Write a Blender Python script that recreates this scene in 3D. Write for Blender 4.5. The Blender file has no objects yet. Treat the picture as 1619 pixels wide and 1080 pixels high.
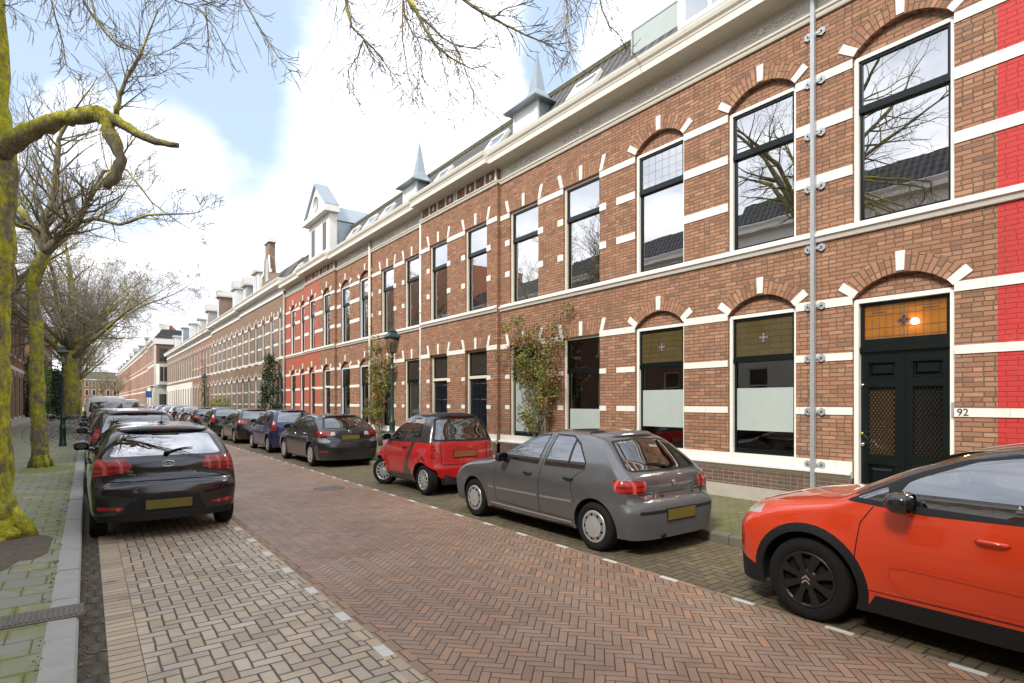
import bpy, bmesh, math, random
import numpy as np
from mathutils import Vector, Matrix
PI = math.pi
SC = bpy.context.scene
COL = SC.collection
random.seed(7)

# ---------------------------------------------------------------- node helpers
class NT:
    def __init__(s, tree):
        s.t = tree; s.n = tree.nodes; s.l = tree.links
    def new(s, typ, **kw):
        n = s.n.new(typ)
        for k, v in kw.items(): setattr(n, k, v)
        return n
    def put(s, sock, v):
        if v is None: return
        if hasattr(v, 'is_linked') or hasattr(v, 'links'): s.l.new(v, sock)
        else:
            if isinstance(v, (tuple, list)) and len(v) == 3 and sock.type == 'RGBA': v = (*v, 1)
            sock.default_value = v
    def m(s, op, a, b=None, c=None, clamp=False):
        n = s.new('ShaderNodeMath', operation=op); n.use_clamp = clamp
        s.put(n.inputs[0], a); s.put(n.inputs[1], b); s.put(n.inputs[2], c)
        return n.outputs[0]
    def vm(s, op, a, b=None):
        n = s.new('ShaderNodeVectorMath', operation=op)
        s.put(n.inputs[0], a); s.put(n.inputs[1], b)
        return n.outputs['Value'] if op in ('DOT_PRODUCT', 'LENGTH') else n.outputs[0]
    def mix(s, f, a, b, mode='MIX'):
        n = s.new('ShaderNodeMix', data_type='RGBA', blend_type=mode)
        s.put(n.inputs[0], f); s.put(n.inputs[6], a); s.put(n.inputs[7], b)
        return n.outputs[2]
    def noise(s, vec, scale, detail=3, rough=.55, out=0):
        n = s.new('ShaderNodeTexNoise'); s.put(n.inputs['Vector'], vec)
        n.inputs['Scale'].default_value = scale; n.inputs['Detail'].default_value = detail
        n.inputs['Roughness'].default_value = rough
        return n.outputs[out]
    def ramp(s, f, stops):
        n = s.new('ShaderNodeValToRGB'); s.put(n.inputs[0], f)
        e = n.color_ramp.elements
        while len(e) < len(stops): e.new(.5)
        for i, (p, c) in enumerate(stops):
            e[i].position = p; e[i].color = (*c, 1) if isinstance(c, tuple) else (c, c, c, 1)
        return n.outputs[0]
    def smooth(s, v, a, b, lo=0., hi=1.):
        n = s.new('ShaderNodeMapRange', interpolation_type='SMOOTHSTEP')
        s.put(n.inputs[0], v); n.inputs[1].default_value = a; n.inputs[2].default_value = b
        n.inputs[3].default_value = lo; n.inputs[4].default_value = hi
        return n.outputs[0]
    def white(s, vec):
        n = s.new('ShaderNodeTexWhiteNoise', noise_dimensions='3D'); s.put(n.inputs['Vector'], vec)
        return n.outputs[0]
    def comb(s, x, y, z=0.):
        n = s.new('ShaderNodeCombineXYZ')
        s.put(n.inputs[0], x); s.put(n.inputs[1], y); s.put(n.inputs[2], z)
        return n.outputs[0]
    def sep(s, v):
        n = s.new('ShaderNodeSeparateXYZ'); s.put(n.inputs[0], v); return n.outputs

def new_mat(name):
    m = bpy.data.materials.new(name); m.use_nodes = True
    nt = NT(m.node_tree); b = m.node_tree.nodes['Principled BSDF']
    return m, nt, b
def wpos(nt): return nt.new('ShaderNodeNewGeometry').outputs['Position']
def opos(nt): return nt.new('ShaderNodeTexCoord').outputs['Object']
def bump(nt, b, h, strength=.5, dist=.01):
    n = nt.new('ShaderNodeBump'); n.inputs['Strength'].default_value = strength
    n.inputs['Distance'].default_value = dist; nt.put(n.inputs['Height'], h)
    nt.l.new(n.outputs[0], b.inputs['Normal'])

MATS = {}
def simple(name, col, rough=.6, metal=0., var=.12, scale=6., coat=0., bmp=0., bscale=60., spec=.5, emit=None):
    if name in MATS: return MATS[name]
    m, nt, b = new_mat(name)
    p = opos(nt)
    f = nt.noise(p, scale, 4, .6)
    dk = tuple(c*(1-var) for c in col); lt = tuple(min(1, c*(1+var)) for c in col)
    nt.put(b.inputs['Base Color'], nt.mix(f, dk, lt))
    b.inputs['Roughness'].default_value = rough
    b.inputs['Metallic'].default_value = metal
    b.inputs['Specular IOR Level'].default_value = spec
    b.inputs['Coat Weight'].default_value = coat
    b.inputs['Coat Roughness'].default_value = .03
    if bmp: bump(nt, b, nt.noise(p, bscale, 4, .6), bmp, .01)
    if emit: 
        b.inputs['Emission Color'].default_value = (*emit[0], 1); b.inputs['Emission Strength'].default_value = emit[1]
    MATS[name] = m; return m

def brick_mat(name, cols, joint, bw=.215, bh=.0625, mort=.010, uv=False, grime=.25, stain=(.10,.09,.07), rot=False, paint=None):
    """running-bond brick: own maths so every brick gets its own tone"""
    m, nt, b = new_mat(name)
    if uv:
        p = nt.new('ShaderNodeTexCoord').outputs['UV']; x, y, _ = nt.sep(p)
        wp = wpos(nt)
    else:
        wp = p = wpos(nt); X, Y, Z = nt.sep(p)
        x = nt.m('ADD', X, Y); y = Z
    # slight irregularity
    nn = nt.noise(wp, 9., 2)
    y = nt.m('ADD', y, nt.m('MULTIPLY', nt.m('SUBTRACT', nn, .5), .008))
    r = nt.m('DIVIDE', y, bh); row = nt.m('FLOOR', r); fy = nt.m('SUBTRACT', r, row)
    odd = nt.m('FLOORED_MODULO', row, 2.)
    jit = nt.m('MULTIPLY', nt.white(nt.comb(row, 3., 1.)), .12)
    u = nt.m('ADD', nt.m('DIVIDE', x, bw), nt.m('ADD', nt.m('MULTIPLY', odd, .5), jit))
    ci = nt.m('FLOOR', u); fx = nt.m('SUBTRACT', u, ci)
    # every few bricks split into two headers
    hd = nt.m('GREATER_THAN', nt.white(nt.comb(ci, row, 5.)), .62)
    dx = nt.m('MULTIPLY', nt.m('MINIMUM', fx, nt.m('SUBTRACT', 1., fx)), bw)
    dxm = nt.m('MULTIPLY', nt.m('ABSOLUTE', nt.m('SUBTRACT', fx, .5)), bw)
    dxm = nt.m('ADD', dxm, nt.m('MULTIPLY', nt.m('SUBTRACT', 1., hd), 1.))
    dx = nt.m('MINIMUM', dx, dxm)
    dy = nt.m('MULTIPLY', nt.m('MINIMUM', fy, nt.m('SUBTRACT', 1., fy)), bh)
    d = nt.m('MINIMUM', dx, dy)
    half = nt.m('MULTIPLY', nt.m('GREATER_THAN', fx, .5), nt.m('MULTIPLY', hd, .37))
    rnd = nt.white(nt.comb(nt.m('ADD', ci, half), row, 2.))
    inside = nt.smooth(d, mort*.35, mort*.75)
    stops = [(i/(max(1, len(cols)-1)), c) for i, c in enumerate(cols)]
    base = nt.ramp(rnd, stops)
    big = nt.noise(wp, .9, 4, .6)
    fine = nt.noise(wp, 45., 3, .6)
    base = nt.mix(nt.m('MULTIPLY', fine, .35), base, tuple(c*.45 for c in cols[0]))
    jc = nt.mix(fine, joint, tuple(c*.6 for c in joint))
    c = nt.mix(inside, jc, base)
    if paint:
        pc = nt.mix(nt.m('MULTIPLY', fine, .5), paint, tuple(q*.72 for q in paint))
        pc = nt.mix(nt.m('MULTIPLY', nt.m('SUBTRACT', 1., inside), .45), pc, tuple(q*.5 for q in paint))
        chip = nt.smooth(nt.noise(wp, 22., 4, .7), .70, .74)
        c = nt.mix(nt.m('MULTIPLY', chip, .7), pc, base)
    st = nt.noise(nt.comb(nt.m('MULTIPLY', x, 2.2), nt.m('MULTIPLY', y, .28), 3.), 1.6, 6, .7)
    c = nt.mix(nt.m('MULTIPLY', nt.smooth(st, .50, .72), .30), c, tuple(q*.45 for q in cols[0]))
    ef = nt.noise(nt.vm('ADD', wp, (5., 9., 2.)), 1.9, 7, .75)
    c = nt.mix(nt.m('MULTIPLY', nt.smooth(ef, .58, .74), .22), c, (.46, .38, .30))
    g = nt.smooth(big, .45, .8)
    c = nt.mix(nt.m('MULTIPLY', g, grime), c, stain, 'MIX')
    nt.put(b.inputs['Base Color'], c)
    b.inputs['Roughness'].default_value = .85 if not paint else .55
    b.inputs['Specular IOR Level'].default_value = .3
    h = nt.m('ADD', nt.m('MULTIPLY', inside, 1.), nt.m('MULTIPLY', fine, .35))
    h = nt.m('ADD', h, nt.m('MULTIPLY', rnd, .35))
    bump(nt, b, h, .8, .006)
    return m

def herring(name, w, n, rot, cols, joint, mort=.006, offs=(0., 0.), rough=.75, moss=None, mossamt=0., big_dark=.3, wet=0., rim=None):
    """herringbone of 1:n bricks, worked out cell by cell"""
    m, nt, b = new_mat(name)
    p = wpos(nt); X, Y, _ = nt.sep(p)
    X = nt.m('ADD', X, offs[0]); Y = nt.m('ADD', Y, offs[1])
    wob = nt.noise(p, 2.2, 2)
    X = nt.m('ADD', X, nt.m('MULTIPLY', nt.m('SUBTRACT', wob, .5), .03))
    wob2 = nt.noise(nt.vm('ADD', p, (7., 3., 0.)), 2.0, 2)
    Y = nt.m('ADD', Y, nt.m('MULTIPLY', nt.m('SUBTRACT', wob2, .5), .03))
    c_, s_ = math.cos(rot), math.sin(rot)
    x = nt.m('DIVIDE', nt.m('ADD', nt.m('MULTIPLY', X, c_), nt.m('MULTIPLY', Y, s_)), w)
    y = nt.m('DIVIDE', nt.m('SUBTRACT', nt.m('MULTIPLY', Y, c_), nt.m('MULTIPLY', X, s_)), w)
    i = nt.m('FLOOR', x); j = nt.m('FLOOR', y)
    fx = nt.m('SUBTRACT', x, i); fy = nt.m('SUBTRACT', y, j)
    k = nt.m('FLOORED_MODULO', nt.m('SUBTRACT', i, j), float(2*n))
    isv = nt.m('GREATER_THAN', k, n-.5)
    # horizontal
    lu = nt.m('ADD', k, fx)
    kv = nt.m('SUBTRACT', float(2*n-1), k)
    lv = nt.m('ADD', kv, fy)
    def sel(a, bb): return nt.m('ADD', nt.m('MULTIPLY', isv, nt.m('SUBTRACT', bb, a)), a)
    L = sel(lu, lv); S = sel(fy, fx)
    d = nt.m('MINIMUM', nt.m('MINIMUM', L, nt.m('SUBTRACT', float(n), L)), nt.m('MINIMUM', S, nt.m('SUBTRACT', 1., S)))
    d = nt.m('MULTIPLY', d, w)
    idx = sel(nt.m('SUBTRACT', i, k), i); idy = sel(j, nt.m('SUBTRACT', j, kv))
    rnd = nt.white(nt.comb(idx, idy, isv))
    fine = nt.noise(p, 70., 4, .65)
    d = nt.m('ADD', d, nt.m('MULTIPLY', nt.m('SUBTRACT', fine, .5), mort*.8))
    inside = nt.smooth(d, mort*.35, mort)
    stops = [(q/(len(cols)-1), c) for q, c in enumerate(cols)]
    base = nt.ramp(rnd, stops)
    base = nt.mix(nt.m('MULTIPLY', fine, .4), base, tuple(q*.5 for q in cols[0]))
    big = nt.noise(p, .7, 4, .6)
    base = nt.mix(nt.m('MULTIPLY', nt.smooth(big, .35, .75), big_dark), base, tuple(q*.55 for q in cols[len(cols)//2]))
    wr = nt.smooth(nt.noise(nt.vm('ADD', p, (3., 11., 0.)), .55, 5, .7), .50, .62)
    base = nt.mix(nt.m('MULTIPLY', wr, .35), base, tuple(min(1., q*1.25) for q in (cols[1][0]*.95, cols[1][1]*1.05, cols[1][2]*1.15)))
    jc = joint
    if moss:
        mf = nt.smooth(nt.noise(p, 1.6, 5, .7), .62-mossamt*.4, .78-mossamt*.3)
        base = nt.mix(nt.m('MULTIPLY', mf, .65), base, moss)
        jc = nt.mix(mf, joint, tuple(q*.7 for q in moss))
    c = nt.mix(inside, jc, base)
    oil = nt.smooth(nt.noise(nt.vm('ADD', p, (13., 5., 0.)), 1.15, 6, .72), .60, .72)
    c = nt.mix(nt.m('MULTIPLY', oil, .42), c, tuple(q*.35 for q in cols[0]))
    # small pale droppings and dirt specks
    sp = nt.smooth(nt.noise(p, 9., 5, .8), .79, .81)
    c = nt.mix(nt.m('MULTIPLY', sp, .5), c, (.5, .47, .42))
    nt.put(b.inputs['Base Color'], c)
    rr = nt.smooth(nt.noise(p, 1.1, 4), .35, .7, rough-wet, rough)
    nt.put(b.inputs['Roughness'], rr)
    b.inputs['Specular IOR Level'].default_value = .45
    tilt = nt.m('MULTIPLY', nt.m('MULTIPLY', nt.m('SUBTRACT', rnd, .5), .6), nt.m('SUBTRACT', L, n/2.))
    h = nt.m('ADD', nt.m('MULTIPLY', inside, 1.), nt.m('ADD', nt.m('MULTIPLY', fine, .25), nt.m('MULTIPLY', tilt, .35)))
    bump(nt, b, h, .8, .006)
    return m

def tile_mat(name, tw, tl, cols, joint, mort=.006, stag=.5, moss=(.12, .15, .03), mossamt=.5, ox=0.):
    m, nt, b = new_mat(name)
    p = wpos(nt); X, Y, _ = nt.sep(p)
    wob = nt.noise(p, 1.7, 2)
    Yw = nt.m('ADD', Y, nt.m('MULTIPLY', nt.m('SUBTRACT', wob, .5), .04))
    v = nt.m('DIVIDE', Yw, tl); row = nt.m('FLOOR', v); fy = nt.m('SUBTRACT', v, row)
    u = nt.m('ADD', nt.m('DIVIDE', nt.m('ADD', X, ox), tw), nt.m('MULTIPLY', nt.m('FLOORED_MODULO', row, 2.), stag))
    ci = nt.m('FLOOR', u); fx = nt.m('SUBTRACT', u, ci)
    d = nt.m('MINIMUM', nt.m('MULTIPLY', nt.m('MINIMUM', fx, nt.m('SUBTRACT', 1., fx)), tw),
             nt.m('MULTIPLY', nt.m('MINIMUM', fy, nt.m('SUBTRACT', 1., fy)), tl))
    fine = nt.noise(p, 60., 4, .65)
    d = nt.m('ADD', d, nt.m('MULTIPLY', nt.m('SUBTRACT', fine, .5), mort*.8))
    inside = nt.smooth(d, mort*.3, mort)
    rnd = nt.white(nt.comb(ci, row, 1.))
    base = nt.ramp(rnd, [(q/(len(cols)-1), c) for q, c in enumerate(cols)])
    base = nt.mix(nt.m('MULTIPLY', fine, .35), base, tuple(q*.55 for q in cols[0]))
    mn = nt.noise(p, 2.3, 6, .72)
    rm = nt.m('MULTIPLY', nt.m('SUBTRACT', rnd, .5), .12)
    mf = nt.smooth(nt.m('ADD', mn, rm), .62-mossamt*.3, .80-mossamt*.3)
    edge = nt.smooth(d, mort, mort*5, 1., 0.)
    mf2 = nt.m('ADD', nt.m('MULTIPLY', mf, .55), nt.m('MULTIPLY', edge, nt.m('MULTIPLY', mf, .6)), clamp=True)
    base = nt.mix(mf2, base, moss)
    jc = nt.mix(nt.smooth(mn, .4, .6), joint, tuple(q*.8 for q in moss))
    c = nt.mix(inside, jc, base)
    nt.put(b.inputs['Base Color'], c)
    b.inputs['Roughness'].default_value = .85
    h = nt.m('ADD', inside, nt.m('ADD', nt.m('MULTIPLY', fine, .3), nt.m('MULTIPLY', rnd, .5)))
    bump(nt, b, h, .7, .006)
    return m

# ---------------------------------------------------------------- mesh helper
OFF = [Vector((0, 0, 0))]   # where the thing being built stands, when its parts are written in world coordinates
class MB:
    def __init__(s): s.v = []; s.f = []; s.mi = []; s.sm = []; s.uv = {}; s.cur = 0; s.smooth = False
    def vert(s, p): s.v.append(tuple(p)); return len(s.v)-1
    def face(s, idx, uv=None):
        s.f.append(tuple(idx)); s.mi.append(s.cur); s.sm.append(s.smooth)
        if uv: s.uv[len(s.f)-1] = uv
    def poly(s, pts, uv=None): s.face([s.vert(p) for p in pts], uv)
    def box(s, x0, x1, y0, y1, z0, z1):
        if x0 > x1: x0, x1 = x1, x0
        if y0 > y1: y0, y1 = y1, y0
        if z0 > z1: z0, z1 = z1, z0
        i = len(s.v)
        for z in (z0, z1):
            for x, y in ((x0, y0), (x1, y0), (x1, y1), (x0, y1)): s.v.append((x, y, z))
        for q in ((3, 2, 1, 0), (4, 5, 6, 7), (0, 1, 5, 4), (1, 2, 6, 5), (2, 3, 7, 6), (3, 0, 4, 7)):
            s.face([i+k for k in q])
    def hexa(s, P):  # 8 points: bottom 4 ccw, top 4
        i = len(s.v); s.v += [tuple(p) for p in P]
        for q in ((3, 2, 1, 0), (4, 5, 6, 7), (0, 1, 5, 4), (1, 2, 6, 5), (2, 3, 7, 6), (3, 0, 4, 7)):
            s.face([i+k for k in q])
    def prism(s, prof, a0, a1, axis='y', caps=True):
        """profile of 2D points extruded along an axis. axis y: prof=(x,z); axis x: prof=(y,z); axis z: prof=(x,y)"""
        def P(p, a):
            return {'y': (p[0], a, p[1]), 'x': (a, p[0], p[1]), 'z': (p[0], p[1], a)}[axis]
        n = len(prof); i = len(s.v)
        for p in prof: s.v.append(P(p, a0))
        for p in prof: s.v.append(P(p, a1))
        for k in range(n):
            k2 = (k+1) % n
            s.face((i+k, i+k2, i+n+k2, i+n+k))
        if caps:
            s.face([i+k for k in range(n)][::-1]); s.face([i+n+k for k in range(n)])
    def tube(s, pts, rad, n=8, caps=True, twist=None):
        pts = [Vector(p) for p in pts]
        if not hasattr(rad, '__len__'): rad = [rad]*len(pts)
        rings = []; up = None
        for k, p in enumerate(pts):
            if k == 0: t = pts[1]-p
            elif k == len(pts)-1: t = p-pts[k-1]
            else: t = (pts[k+1]-pts[k-1])
            if t.length < 1e-9: t = Vector((0, 0, 1))
            t.normalize()
            if up is None:
                a = Vector((0, 0, 1)) if abs(t.z) < .9 else Vector((1, 0, 0))
                up = t.cross(a).normalized()
            else:
                up = (up - t*up.dot(t))
                if up.length < 1e-6: up = t.cross(Vector((1, 0, .3)))
                up.normalize()
            w = t.cross(up)
            ring = []
            for q in range(n):
                an = 2*PI*q/n
                ring.append(s.vert(p + (up*math.cos(an)+w*math.sin(an))*rad[k]))
            rings.append(ring)
        old = s.smooth; s.smooth = n > 4
        for a, b in zip(rings, rings[1:]):
            for q in range(n):
                s.face((a[q], a[(q+1) % n], b[(q+1) % n], b[q]))
        s.smooth = old
        if caps:
            s.face(rings[0][::-1]); s.face(rings[-1])
    def lathe(s, prof, c=(0, 0, 0), n=24, axis='z', smooth=True):
        """prof = (r, h) list"""
        old = s.smooth; s.smooth = smooth
        rings = []
        for r, h in prof:
            ring = []
            for q in range(n):
                a = 2*PI*q/n; u, w = r*math.cos(a), r*math.sin(a)
                if axis == 'z': p = (c[0]+u, c[1]+w, c[2]+h)
                elif axis == 'x': p = (c[0]+h, c[1]+u, c[2]+w)
                else: p = (c[0]+w, c[1]+h, c[2]+u)
                ring.append(s.vert(p))
            rings.append(ring)
        for a, b in zip(rings, rings[1:]):
            for q in range(n): s.face((a[q], a[(q+1) % n], b[(q+1) % n], b[q]))
        s.smooth = old
        return rings
    def ball(s, c, r, n=12, m=8):
        rr = r if hasattr(r, '__len__') else (r, r, r)
        rings = []
        old = s.smooth; s.smooth = True
        for i in range(m+1):
            a = PI*i/m; ring = []
            for q in range(n):
                b = 2*PI*q/n
                ring.append(s.vert((c[0]+rr[0]*math.sin(a)*math.cos(b), c[1]+rr[1]*math.sin(a)*math.sin(b), c[2]+rr[2]*math.cos(a))))
            rings.append(ring)
        for a, b in zip(rings, rings[1:]):
            for q in range(n): s.face((a[q], b[q], b[(q+1) % n], a[(q+1) % n]))
        s.smooth = old
    def build(s, name, mats, parent=None, kind=None, label=None, cat=None, group=None, off=None, bevel=0):
        """vertices are in world coordinates unless off is None -> local to the parent's thing"""
        me = bpy.data.meshes.new(name)
        o3 = Vector(off) if off is not None else (OFF[0] if parent else Vector((0, 0, 0)))
        me.from_pydata([(x-o3.x, y-o3.y, z-o3.z) for x, y, z in s.v], [], s.f)
        if not isinstance(mats, (list, tuple)): mats = [mats]
        for m in mats: me.materials.append(m)
        me.polygons.foreach_set('material_index', s.mi)
        me.polygons.foreach_set('use_smooth', s.sm)
        if s.uv:
            uvl = me.uv_layers.new(name='UVMap')
            for pi, uv in s.uv.items():
                p = me.polygons[pi]
                for k, li in enumerate(p.loop_indices): uvl.data[li].uv = uv[k]
        me.update()
        o = bpy.data.objects.new(name, me); COL.objects.link(o)
        if parent: o.parent = parent
        elif off is not None: o.location = o3
        if kind: o['kind'] = kind
        if label: o['label'] = label
        if cat: o['category'] = cat
        if group: o['group'] = group
        if bevel:
            bv = o.modifiers.new('bevel', 'BEVEL'); bv.width = bevel; bv.segments = 2; bv.limit_method = 'ANGLE'
        return o

def thing(name, label, cat, loc=(0, 0, 0), rz=0., group=None):
    o = bpy.data.objects.new(name, None); COL.objects.link(o)
    o.location = loc; o.rotation_euler = (0, 0, rz); o.empty_display_size = .2
    o['label'] = label; o['category'] = cat
    if group: o['group'] = group
    return o
def kids(o): return [c for c in bpy.data.objects if c.parent == o]
def copy_tree(o, loc=None, rz=None, label=None, parent=None, scale=None):
    c = o.copy(); COL.objects.link(c)
    if parent: c.parent = parent
    if loc is not None: c.location = loc
    if rz is not None: c.rotation_euler = (0, 0, rz)
    if scale is not None: c.scale = scale
    if label: c['label'] = label
    for ch in kids(o): copy_tree(ch, parent=c)
    return c

# ---------------------------------------------------------------- shared materials
RED = [(.245, .122, .076), (.35, .172, .100), (.395, .202, .120), (.30, .152, .092), (.46, .250, .150), (.20, .118, .082)]
M_brick = brick_mat('brown_red_brick', RED, (.15, .11, .08), mort=.013, grime=.35, stain=(.19, .11, .07))
M_brickuv = brick_mat('brown_red_brick_arch', RED, (.15, .11, .08), mort=.012, uv=True, grime=.15, stain=(.13, .08, .055))
M_brickdark = brick_mat('dark_base_brick', [(.10, .062, .045), (.15, .09, .065), (.12, .075, .06), (.18, .10, .07)], (.30, .27, .22), grime=.3)
M_brickred = brick_mat('red_painted_brick', RED, (.2, .1, .07), paint=(.50, .042, .040), grime=.30, stain=(.30, .045, .04))
M_brickorange = brick_mat('orange_painted_brick', RED, (.2, .1, .07), paint=(.43, .12, .075), grime=.1, stain=(.3, .08, .05))
M_brickyel = brick_mat('buff_brick', [(.22, .15, .10), (.28, .19, .125), (.25, .16, .11), (.32, .22, .15)], (.33, .28, .22), grime=.2)
M_brickpink = brick_mat('pale_red_brick', [(.27, .13, .09), (.33, .17, .12), (.30, .14, .095), (.38, .2, .14)], (.34, .28, .22), grime=.2)
def stone_mat(name, col, joints=True):
    m, nt, b = new_mat(name); p = wpos(nt); X, Y, Z = nt.sep(p)
    c = nt.mix(nt.noise(p, 4., 5, .7), tuple(q*.93 for q in col), col)
    st = nt.noise(nt.comb(X, Y, nt.m('MULTIPLY', Z, .12)), 11., 5, .75)
    c = nt.mix(nt.m('MULTIPLY', nt.smooth(st, .52, .78), .40), c, (.40, .37, .30))
    c = nt.mix(nt.m('MULTIPLY', nt.smooth(nt.noise(p, 30., 4, .8), .66, .74), .5), c, (.42, .36, .28))
    if joints:
        u = nt.m('DIVIDE', nt.m('ADD', Y, nt.m('MULTIPLY', nt.m('FLOOR', nt.m('DIVIDE', Z, .7)), .31)), .84); fx = nt.m('SUBTRACT', u, nt.m('FLOOR', u))
        j = nt.smooth(nt.m('MINIMUM', fx, nt.m('SUBTRACT', 1., fx)), .002, .006, 1., 0.)
        c = nt.mix(nt.m('MULTIPLY', j, .55), c, (.25, .23, .2))
    nt.put(b.inputs['Base Color'], c); b.inputs['Roughness'].default_value = .55
    bump(nt, b, nt.noise(p, 26., 5, .7), .15, .01); return m
M_white = stone_mat('white_painted_stone', (.72, .70, .655))
M_cream = stone_mat('cream_cornice_paint', (.66, .63, .545), False)
M_frame = simple('white_window_paint', (.72, .72, .68), .35, var=.04)
M_creamframe = simple('cream_window_paint', (.60, .57, .48), .4, var=.05)
M_black = simple('dark_green_gloss_paint', (.003, .006, .0055), .3, var=.2, coat=.12, spec=.35)
M_dkdoor = simple('dark_blue_gloss_paint', (.004, .006, .010), .3, var=.2, coat=.15, spec=.35)
M_granite = simple('weathered_grey_plinth', (.34, .32, .27), .85, var=.25, scale=3.5, bmp=.4, bscale=30.)
M_zinc = simple('blue_grey_zinc', (.29, .335, .365), .4, metal=.4, var=.12, scale=2.5)
M_galv = simple('galvanised_steel', (.42, .45, .47), .45, metal=.5, var=.15, scale=12.)
M_blind = simple('pale_roller_blind', (.88, .88, .86), .8, var=.03)
M_film = simple('frosted_film', (.36, .41, .39), .28, var=.1, scale=4.)
M_curt = simple('cream_curtain', (.55, .52, .45), .9, var=.1, scale=10.)
M_lead = simple('lead_came', (.10, .10, .10), .4, metal=.4)
M_brass = simple('brass_fitting', (.5, .36, .12), .3, metal=.9)
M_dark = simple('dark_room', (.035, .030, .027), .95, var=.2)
M_iron = simple('green_cast_iron', (.014, .045, .036), .4, var=.2, coat=.2)
M_rubber = simple('tyre_rubber', (.011, .011, .011), .85, var=.3, scale=12., spec=.25)
M_plast = simple('black_plastic', (.013, .0135, .0145), .6, var=.2, scale=20., spec=.3)
M_seam = simple('panel_gap', (.004, .004, .004), .9, var=0.)
M_chrome = simple('bright_metal', (.75, .76, .78), .12, metal=1., var=.03)
M_silver = simple('silver_wheel_paint', (.50, .51, .52), .35, metal=.55, var=.05)
M_blackrim = simple('satin_black_wheel', (.010, .010, .011), .38, var=.1)
def lens(name, a, b_, c_=None):
    m, nt, b = new_mat(name); p = opos(nt); X, Y, Z = nt.sep(p)
    w1 = nt.m('ABSOLUTE', nt.m('SINE', nt.m('MULTIPLY', Z, 48.))); w2 = nt.m('ABSOLUTE', nt.m('SINE', nt.m('MULTIPLY', nt.m('ADD', X, Y), 22.)))
    k = nt.smooth(nt.m('MULTIPLY', w1, nt.m('ADD', nt.m('MULTIPLY', w2, .6), .4)), .0, .7)
    c = nt.mix(k, b_, a)
    if c_: c = nt.mix(nt.smooth(w2, .90, .97), c, c_)
    nt.put(b.inputs['Base Color'], c); b.inputs['Roughness'].default_value = .35; b.inputs['Coat Weight'].default_value = .8; b.inputs['Coat Roughness'].default_value = .02
    return m
M_redlamp = lens('red_lamp_lens', (.42, .010, .008), (.10, .002, .002), (.5, .10, .08))
M_reddeep = simple('deep_red_lens', (.22, .008, .010), .12, var=.15, scale=14., coat=1.)
M_clearlamp = simple('clear_lamp_lens', (.52, .42, .42), .12, var=.25, scale=24., coat=1.)
M_amber = simple('amber_lens', (.55, .20, .03), .15, coat=1.)
M_plate = simple('worn_yellow_number_plate', (.15, .120, .018), .5, var=.25, scale=7.)
M_plateor = simple('rusty_orange_number_plate', (.30, .085, .022), .5, var=.15, scale=7.)
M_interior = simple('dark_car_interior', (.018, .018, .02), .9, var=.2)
M_soil = simple('bare_tree_pit_soil', (.13, .10, .075), .95, var=.45, scale=14., bmp=.9, bscale=35.)

def glass_mat(name, tint=(.5, .55, .55), refl=.2, wob=.35, wscale=2.2, rough=0.0):
    m, nt, b = new_mat(name)
    out = m.node_tree.nodes['Material Output']; nt.n.remove(b)
    p = opos(nt)
    bp = nt.new('ShaderNodeBump'); bp.inputs['Strength'].default_value = wob; bp.inputs['Distance'].default_value = .01
    nt.put(bp.inputs['Height'], nt.noise(p, wscale, 2))
    g = nt.new('ShaderNodeBsdfGlossy'); g.inputs['Roughness'].default_value = rough
    nt.l.new(bp.outputs[0], g.inputs['Normal'])
    t = nt.new('ShaderNodeBsdfTransparent'); t.inputs[0].default_value = (*tint, 1)
    lw = nt.new('ShaderNodeFresnel'); lw.inputs[0].default_value = 1.5
    f = nt.m('ADD', nt.m('MULTIPLY', lw.outputs[0], 1.2), refl, clamp=True)
    mx = nt.new('ShaderNodeMixShader'); nt.put(mx.inputs[0], f)
    nt.l.new(t.outputs[0], mx.inputs[1]); nt.l.new(g.outputs[0], mx.inputs[2])
    nt.l.new(mx.outputs[0], out.inputs[0])
    return m
M_glass = glass_mat('old_window_glass', (.72, .78, .76), .16, .07, 1.6)
M_glassup = glass_mat('upper_floor_window_glass', (.9, .92, .92), .58, .08, 1.6)
M_clearpane = glass_mat('clear_upper_glass', (.96, .97, .97), .12, .06, 1.6)
M_carglassrear = glass_mat('sky_mirroring_car_glass', (.12, .13, .13), .55, .06, 1.)
M_carglass = glass_mat('car_glass', (.24, .27, .265), .27, .08, 1.)
M_carglassdk = glass_mat('tinted_car_glass', (.08, .09, .10), .18, .08, 1.)
M_lampglass = glass_mat('lantern_glass', (.85, .85, .8), .12, .2, 4.)

def stained(name, a, c, emit=0.):
    m, nt, b = new_mat(name)
    p = opos(nt); f = nt.noise(p, 5., 4, .6)
    col = nt.mix(f, a, c)
    nt.put(b.inputs['Base Color'], col); b.inputs['Roughness'].default_value = .12
    b.inputs['Coat Weight'].default_value = .6
    if emit:
        b.inputs['Transmission Weight'].default_value = .35
        nt.put(b.inputs['Emission Color'], col); b.inputs['Emission Strength'].default_value = emit
    bump(nt, b, nt.noise(p, 9., 2), .15, .01)
    return m
M_olive = stained('olive_stained_glass', (.045, .034, .011), (.105, .078, .024))
M_amberglass = stained('lit_amber_stained_glass', (.22, .075, .010), (.38, .15, .02), .18)

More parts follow.
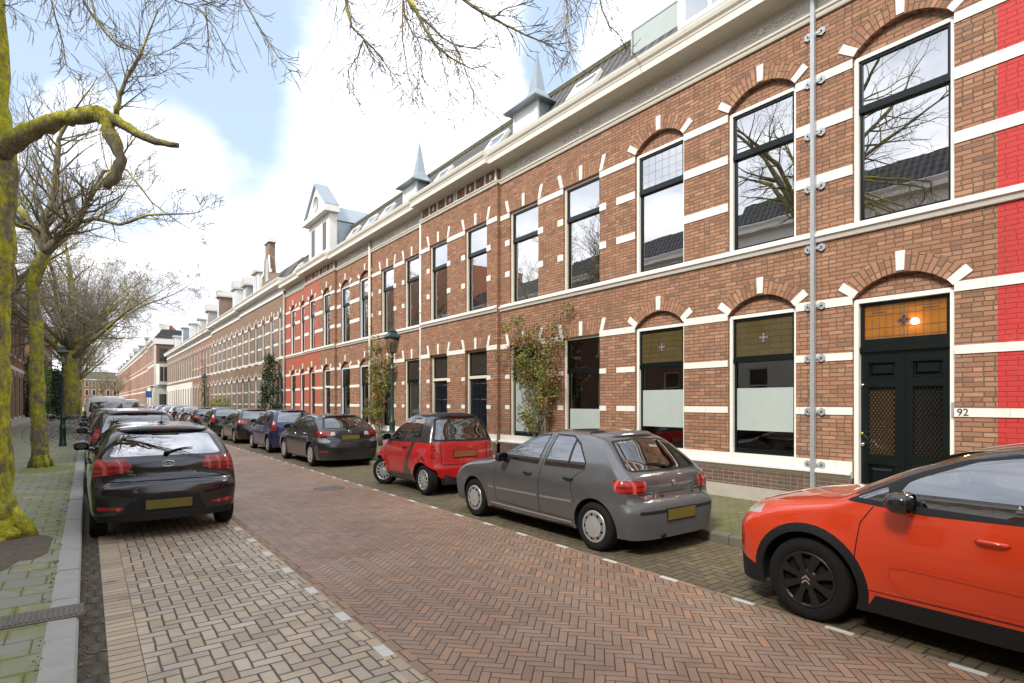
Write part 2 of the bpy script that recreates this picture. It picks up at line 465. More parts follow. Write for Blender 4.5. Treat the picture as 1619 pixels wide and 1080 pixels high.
def roof_mat(name, base=(.045, .042, .04), moss=.3):
    m, nt, b = new_mat(name)
    p = wpos(nt); X, Y, Z = nt.sep(p)
    w = nt.m('SINE', nt.m('MULTIPLY', Y, 2*PI/.24)); w2 = nt.m('ABSOLUTE', nt.m('SINE', nt.m('MULTIPLY', Z, PI/.26)))
    h = nt.m('ADD', w, w2)
    f = nt.noise(p, 4., 5, .7)
    c = nt.mix(nt.smooth(h, -.8, 1.4), tuple(q*.35 for q in base), tuple(q*2.2 for q in base))
    c = nt.mix(nt.smooth(f, .6-moss*.2, .75-moss*.2, 0, .8), c, (.10, .11, .03))
    nt.put(b.inputs['Base Color'], c); b.inputs['Roughness'].default_value = .6
    bump(nt, b, h, 1., .04)
    return m
M_roof = roof_mat('dark_glazed_roof_tiles')
M_rooforange = simple('red_roof_tiles', (.30, .11, .06), .8, var=.3, scale=8.)
M_moss = simple('mossy_ridge', (.07, .07, .03), .95, var=.7, scale=9., bmp=.8, bscale=30.)

def bark_mat(name, moss=.6, bright=1., zfade=True):
    m, nt, b = new_mat(name)
    p = opos(nt); P = nt.sep(p)
    st = nt.comb(P[0], P[1], nt.m('MULTIPLY', P[2], .3))
    r = nt.noise(st, 22., 5, .7)
    c = nt.ramp(r, [(.25, (.06, .05, .036)), (.5, (.19, .165, .115)), (.75, (.34, .30, .22))])
    geo = nt.new('ShaderNodeNewGeometry'); N = nt.sep(geo.outputs['Normal'])
    mn = nt.noise(p, 2.6, 6, .75)
    mn2 = nt.noise(p, 7., 5, .8)
    mn = nt.noise(p, 1.7, 5, .7)
    mf = nt.smooth(nt.m('ADD', nt.m('ADD', nt.m('MULTIPLY', mn, .55), nt.m('MULTIPLY', mn2, .45)), nt.m('MULTIPLY', N[2], .08)), .66-.28*moss, .76-.24*moss)
    mc = nt.ramp(nt.noise(p, 11., 7, .8), [(.3, (.12*bright, .135*bright, .012)), (.48, (.36*bright, .36*bright, .025)), (.68, (.72*bright, .67*bright, .06))])
    c = nt.mix(nt.m('MULTIPLY', mf, .9), c, mc)
    nt.put(b.inputs['Base Color'], c); b.inputs['Roughness'].default_value = .95
    b.inputs['Specular IOR Level'].default_value = .15
    bump(nt, b, nt.m('ADD', r, nt.m('MULTIPLY', nt.noise(p, 60., 4), .5)), 1., .03)
    return m
M_barkmoss = bark_mat('moss_covered_bark', .88, 1.15)
M_bark = bark_mat('greenish_bark', .80, 1.0)
M_branch = bark_mat('branch_bark', .62, 1.05)
M_twig = simple('dark_twigs', (.20, .175, .13), .9, var=.3)

def leaf_mat(name, a, c):
    m, nt, b = new_mat(name)
    oi = nt.new('ShaderNodeNewGeometry')
    f = oi.outputs['Random Per Island']
    nt.put(b.inputs['Base Color'], nt.mix(f, a, c)); b.inputs['Roughness'].default_value = .55
    b.inputs['Specular IOR Level'].default_value = .3
    return m
M_leaf = leaf_mat('climber_leaves', (.075, .095, .02), (.26, .25, .05))
M_leafred = leaf_mat('reddish_climber_leaves', (.16, .11, .04), (.32, .17, .07))
M_leafdark = leaf_mat('dark_evergreen_leaves', (.010, .025, .012), (.035, .06, .022))
M_leafgreen = leaf_mat('ivy_leaves', (.03, .075, .012), (.12, .20, .03))
M_leafyel = leaf_mat('yellow_green_leaves', (.22, .24, .03), (.42, .40, .06))
# ================================================================ setting
TH = math.atan2(672, 900)
FW = Vector((math.sin(TH), math.cos(TH), 0)); RT = Vector((math.cos(TH), -math.sin(TH), 0))
cam_d = bpy.data.cameras.new('camera'); cam = bpy.data.objects.new('camera', cam_d); COL.objects.link(cam)
cam.location = (0, 0, 1.75); cam.rotation_euler = (PI/2, 0, -TH)
cam_d.sensor_width = 36; cam_d.lens = 36*900/1619.; cam_d.shift_y = 96/1619.; cam_d.shift_x = 0
cam_d.clip_start = .05; cam_d.clip_end = 3000
SC.camera = cam

def pixdir(x, y): return (FW + RT*((x-809.5)/900.) + Vector((0, 0, (636-y)/900.))).normalized()

SUN_EL, SUN_AZ = math.radians(42), math.radians(250)   # azimuth clockwise from +Y
w = bpy.data.worlds.new('World'); SC.world = w; w.use_nodes = True
nt = NT(w.node_tree); bg = nt.n['Background']
sky = nt.new('ShaderNodeTexSky', sky_type='NISHITA')
sky.sun_disc = False; sky.sun_elevation = SUN_EL; sky.sun_rotation = SUN_AZ
sky.air_density = 1.0; sky.dust_density = 1.0; sky.ozone_density = 1.5
gen = nt.new('ShaderNodeTexCoord').outputs['Generated']
G = nt.sep(gen)
zz = nt.m('MAXIMUM', G[2], .03)
flat = nt.comb(nt.m('DIVIDE', G[0], nt.m('ADD', zz, .35)), nt.m('DIVIDE', G[1], nt.m('ADD', zz, .35)), nt.m('MULTIPLY', zz, 1.5))
n1 = nt.noise(flat, 1.7, 8, .60)
n2 = nt.noise(nt.vm('ADD', flat, (3.1, 7.7, 1.3)), 5.0, 6, .6)
v = nt.m('ADD', nt.m('MULTIPLY', n1, .55), nt.m('MULTIPLY', n2, .20))
v = nt.m('ADD', v, .17)
# more cloud towards the horizon, open sky up high
v = nt.m('ADD', v, nt.smooth(G[2], .10, .55, .26, 0.))
def blob(px, py, rad, amt):
    global v
    d = pixdir(px, py)
    k = nt.vm('DOT_PRODUCT', nt.vm('NORMALIZE', gen), tuple(d))
    v = nt.m('ADD', v, nt.m('MULTIPLY', nt.smooth(k, math.cos(rad), 1.), amt))
blob(380, 60, .36, -.30); blob(60, 120, .34, -.26); blob(450, 200, .18, -.12); blob(880, 30, .14, -.24)
blob(210, 195, .13, .26); blob(130, 230, .12, .16); blob(300, 230, .10, .14); blob(620, 140, .22, .20); blob(560, 330, .35, .25); blob(1010, 90, .12, .2); blob(720, 40, .14, .16)
cl = nt.smooth(v, .38, .62)
shade = nt.noise(nt.vm('ADD', flat, (9., 2., 5.)), 2.2, 5, .6)
ccol = nt.ramp(shade, [(.30, (.42, .45, .53)), (.5, (.66, .69, .76)), (.68, (1., 1., 1.))])
skyc = nt.mix(.78, sky.outputs[0], (2.15, 2.66, 3.42))
cmul = nt.new('ShaderNodeVectorMath', operation='SCALE'); nt.put(cmul.inputs[0], ccol); cmul.inputs[3].default_value = 7.6
col = nt.mix(cl, skyc, cmul.outputs[0])
nt.put(bg.inputs[0], col); bg.inputs[1].default_value = .135

sd = bpy.data.lights.new('sun', 'SUN'); so = bpy.data.objects.new('sun', sd); COL.objects.link(so)
sd.energy = 2.15; sd.angle = math.radians(14); sd.color = (1, .93, .82)
dv = Vector((math.sin(SUN_AZ)*math.cos(SUN_EL), math.cos(SUN_AZ)*math.cos(SUN_EL), math.sin(SUN_EL)))
so.rotation_euler = dv.to_track_quat('Z', 'Y').to_euler()
so.location = dv*50
SC.view_settings.view_transform = 'Standard'; SC.view_settings.look = 'None'
SC.view_settings.exposure = 1.27; SC.view_settings.gamma = 1

Y0G, Y1G = -66., 240.
def sheet(name, x0, x1, y0, y1, z, m, ny=1):
    b = MB()
    b.poly([(x0, y0, z), (x1, y0, z), (x1, y1, z), (x0, y1, z)])
    return b.build(name, m, kind='structure')
gm = simple('far_ground', (.16, .15, .13), .95, var=.3, scale=.5)
sheet('ground', -900, 900, -600, 1500, -.03, gm)
PALE = [(.36, .285, .20), (.54, .43, .295), (.46, .37, .26), (.60, .48, .32), (.39, .33, .26), (.66, .58, .46)]
M_park = herring('pale_clinker_parking', .098, 2, 0., PALE, (.085, .07, .052), .010, rough=.75, wet=.25, big_dark=.25)
REDP = [(.27, .175, .12), (.365, .235, .155), (.32, .22, .155), (.43, .25, .155), (.36, .26, .185), (.52, .28, .16)]
M_road = herring('red_clinker_carriageway', .066, 3, math.radians(45), REDP, (.060, .042, .034), .005, rough=.62, wet=.22, big_dark=.35)
YELP = [(.13, .105, .07), (.20, .155, .09), (.16, .12, .08), (.235, .19, .10), (.15, .13, .085)]
M_park2 = herring('mossy_yellow_clinker_parking', .098, 2, 0., YELP, (.04, .035, .022), .009, rough=.8, moss=(.10, .10, .025), mossamt=.35, big_dark=.4)
M_walk = tile_mat('mossy_concrete_tiles', .30, .30, [(.26, .25, .205), (.34, .325, .27), (.30, .30, .235), (.38, .36, .30)], (.10, .11, .05), .008, moss=(.20, .215, .06), mossamt=.75)
M_walk2 = tile_mat('mossy_dark_pavement', .21, .07, [(.15, .125, .08), (.21, .17, .105), (.13, .115, .07), (.24, .20, .13)], (.045, .05, .02), .008, moss=(.105, .12, .03), mossamt=.62)
M_row = tile_mat('stretcher_row_red', .1, .205, REDP[:5], (.05, .04, .03), .006, moss=(.1, .08, .05), mossamt=0.)
M_rowp = tile_mat('stretcher_row_pale', .105, .20, PALE[:5], (.07, .06, .05), .007, moss=(.1, .08, .05), mossamt=0., ox=.0)
M_gut = tile_mat('dirty_gutter', .11, .205, [(.10, .085, .065), (.15, .13, .10), (.20, .18, .15)], (.035, .03, .02), .012, moss=(.07, .055, .035), mossamt=1.0)
M_mark = simple('worn_white_marking_stone', (.62, .60, .55), .7, var=.18, scale=18., bmp=.3)
M_kerb = simple('grey_concrete_kerb', (.36, .355, .32), .85, var=.18, scale=6., bmp=.35, bscale=50.)
M_kerbd = simple('dark_mossy_kerb', (.13, .12, .09), .85, var=.35, scale=5., bmp=.5, bscale=40.)
sheet('gutter', -.05, .11, Y0G, Y1G, 0, M_gut)
M_cross = tile_mat('cross_bricks_pale', .20, .10, PALE[:5], (.07, .06, .05), .008, stag=0., moss=(.1, .08, .05), mossamt=.1, ox=-.11)
sheet('parking_edge_row', .11, .31, Y0G, Y1G, 0, M_cross)
sheet('left_parking_strip', .31, 1.62, Y0G, Y1G, 0, M_park)
sheet('marking_row', 1.62, 1.72, Y0G, Y1G, 0, M_rowp)
sheet('stretcher_row', 1.72, 1.81, Y0G, Y1G, 0, M_row)
sheet('carriageway', 1.81, 4.58, Y0G, Y1G, 0, M_road)
sheet('right_marking_row', 4.58, 4.66, Y0G, Y1G, 0, M_row)
sheet('right_parking_strip', 4.66, 6.30, Y0G, Y1G, 0, M_park2)
b = MB()
Y = 3.65
k = 0
while Y < 95:
    b.box(1.627, 1.712, Y, Y+.195, -.02, .004); Y += .8
Y = 3.65-.8
while Y > -3: b.box(1.627, 1.712, Y, Y+.195, -.02, .004); Y -= .8
Y = 1.10
while Y < 95:
    b.box(4.59, 4.645, Y, Y+.2, -.02, .004); Y += .795
b.build('parking_bay_markings', M_mark, kind='structure')
def slab(name, x0, x1, y0, y1, z, m):
    b = MB(); b.box(x0, x1, y0, y1, -.2, z); return b.build(name, m, kind='structure')
slab('left_pavement', -9., -.235, Y0G, Y1G, .12, M_walk)
b = MB(); Y = Y0G; r = random.Random(3)
while Y < Y1G:
    dz = r.uniform(-.004, .004)
    b.prism([(-.235, -.2), (-.05, -.2), (-.05, .10+dz), (-.065, .122+dz), (-.235, .126+dz)], Y+.004, Y+.995); Y += 1.0
b.build('left_kerb', M_kerb, kind='structure')
slab('right_pavement', 6.42, 9.3, Y0G, Y1G, .12, M_walk2)
b = MB(); Y = Y0G
while Y < Y1G:
    dz = r.uniform(-.004, .004)
    b.prism([(6.30, -.2), (6.42, -.2), (6.42, .124+dz), (6.315, .12+dz), (6.30, .10+dz)], Y+.004, Y+.995); Y += 1.0
b.build('right_kerb', M_kerbd, kind='structure')

# soil pit and moss patches
def patch(name, cx, cy, rx, ry, z, m, seed, kind='structure', dome=.02):
    r = random.Random(seed); b = MB(); n = 40; b.smooth = True
    rings = []
    for f, h in ((1., -.004), (.9, .006), (.6, dome), (.3, dome*1.2)):
        ring = []
        for q in range(n):
            a = 2*PI*q/n
            e = 1 + .10*math.sin(3*a+seed)+.07*math.sin(5*a+2*seed)+r.uniform(-.04, .04)
            sx = abs(math.cos(a))**.55*math.copysign(1, math.cos(a)); sy = abs(math.sin(a))**.55*math.copysign(1, math.sin(a))
            ring.append(b.vert((cx+rx*f*e*sx, cy+ry*f*e*sy, z+h+r.uniform(-.004, .004)*(f < 1))))
        rings.append(ring)
    for A, B in zip(rings, rings[1:]):
        for q in range(n): b.face((A[q], A[(q+1) % n], B[(q+1) % n], B[q]))
    b.face(rings[-1])
    return b.build(name, m, kind=kind)
patch('tree_pit_soil', -.98, 8.35, .58, 1.05, .124, M_soil, 1, dome=.03)
M_mossg = simple('ground_moss', (.19, .21, .05), .95, var=.45, scale=16., bmp=.8, bscale=50.)
patch('moss_patch', -.78, 17.9, .55, .8, .120, M_mossg, 2, dome=.012)

# leaves and litter in the gutter (uncountable)
b = MB(); r = random.Random(11)
for k in range(1500):
    Y = r.uniform(1.5, 26)
    if r.random() < .6: X, z = -.05+abs(r.gauss(0, .07)), .006
    elif r.random() < .5: X, z = -.98+r.gauss(0, .35), .165; Y = 8.3+r.gauss(0, .5)
    else: X, z = 6.28-abs(r.gauss(0, .08)), .006
    s = r.uniform(.006, .018); a = r.uniform(0, PI)
    c_, s_ = math.cos(a)*s, math.sin(a)*s
    h = r.uniform(.001, .008)
    b.poly([(X-c_, Y-s_, z), (X+s_*.6, Y-c_*.6, z+h), (X+c_, Y+s_, z+h*.4), (X-s_*.6, Y+c_*.6, z+h)])
M_litter = leaf_mat('leaf_litter', (.10, .06, .03), (.30, .20, .09))
b.build('leaf_litter', M_litter, kind='stuff', label='scattered dead leaves and grit along the kerbs', cat='litter')
# ================================================================ the row of houses on the right
def arch_pts(yc, hw, zs, rise, n=14):
    R = (hw*hw+rise*rise)/(2*rise); zc = zs+rise-R; a = math.asin(min(1, hw/R))
    return [(yc+R*math.sin(t), zc+R*math.cos(t)) for t in [-a+2*a*k/n for k in range(n+1)]], R, zc, a

def wall_seg(b, XF, Y0, Y1, ops, zb, zt, depth=.26):
    """front face XF (looking -X) between Y0,Y1 with openings; reveals go back by depth.
    op: dict(c, hw, z0, z1, rise)"""
    cols = {}
    for o in ops: cols.setdefault((o['c'], o['hw']), []).append(o)
    ys = Y0
    def q(ya, yb, za, zc):
        if yb-ya > 1e-5 and zc-za > 1e-5: b.poly([(XF, yb, za), (XF, ya, za), (XF, ya, zc), (XF, yb, zc)])
    for (c, hw) in sorted(cols):
        q(ys, c-hw, zb, zt); z = zb
        for o in sorted(cols[(c, hw)], key=lambda o: o['z0']):
            q(c-hw, c+hw, z, o['z0'])
            ya, yb, z0, z1 = c-hw, c+hw, o['z0'], o['z1']; X2 = XF+depth
            b.poly([(XF, ya, z0), (X2, ya, z0), (X2, ya, z1), (XF, ya, z1)][::-1])
            b.poly([(XF, yb, z0), (X2, yb, z0), (X2, yb, z1), (XF, yb, z1)])
            b.poly([(XF, ya, z0), (XF, yb, z0), (X2, yb, z0), (X2, ya, z0)][::-1])
            if o['rise'] > 0:
                P, R, zc, a = arch_pts(c, hw, z1, o['rise'])
                zt2 = z1+o['rise']+.02
                for p0, p1 in zip(P, P[1:]):
                    b.poly([(XF, p1[0], p1[1]), (XF, p0[0], p0[1]), (XF, p0[0], zt2), (XF, p1[0], zt2)])
                    b.poly([(XF, p0[0], p0[1]), (XF, p1[0], p1[1]), (X2, p1[0], p1[1]), (X2, p0[0], p0[1])][::-1])
                # recessed tympanum
                Xt = XF+.085
                b.poly([(Xt, p[0], p[1]) for p in P][::-1])
                z = zt2
            else:
                b.poly([(XF, ya, z1), (XF, yb, z1), (X2, yb, z1), (X2, ya, z1)])
                z = z1
        q(c-hw, c+hw, z, zt); ys = c+hw
    q(ys, Y1, zb, zt)

def arch_ring(par, XF, c, hw, zs, rise, mb_stone, hgt=.245, mat=None):
    """brick voussoirs + three stones"""
    b = MB(); P, R, zc, a = arch_pts(c, hw, zs, rise, 1)
    n = max(10, int(2*a*R/.066)); X = XF-.004
    uo = random.uniform(0, 50)
    for k in range(n):
        t0, t1 = -a+2*a*k/n, -a+2*a*(k+1)/n
        def pt(t, r): return (X, c+r*math.sin(t), zc+r*math.cos(t))
        v0, v1 = uo+k*.0625, uo+(k+1)*.0625
        b.poly([pt(t1, R), pt(t0, R), pt(t0, R+hgt), pt(t1, R+hgt)], uv=[(0, v1), (0, v0), (hgt, v0), (hgt, v1)])
    b.build('brick_arch', mat or M_brickuv, par)
    for t, ww, h0, h1 in ((-a, .125, .0, hgt+.01), (0, .115, .02, hgt+.04), (a, .125, .0, hgt+.01)):
        rd = Vector((0, math.sin(t), math.cos(t))); tg = Vector((0, math.cos(t), -math.sin(t)))
        o = Vector((0, c, zc)); rr = R
        off = 0 if t == 0 else (-ww/2-.012 if t > 0 else ww/2+.012)
        pts = []
        for X_ in (XF+.01, XF-.016):
            for (s_, h_) in ((-1, h0), (1, h0), (1, h1), (-1, h1)):
                wd = ww*(.5 if h_ == h1 else .42)
                p = o + rd*(rr+h_) + tg*(off+s_*wd); pts.append((X_, p.y, p.z))
        q_ = MB(); q_.hexa(pts); q_.build('arch_stone', mb_stone, par)

def flat_arch(par, XF, c, hw, z1, mb_stone, hgt=.30, mat=None):
    b = MB(); n = 17; X = XF-.004; uo = random.uniform(0, 50)
    for k in range(n):
        t0, t1 = -1+2*k/n, -1+2*(k+1)/n
        def pt(t, h): return (X, c+t*(hw+.05)+t*h*.32, z1+h)
        v0, v1 = uo+k*.0625, uo+(k+1)*.0625
        b.poly([pt(t1, .01), pt(t0, .01), pt(t0, hgt), pt(t1, hgt)], uv=[(0, v1), (0, v0), (hgt, v0), (hgt, v1)])
    b.build('brick_arch', mat or M_brickuv, par)
    for t in (-1, 0, 1):
        y0 = c+t*(hw+.04); y1 = y0+t*.10; wd = .048
        pts = []
        for X_ in (XF+.01, XF-.016):
            pts += [(X_, y0-wd, z1+.01), (X_, y0+wd, z1+.01), (X_, y1+wd*1.15, z1+hgt+.03), (X_, y1-wd*1.15, z1+hgt+.03)]
        q_ = MB(); q_.hexa(pts); q_.build('arch_stone', mb_stone, par)

def frame_rect(b, X0, X1, ya, yb, z0, z1, w, wb=None):
    """hollow rectangle frame between X0..X1"""
    wb = w if wb is None else wb
    b.box(X0, X1, ya, ya+w, z0, z1); b.box(X0, X1, yb-w, yb, z0, z1)
    b.box(X0, X1, ya+w, yb-w, z1-w, z1); b.box(X0, X1, ya+w, yb-w, z0, z0+wb)

def window(par, XF, c, hw, z0, z1, floor, opt):
    fm = opt.get('frame', M_frame); sm = opt.get('sash', M_black); g = opt.get('glass', M_glass)
    ya, yb = c-hw, c+hw; X = XF+.055
    rail = z1-.77 if 'rail' not in opt else opt['rail']
    b = MB(); frame_rect(b, X, X+.11, ya, yb, z0, z1, .055, .02)
    wnd = b.build('window', fm, par)
    s = MB(); frame_rect(s, X+.025, X+.08, ya+.057, yb-.057, rail+.03, z1-.057, .038)
    frame_rect(s, X+.055, X+.105, ya+.057, yb-.057, z0+.022, rail+.03-.002, .038, .075)
    s.box(X+.015, X+.1, ya+.056, yb-.056, rail-.035, rail+.034)
    s.build('sash', sm, wnd)
    p = MB(); p.poly([(X+.082, yb-.09, z0+.09), (X+.082, ya+.09, z0+.09), (X+.082, ya+.09, rail-.03), (X+.082, yb-.09, rail-.03)])
    p.build('pane', opt.get('glasslow', g), wnd)
    p = MB(); p.poly([(X+.052, yb-.09, rail+.03), (X+.052, ya+.09, rail+.03), (X+.052, ya+.09, z1-.09), (X+.052, yb-.09, z1-.09)])
    up = opt.get('up')
    if up == 'olive':
        p.build('stained_pane', M_olive, wnd)
        l = MB(); Xl = X+.046
        y0_, y1_, a0, a1 = ya+.096, yb-.096, rail+.07, z1-.096
        for k in range(7): zz = a0+(a1-a0)*k/6; l.box(Xl, Xl+.004, y0_, y1_, zz-.0025, zz+.0025)
        for k in range(6): yy = y0_+(y1_-y0_)*k/5; l.box(Xl-.0005, Xl+.0035, yy-.0025, yy+.0025, a0, a1)
        l.build('lead_lines', M_lead, wnd)
        mo = MB()
        zc = (a0+a1)/2-.01
        for (dy, dz, r_) in ((0, 0, .035), (-.055, 0, .022), (.055, 0, .022), (0, .055, .022), (0, -.055, .022)):
            mo.prism([(c+dy-r_, zc+dz), (c+dy, zc+dz-r_), (c+dy+r_, zc+dz), (c+dy, zc+dz+r_)], Xl-.004, Xl-.001, 'x')
        mo.build('diamond_motif', M_clearmot, wnd)
    elif up == 'blind':
        p.build('pane', M_glassup, wnd)
        q = MB(); q.box(X+.060, X+.064, ya+.096, yb-.096, rail+.036, z1-.096); q.build('roller_blind', M_blind, wnd)
    elif up == 'leadedclear':
        p.build('pane', M_glassup, wnd)
        q = MB(); q.box(X+.060, X+.064, ya+.096, yb-.096, rail+.036, z1-.096); q.build('roller_blind', M_blind, wnd)
        l = MB(); Xl = X+.046
        for k in range(1, 4): zz = rail+.03+(z1-.09-rail-.03)*k/4; l.box(Xl, Xl+.004, ya+.1, yb-.1, zz-.003, zz+.003)
        for k in range(1, 6): yy = ya+.1+(2*hw-.2)*k/6; l.box(Xl-.0005, Xl+.0035, yy-.003, yy+.003, rail+.08, z1-.1)
        l.build('lead_lines', M_leadpale, wnd)
    elif up == 'dark':
        p.build('dark_pane', M_darkpane, wnd)
    else: p.build('pane', g, wnd)
    if opt.get('film'):
        f0, f1 = opt['film']
        q = MB(); q.box(X+.074, X+.078, ya+.096, yb-.096, f0, f1); q.build('frosted_film', M_film, wnd)
    if opt.get('curtain'):
        q = MB(); n = 46; zt_, zb_ = (rail-.02 if opt['curtain'] == 'low' else z1-.08), z0+.06
        q.smooth = True; prev = None
        for k in range(n+1):
            y = ya+.07+(2*hw-.14)*k/n; x = X+.15+.018*math.sin(k*1.9)+.008*math.sin(k*.7)
            cur = (q.vert((x, y, zb_)), q.vert((x, y, zt_)))
            if prev: q.face((prev[0], cur[0], cur[1], prev[1]))
            prev = cur
        q.build('curtain', M_curt, wnd)
    if opt.get('blindall'):
        q = MB(); q.box(X+.088, X+.092, ya+.096, yb-.096, z0+.1, rail-.04); q.build('roller_blind', M_blind, wnd)
    return wnd
M_clearmot = simple('pale_motif_glass', (.22, .20, .24), .3)
M_leadpale = simple('pale_lead_lines', (.48, .48, .46), .5)
M_darkpane = simple('dark_opaque_glass', (.030, .024, .020), .35, var=.3, scale=3.)  # opaque dark colour for transoms and attic panes

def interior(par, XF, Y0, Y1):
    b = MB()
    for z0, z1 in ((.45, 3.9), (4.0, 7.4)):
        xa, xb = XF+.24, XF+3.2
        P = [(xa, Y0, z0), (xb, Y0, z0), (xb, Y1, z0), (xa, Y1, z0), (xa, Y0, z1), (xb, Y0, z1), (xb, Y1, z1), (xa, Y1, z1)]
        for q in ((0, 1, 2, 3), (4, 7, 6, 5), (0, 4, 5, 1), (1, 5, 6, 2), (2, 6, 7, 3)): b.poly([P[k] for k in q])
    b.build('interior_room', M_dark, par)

def door_double(par, XF, c, hw, z0, z1):
    ya, yb = c-hw, c+hw; X = XF+.055
    b = MB(); frame_rect(b, X-.01, X+.15, ya, yb, .12, z1, .06, 0.01); dr = b.build('front_door', M_frame, par)
    a, d = ya+.062, yb-.062; X = X+.05
    s = MB()
    s.box(X, X+.05, a, d, 2.545, 2.60); s.box(X-.03, X+.05, a, d, 2.47, 2.545)
    frame_rect(s, X, X+.05, a, d, 2.60, z1-.062, .05)
    mid = (a+d)/2
    leafs = MB()
    for (y0, y1) in ((a, mid-.008), (mid+.008, d)):
        wd = .10; L = y1-y0; Xl = X+.02
        leafs.box(Xl, Xl+.05, y0, y0+wd, .32, 2.47); leafs.box(Xl, Xl+.05, y1-wd, y1, .32, 2.47)
        for (za, zb) in ((.32, .42), (.86, 1.0), (1.98, 2.10), (2.33, 2.47)): leafs.box(Xl, Xl+.05, y0+wd, y1-wd, za, zb)
        leafs.box(Xl+.03, Xl+.045, y0+wd, y1-wd, .42, .86); leafs.box(Xl+.03, Xl+.045, y0+wd, y1-wd, 2.10, 2.33)
        # raised fielded panels
        for (za, zb) in ((.46, .82), (2.13, 2.30)):
            yA, yB = y0+wd+.02, y1-wd-.02; q = .035
            leafs.hexa([(Xl+.03, yA, za), (Xl+.03, yB, za), (Xl+.03, yB, zb), (Xl+.03, yA, zb),
                        (Xl+.004, yA+q, za+q), (Xl+.004, yB-q, za+q), (Xl+.004, yB-q, zb-q), (Xl+.004, yA+q, zb-q)])
        for za in (.865, 1.965, 2.31, 2.11): leafs.box(Xl-.012, Xl+.001, y0+wd-.02, y1-wd+.02, za, za+.018)
    leafs.box(X+.012, X+.03, mid-.02, mid+.02, .32, 2.47)
    th = MB(); th.box(X-.02, X+.1, a, d, .12, .31); th.build('threshold', M_black, dr)
    s.build('transom_frame', M_black, dr); lf = leafs.build('door_leaves', M_black, dr)
    g = MB()
    for (y0, y1) in ((a+.10, mid-.108), (mid+.108, d-.10)):
        n = 9; zA, zB = 1.0, 1.98; W_ = y1-y0
        st = W_/3.6
        for sgn in (1, -1):
            t = -(zB-zA)
            while t < W_+(zB-zA):
                # line y = t + sgn*(z - zA)*.6
                pts = []
                k = .62*sgn
                zs = [zA, zB]
                ys = [y0+t+k*(z-zA) for z in zs]
                # clip to [y0,y1]
                def clip(ya_, za_, yb_, zb_):
                    P0 = [ya_, za_]; P1 = [yb_, zb_]
                    for lim, sg in ((y0, 1), (y1, -1)):
                        d0, d1 = sg*(P0[0]-lim), sg*(P1[0]-lim)
                        if d0 < 0 and d1 < 0: return None
                        if d0 < 0: f = d0/(d0-d1); P0 = [P0[0]+(P1[0]-P0[0])*f, P0[1]+(P1[1]-P0[1])*f]
                        elif d1 < 0: f = d0/(d0-d1); P1 = [P0[0]+(P1[0]-P0[0])*f, P0[1]+(P1[1]-P0[1])*f]
                    return P0, P1
                r = clip(ys[0], zA, ys[1], zB)
                if r and abs(r[0][1]-r[1][1]) > .02:
                    g.tube([(X+.035+.003*sgn, r[0][0], r[0][1]), (X+.035+.003*sgn, r[1][0], r[1][1])], .005, 4)
                t += st*.5
    g.build('door_grille', M_black, dr)
    pb = MB(); pb.poly([(X+.055, mid-.108, 1.0), (X+.055, a+.10, 1.0), (X+.055, a+.10, 1.98), (X+.055, mid-.108, 1.98)])
    pb.build('door_glass', M_doorglassdk, dr)
    pb = MB(); pb.poly([(X+.055, d-.10, 1.0), (X+.055, mid+.108, 1.0), (X+.055, mid+.108, 1.98), (X+.055, d-.10, 1.98)])
    pb.build('door_glass', M_doorglass, dr)
    pb = MB(); pb.poly([(X+.03, d-.05, 2.65), (X+.03, a+.05, 2.65), (X+.03, a+.05, z1-.112), (X+.03, d-.05, z1-.112)])
    pb.build('amber_transom_pane', M_amberglass, dr)
    l = MB(); Xl = X+.022; y0_, y1_, a0, a1 = a+.055, d-.055, 2.655, z1-.115
    for k in range(1, 11):
        yy = y0_+(y1_-y0_)*k/11; l.box(Xl, Xl+.005, yy-.002, yy+.002, a0, a1)
    for zz in (a0+.03, a1-.05, (a0+a1)/2-.08, a1-.13): l.box(Xl-.001, Xl+.004, y0_, y1_, zz-.002, zz+.002)
    l.box(Xl-.002, Xl+.003, (y0_+y1_)/2-.005, (y0_+y1_)/2+.005, a0, a1)
    for (yA, zA_) in ((y1_-.18, a1-.09), (y0_+.18, a1-.09)):
        l.box(Xl-.003, Xl+.002, yA-.09, yA+.09, zA_-.004, zA_+.004); l.box(Xl-.003, Xl+.002, yA-.004, yA+.004, zA_, zA_+.09)
    l.build('lead_lines', M_lead, dr)
    mo = MB(); zc = (a0+a1)/2; yc = (y0_+y1_)/2
    for (dy, dz, r_) in ((0, 0, .045), (-.05, 0, .03), (.05, 0, .03), (0, .05, .03), (0, -.05, .03)):
        mo.prism([(yc+dy-r_, zc+dz), (yc+dy, zc+dz-r_), (yc+dy+r_, zc+dz), (yc+dy, zc+dz+r_)], Xl-.006, Xl-.002, 'x')
    mo.build('diamond_motif', M_motdark, dr)
    lm = MB(); lm.ball((X+.014, yc-.13, zc-.035), (.012, .050, .045)); lm.build('lit_lamp', M_bulb, dr)
    ld = bpy.data.lights.new('hall_lamp_light', 'POINT'); ld.energy = 1.2; ld.color = (1, .6, .25); ld.shadow_soft_size = .04
    lo_ = bpy.data.objects.new('hall_lamp_light', ld); COL.objects.link(lo_); lo_.location = (X-.03, yc-.13, zc-.035)
    h = MB(); h.ball((X-.03, d-.035, 1.30), .022); h.tube([(X+.02, d-.035, 1.30), (X-.03, d-.035, 1.30)], .009)
    h.build('door_knob', M_brass, dr)
    h = MB(); h.ball((X-.01, d-.035, 1.14), (.02, .028, .028)); h.build('lock', M_chrome, dr); h = MB(); h.ball((X-.01, d-.035, 2.0), (.02, .022, .022)); h.build('upper_lock', M_chrome, dr)
    h = MB(); h.box(X-.07, X-.055, ya+.01, ya+.045, 1.55, 1.75); h.build('doorbell', M_galv, dr)
    return dr
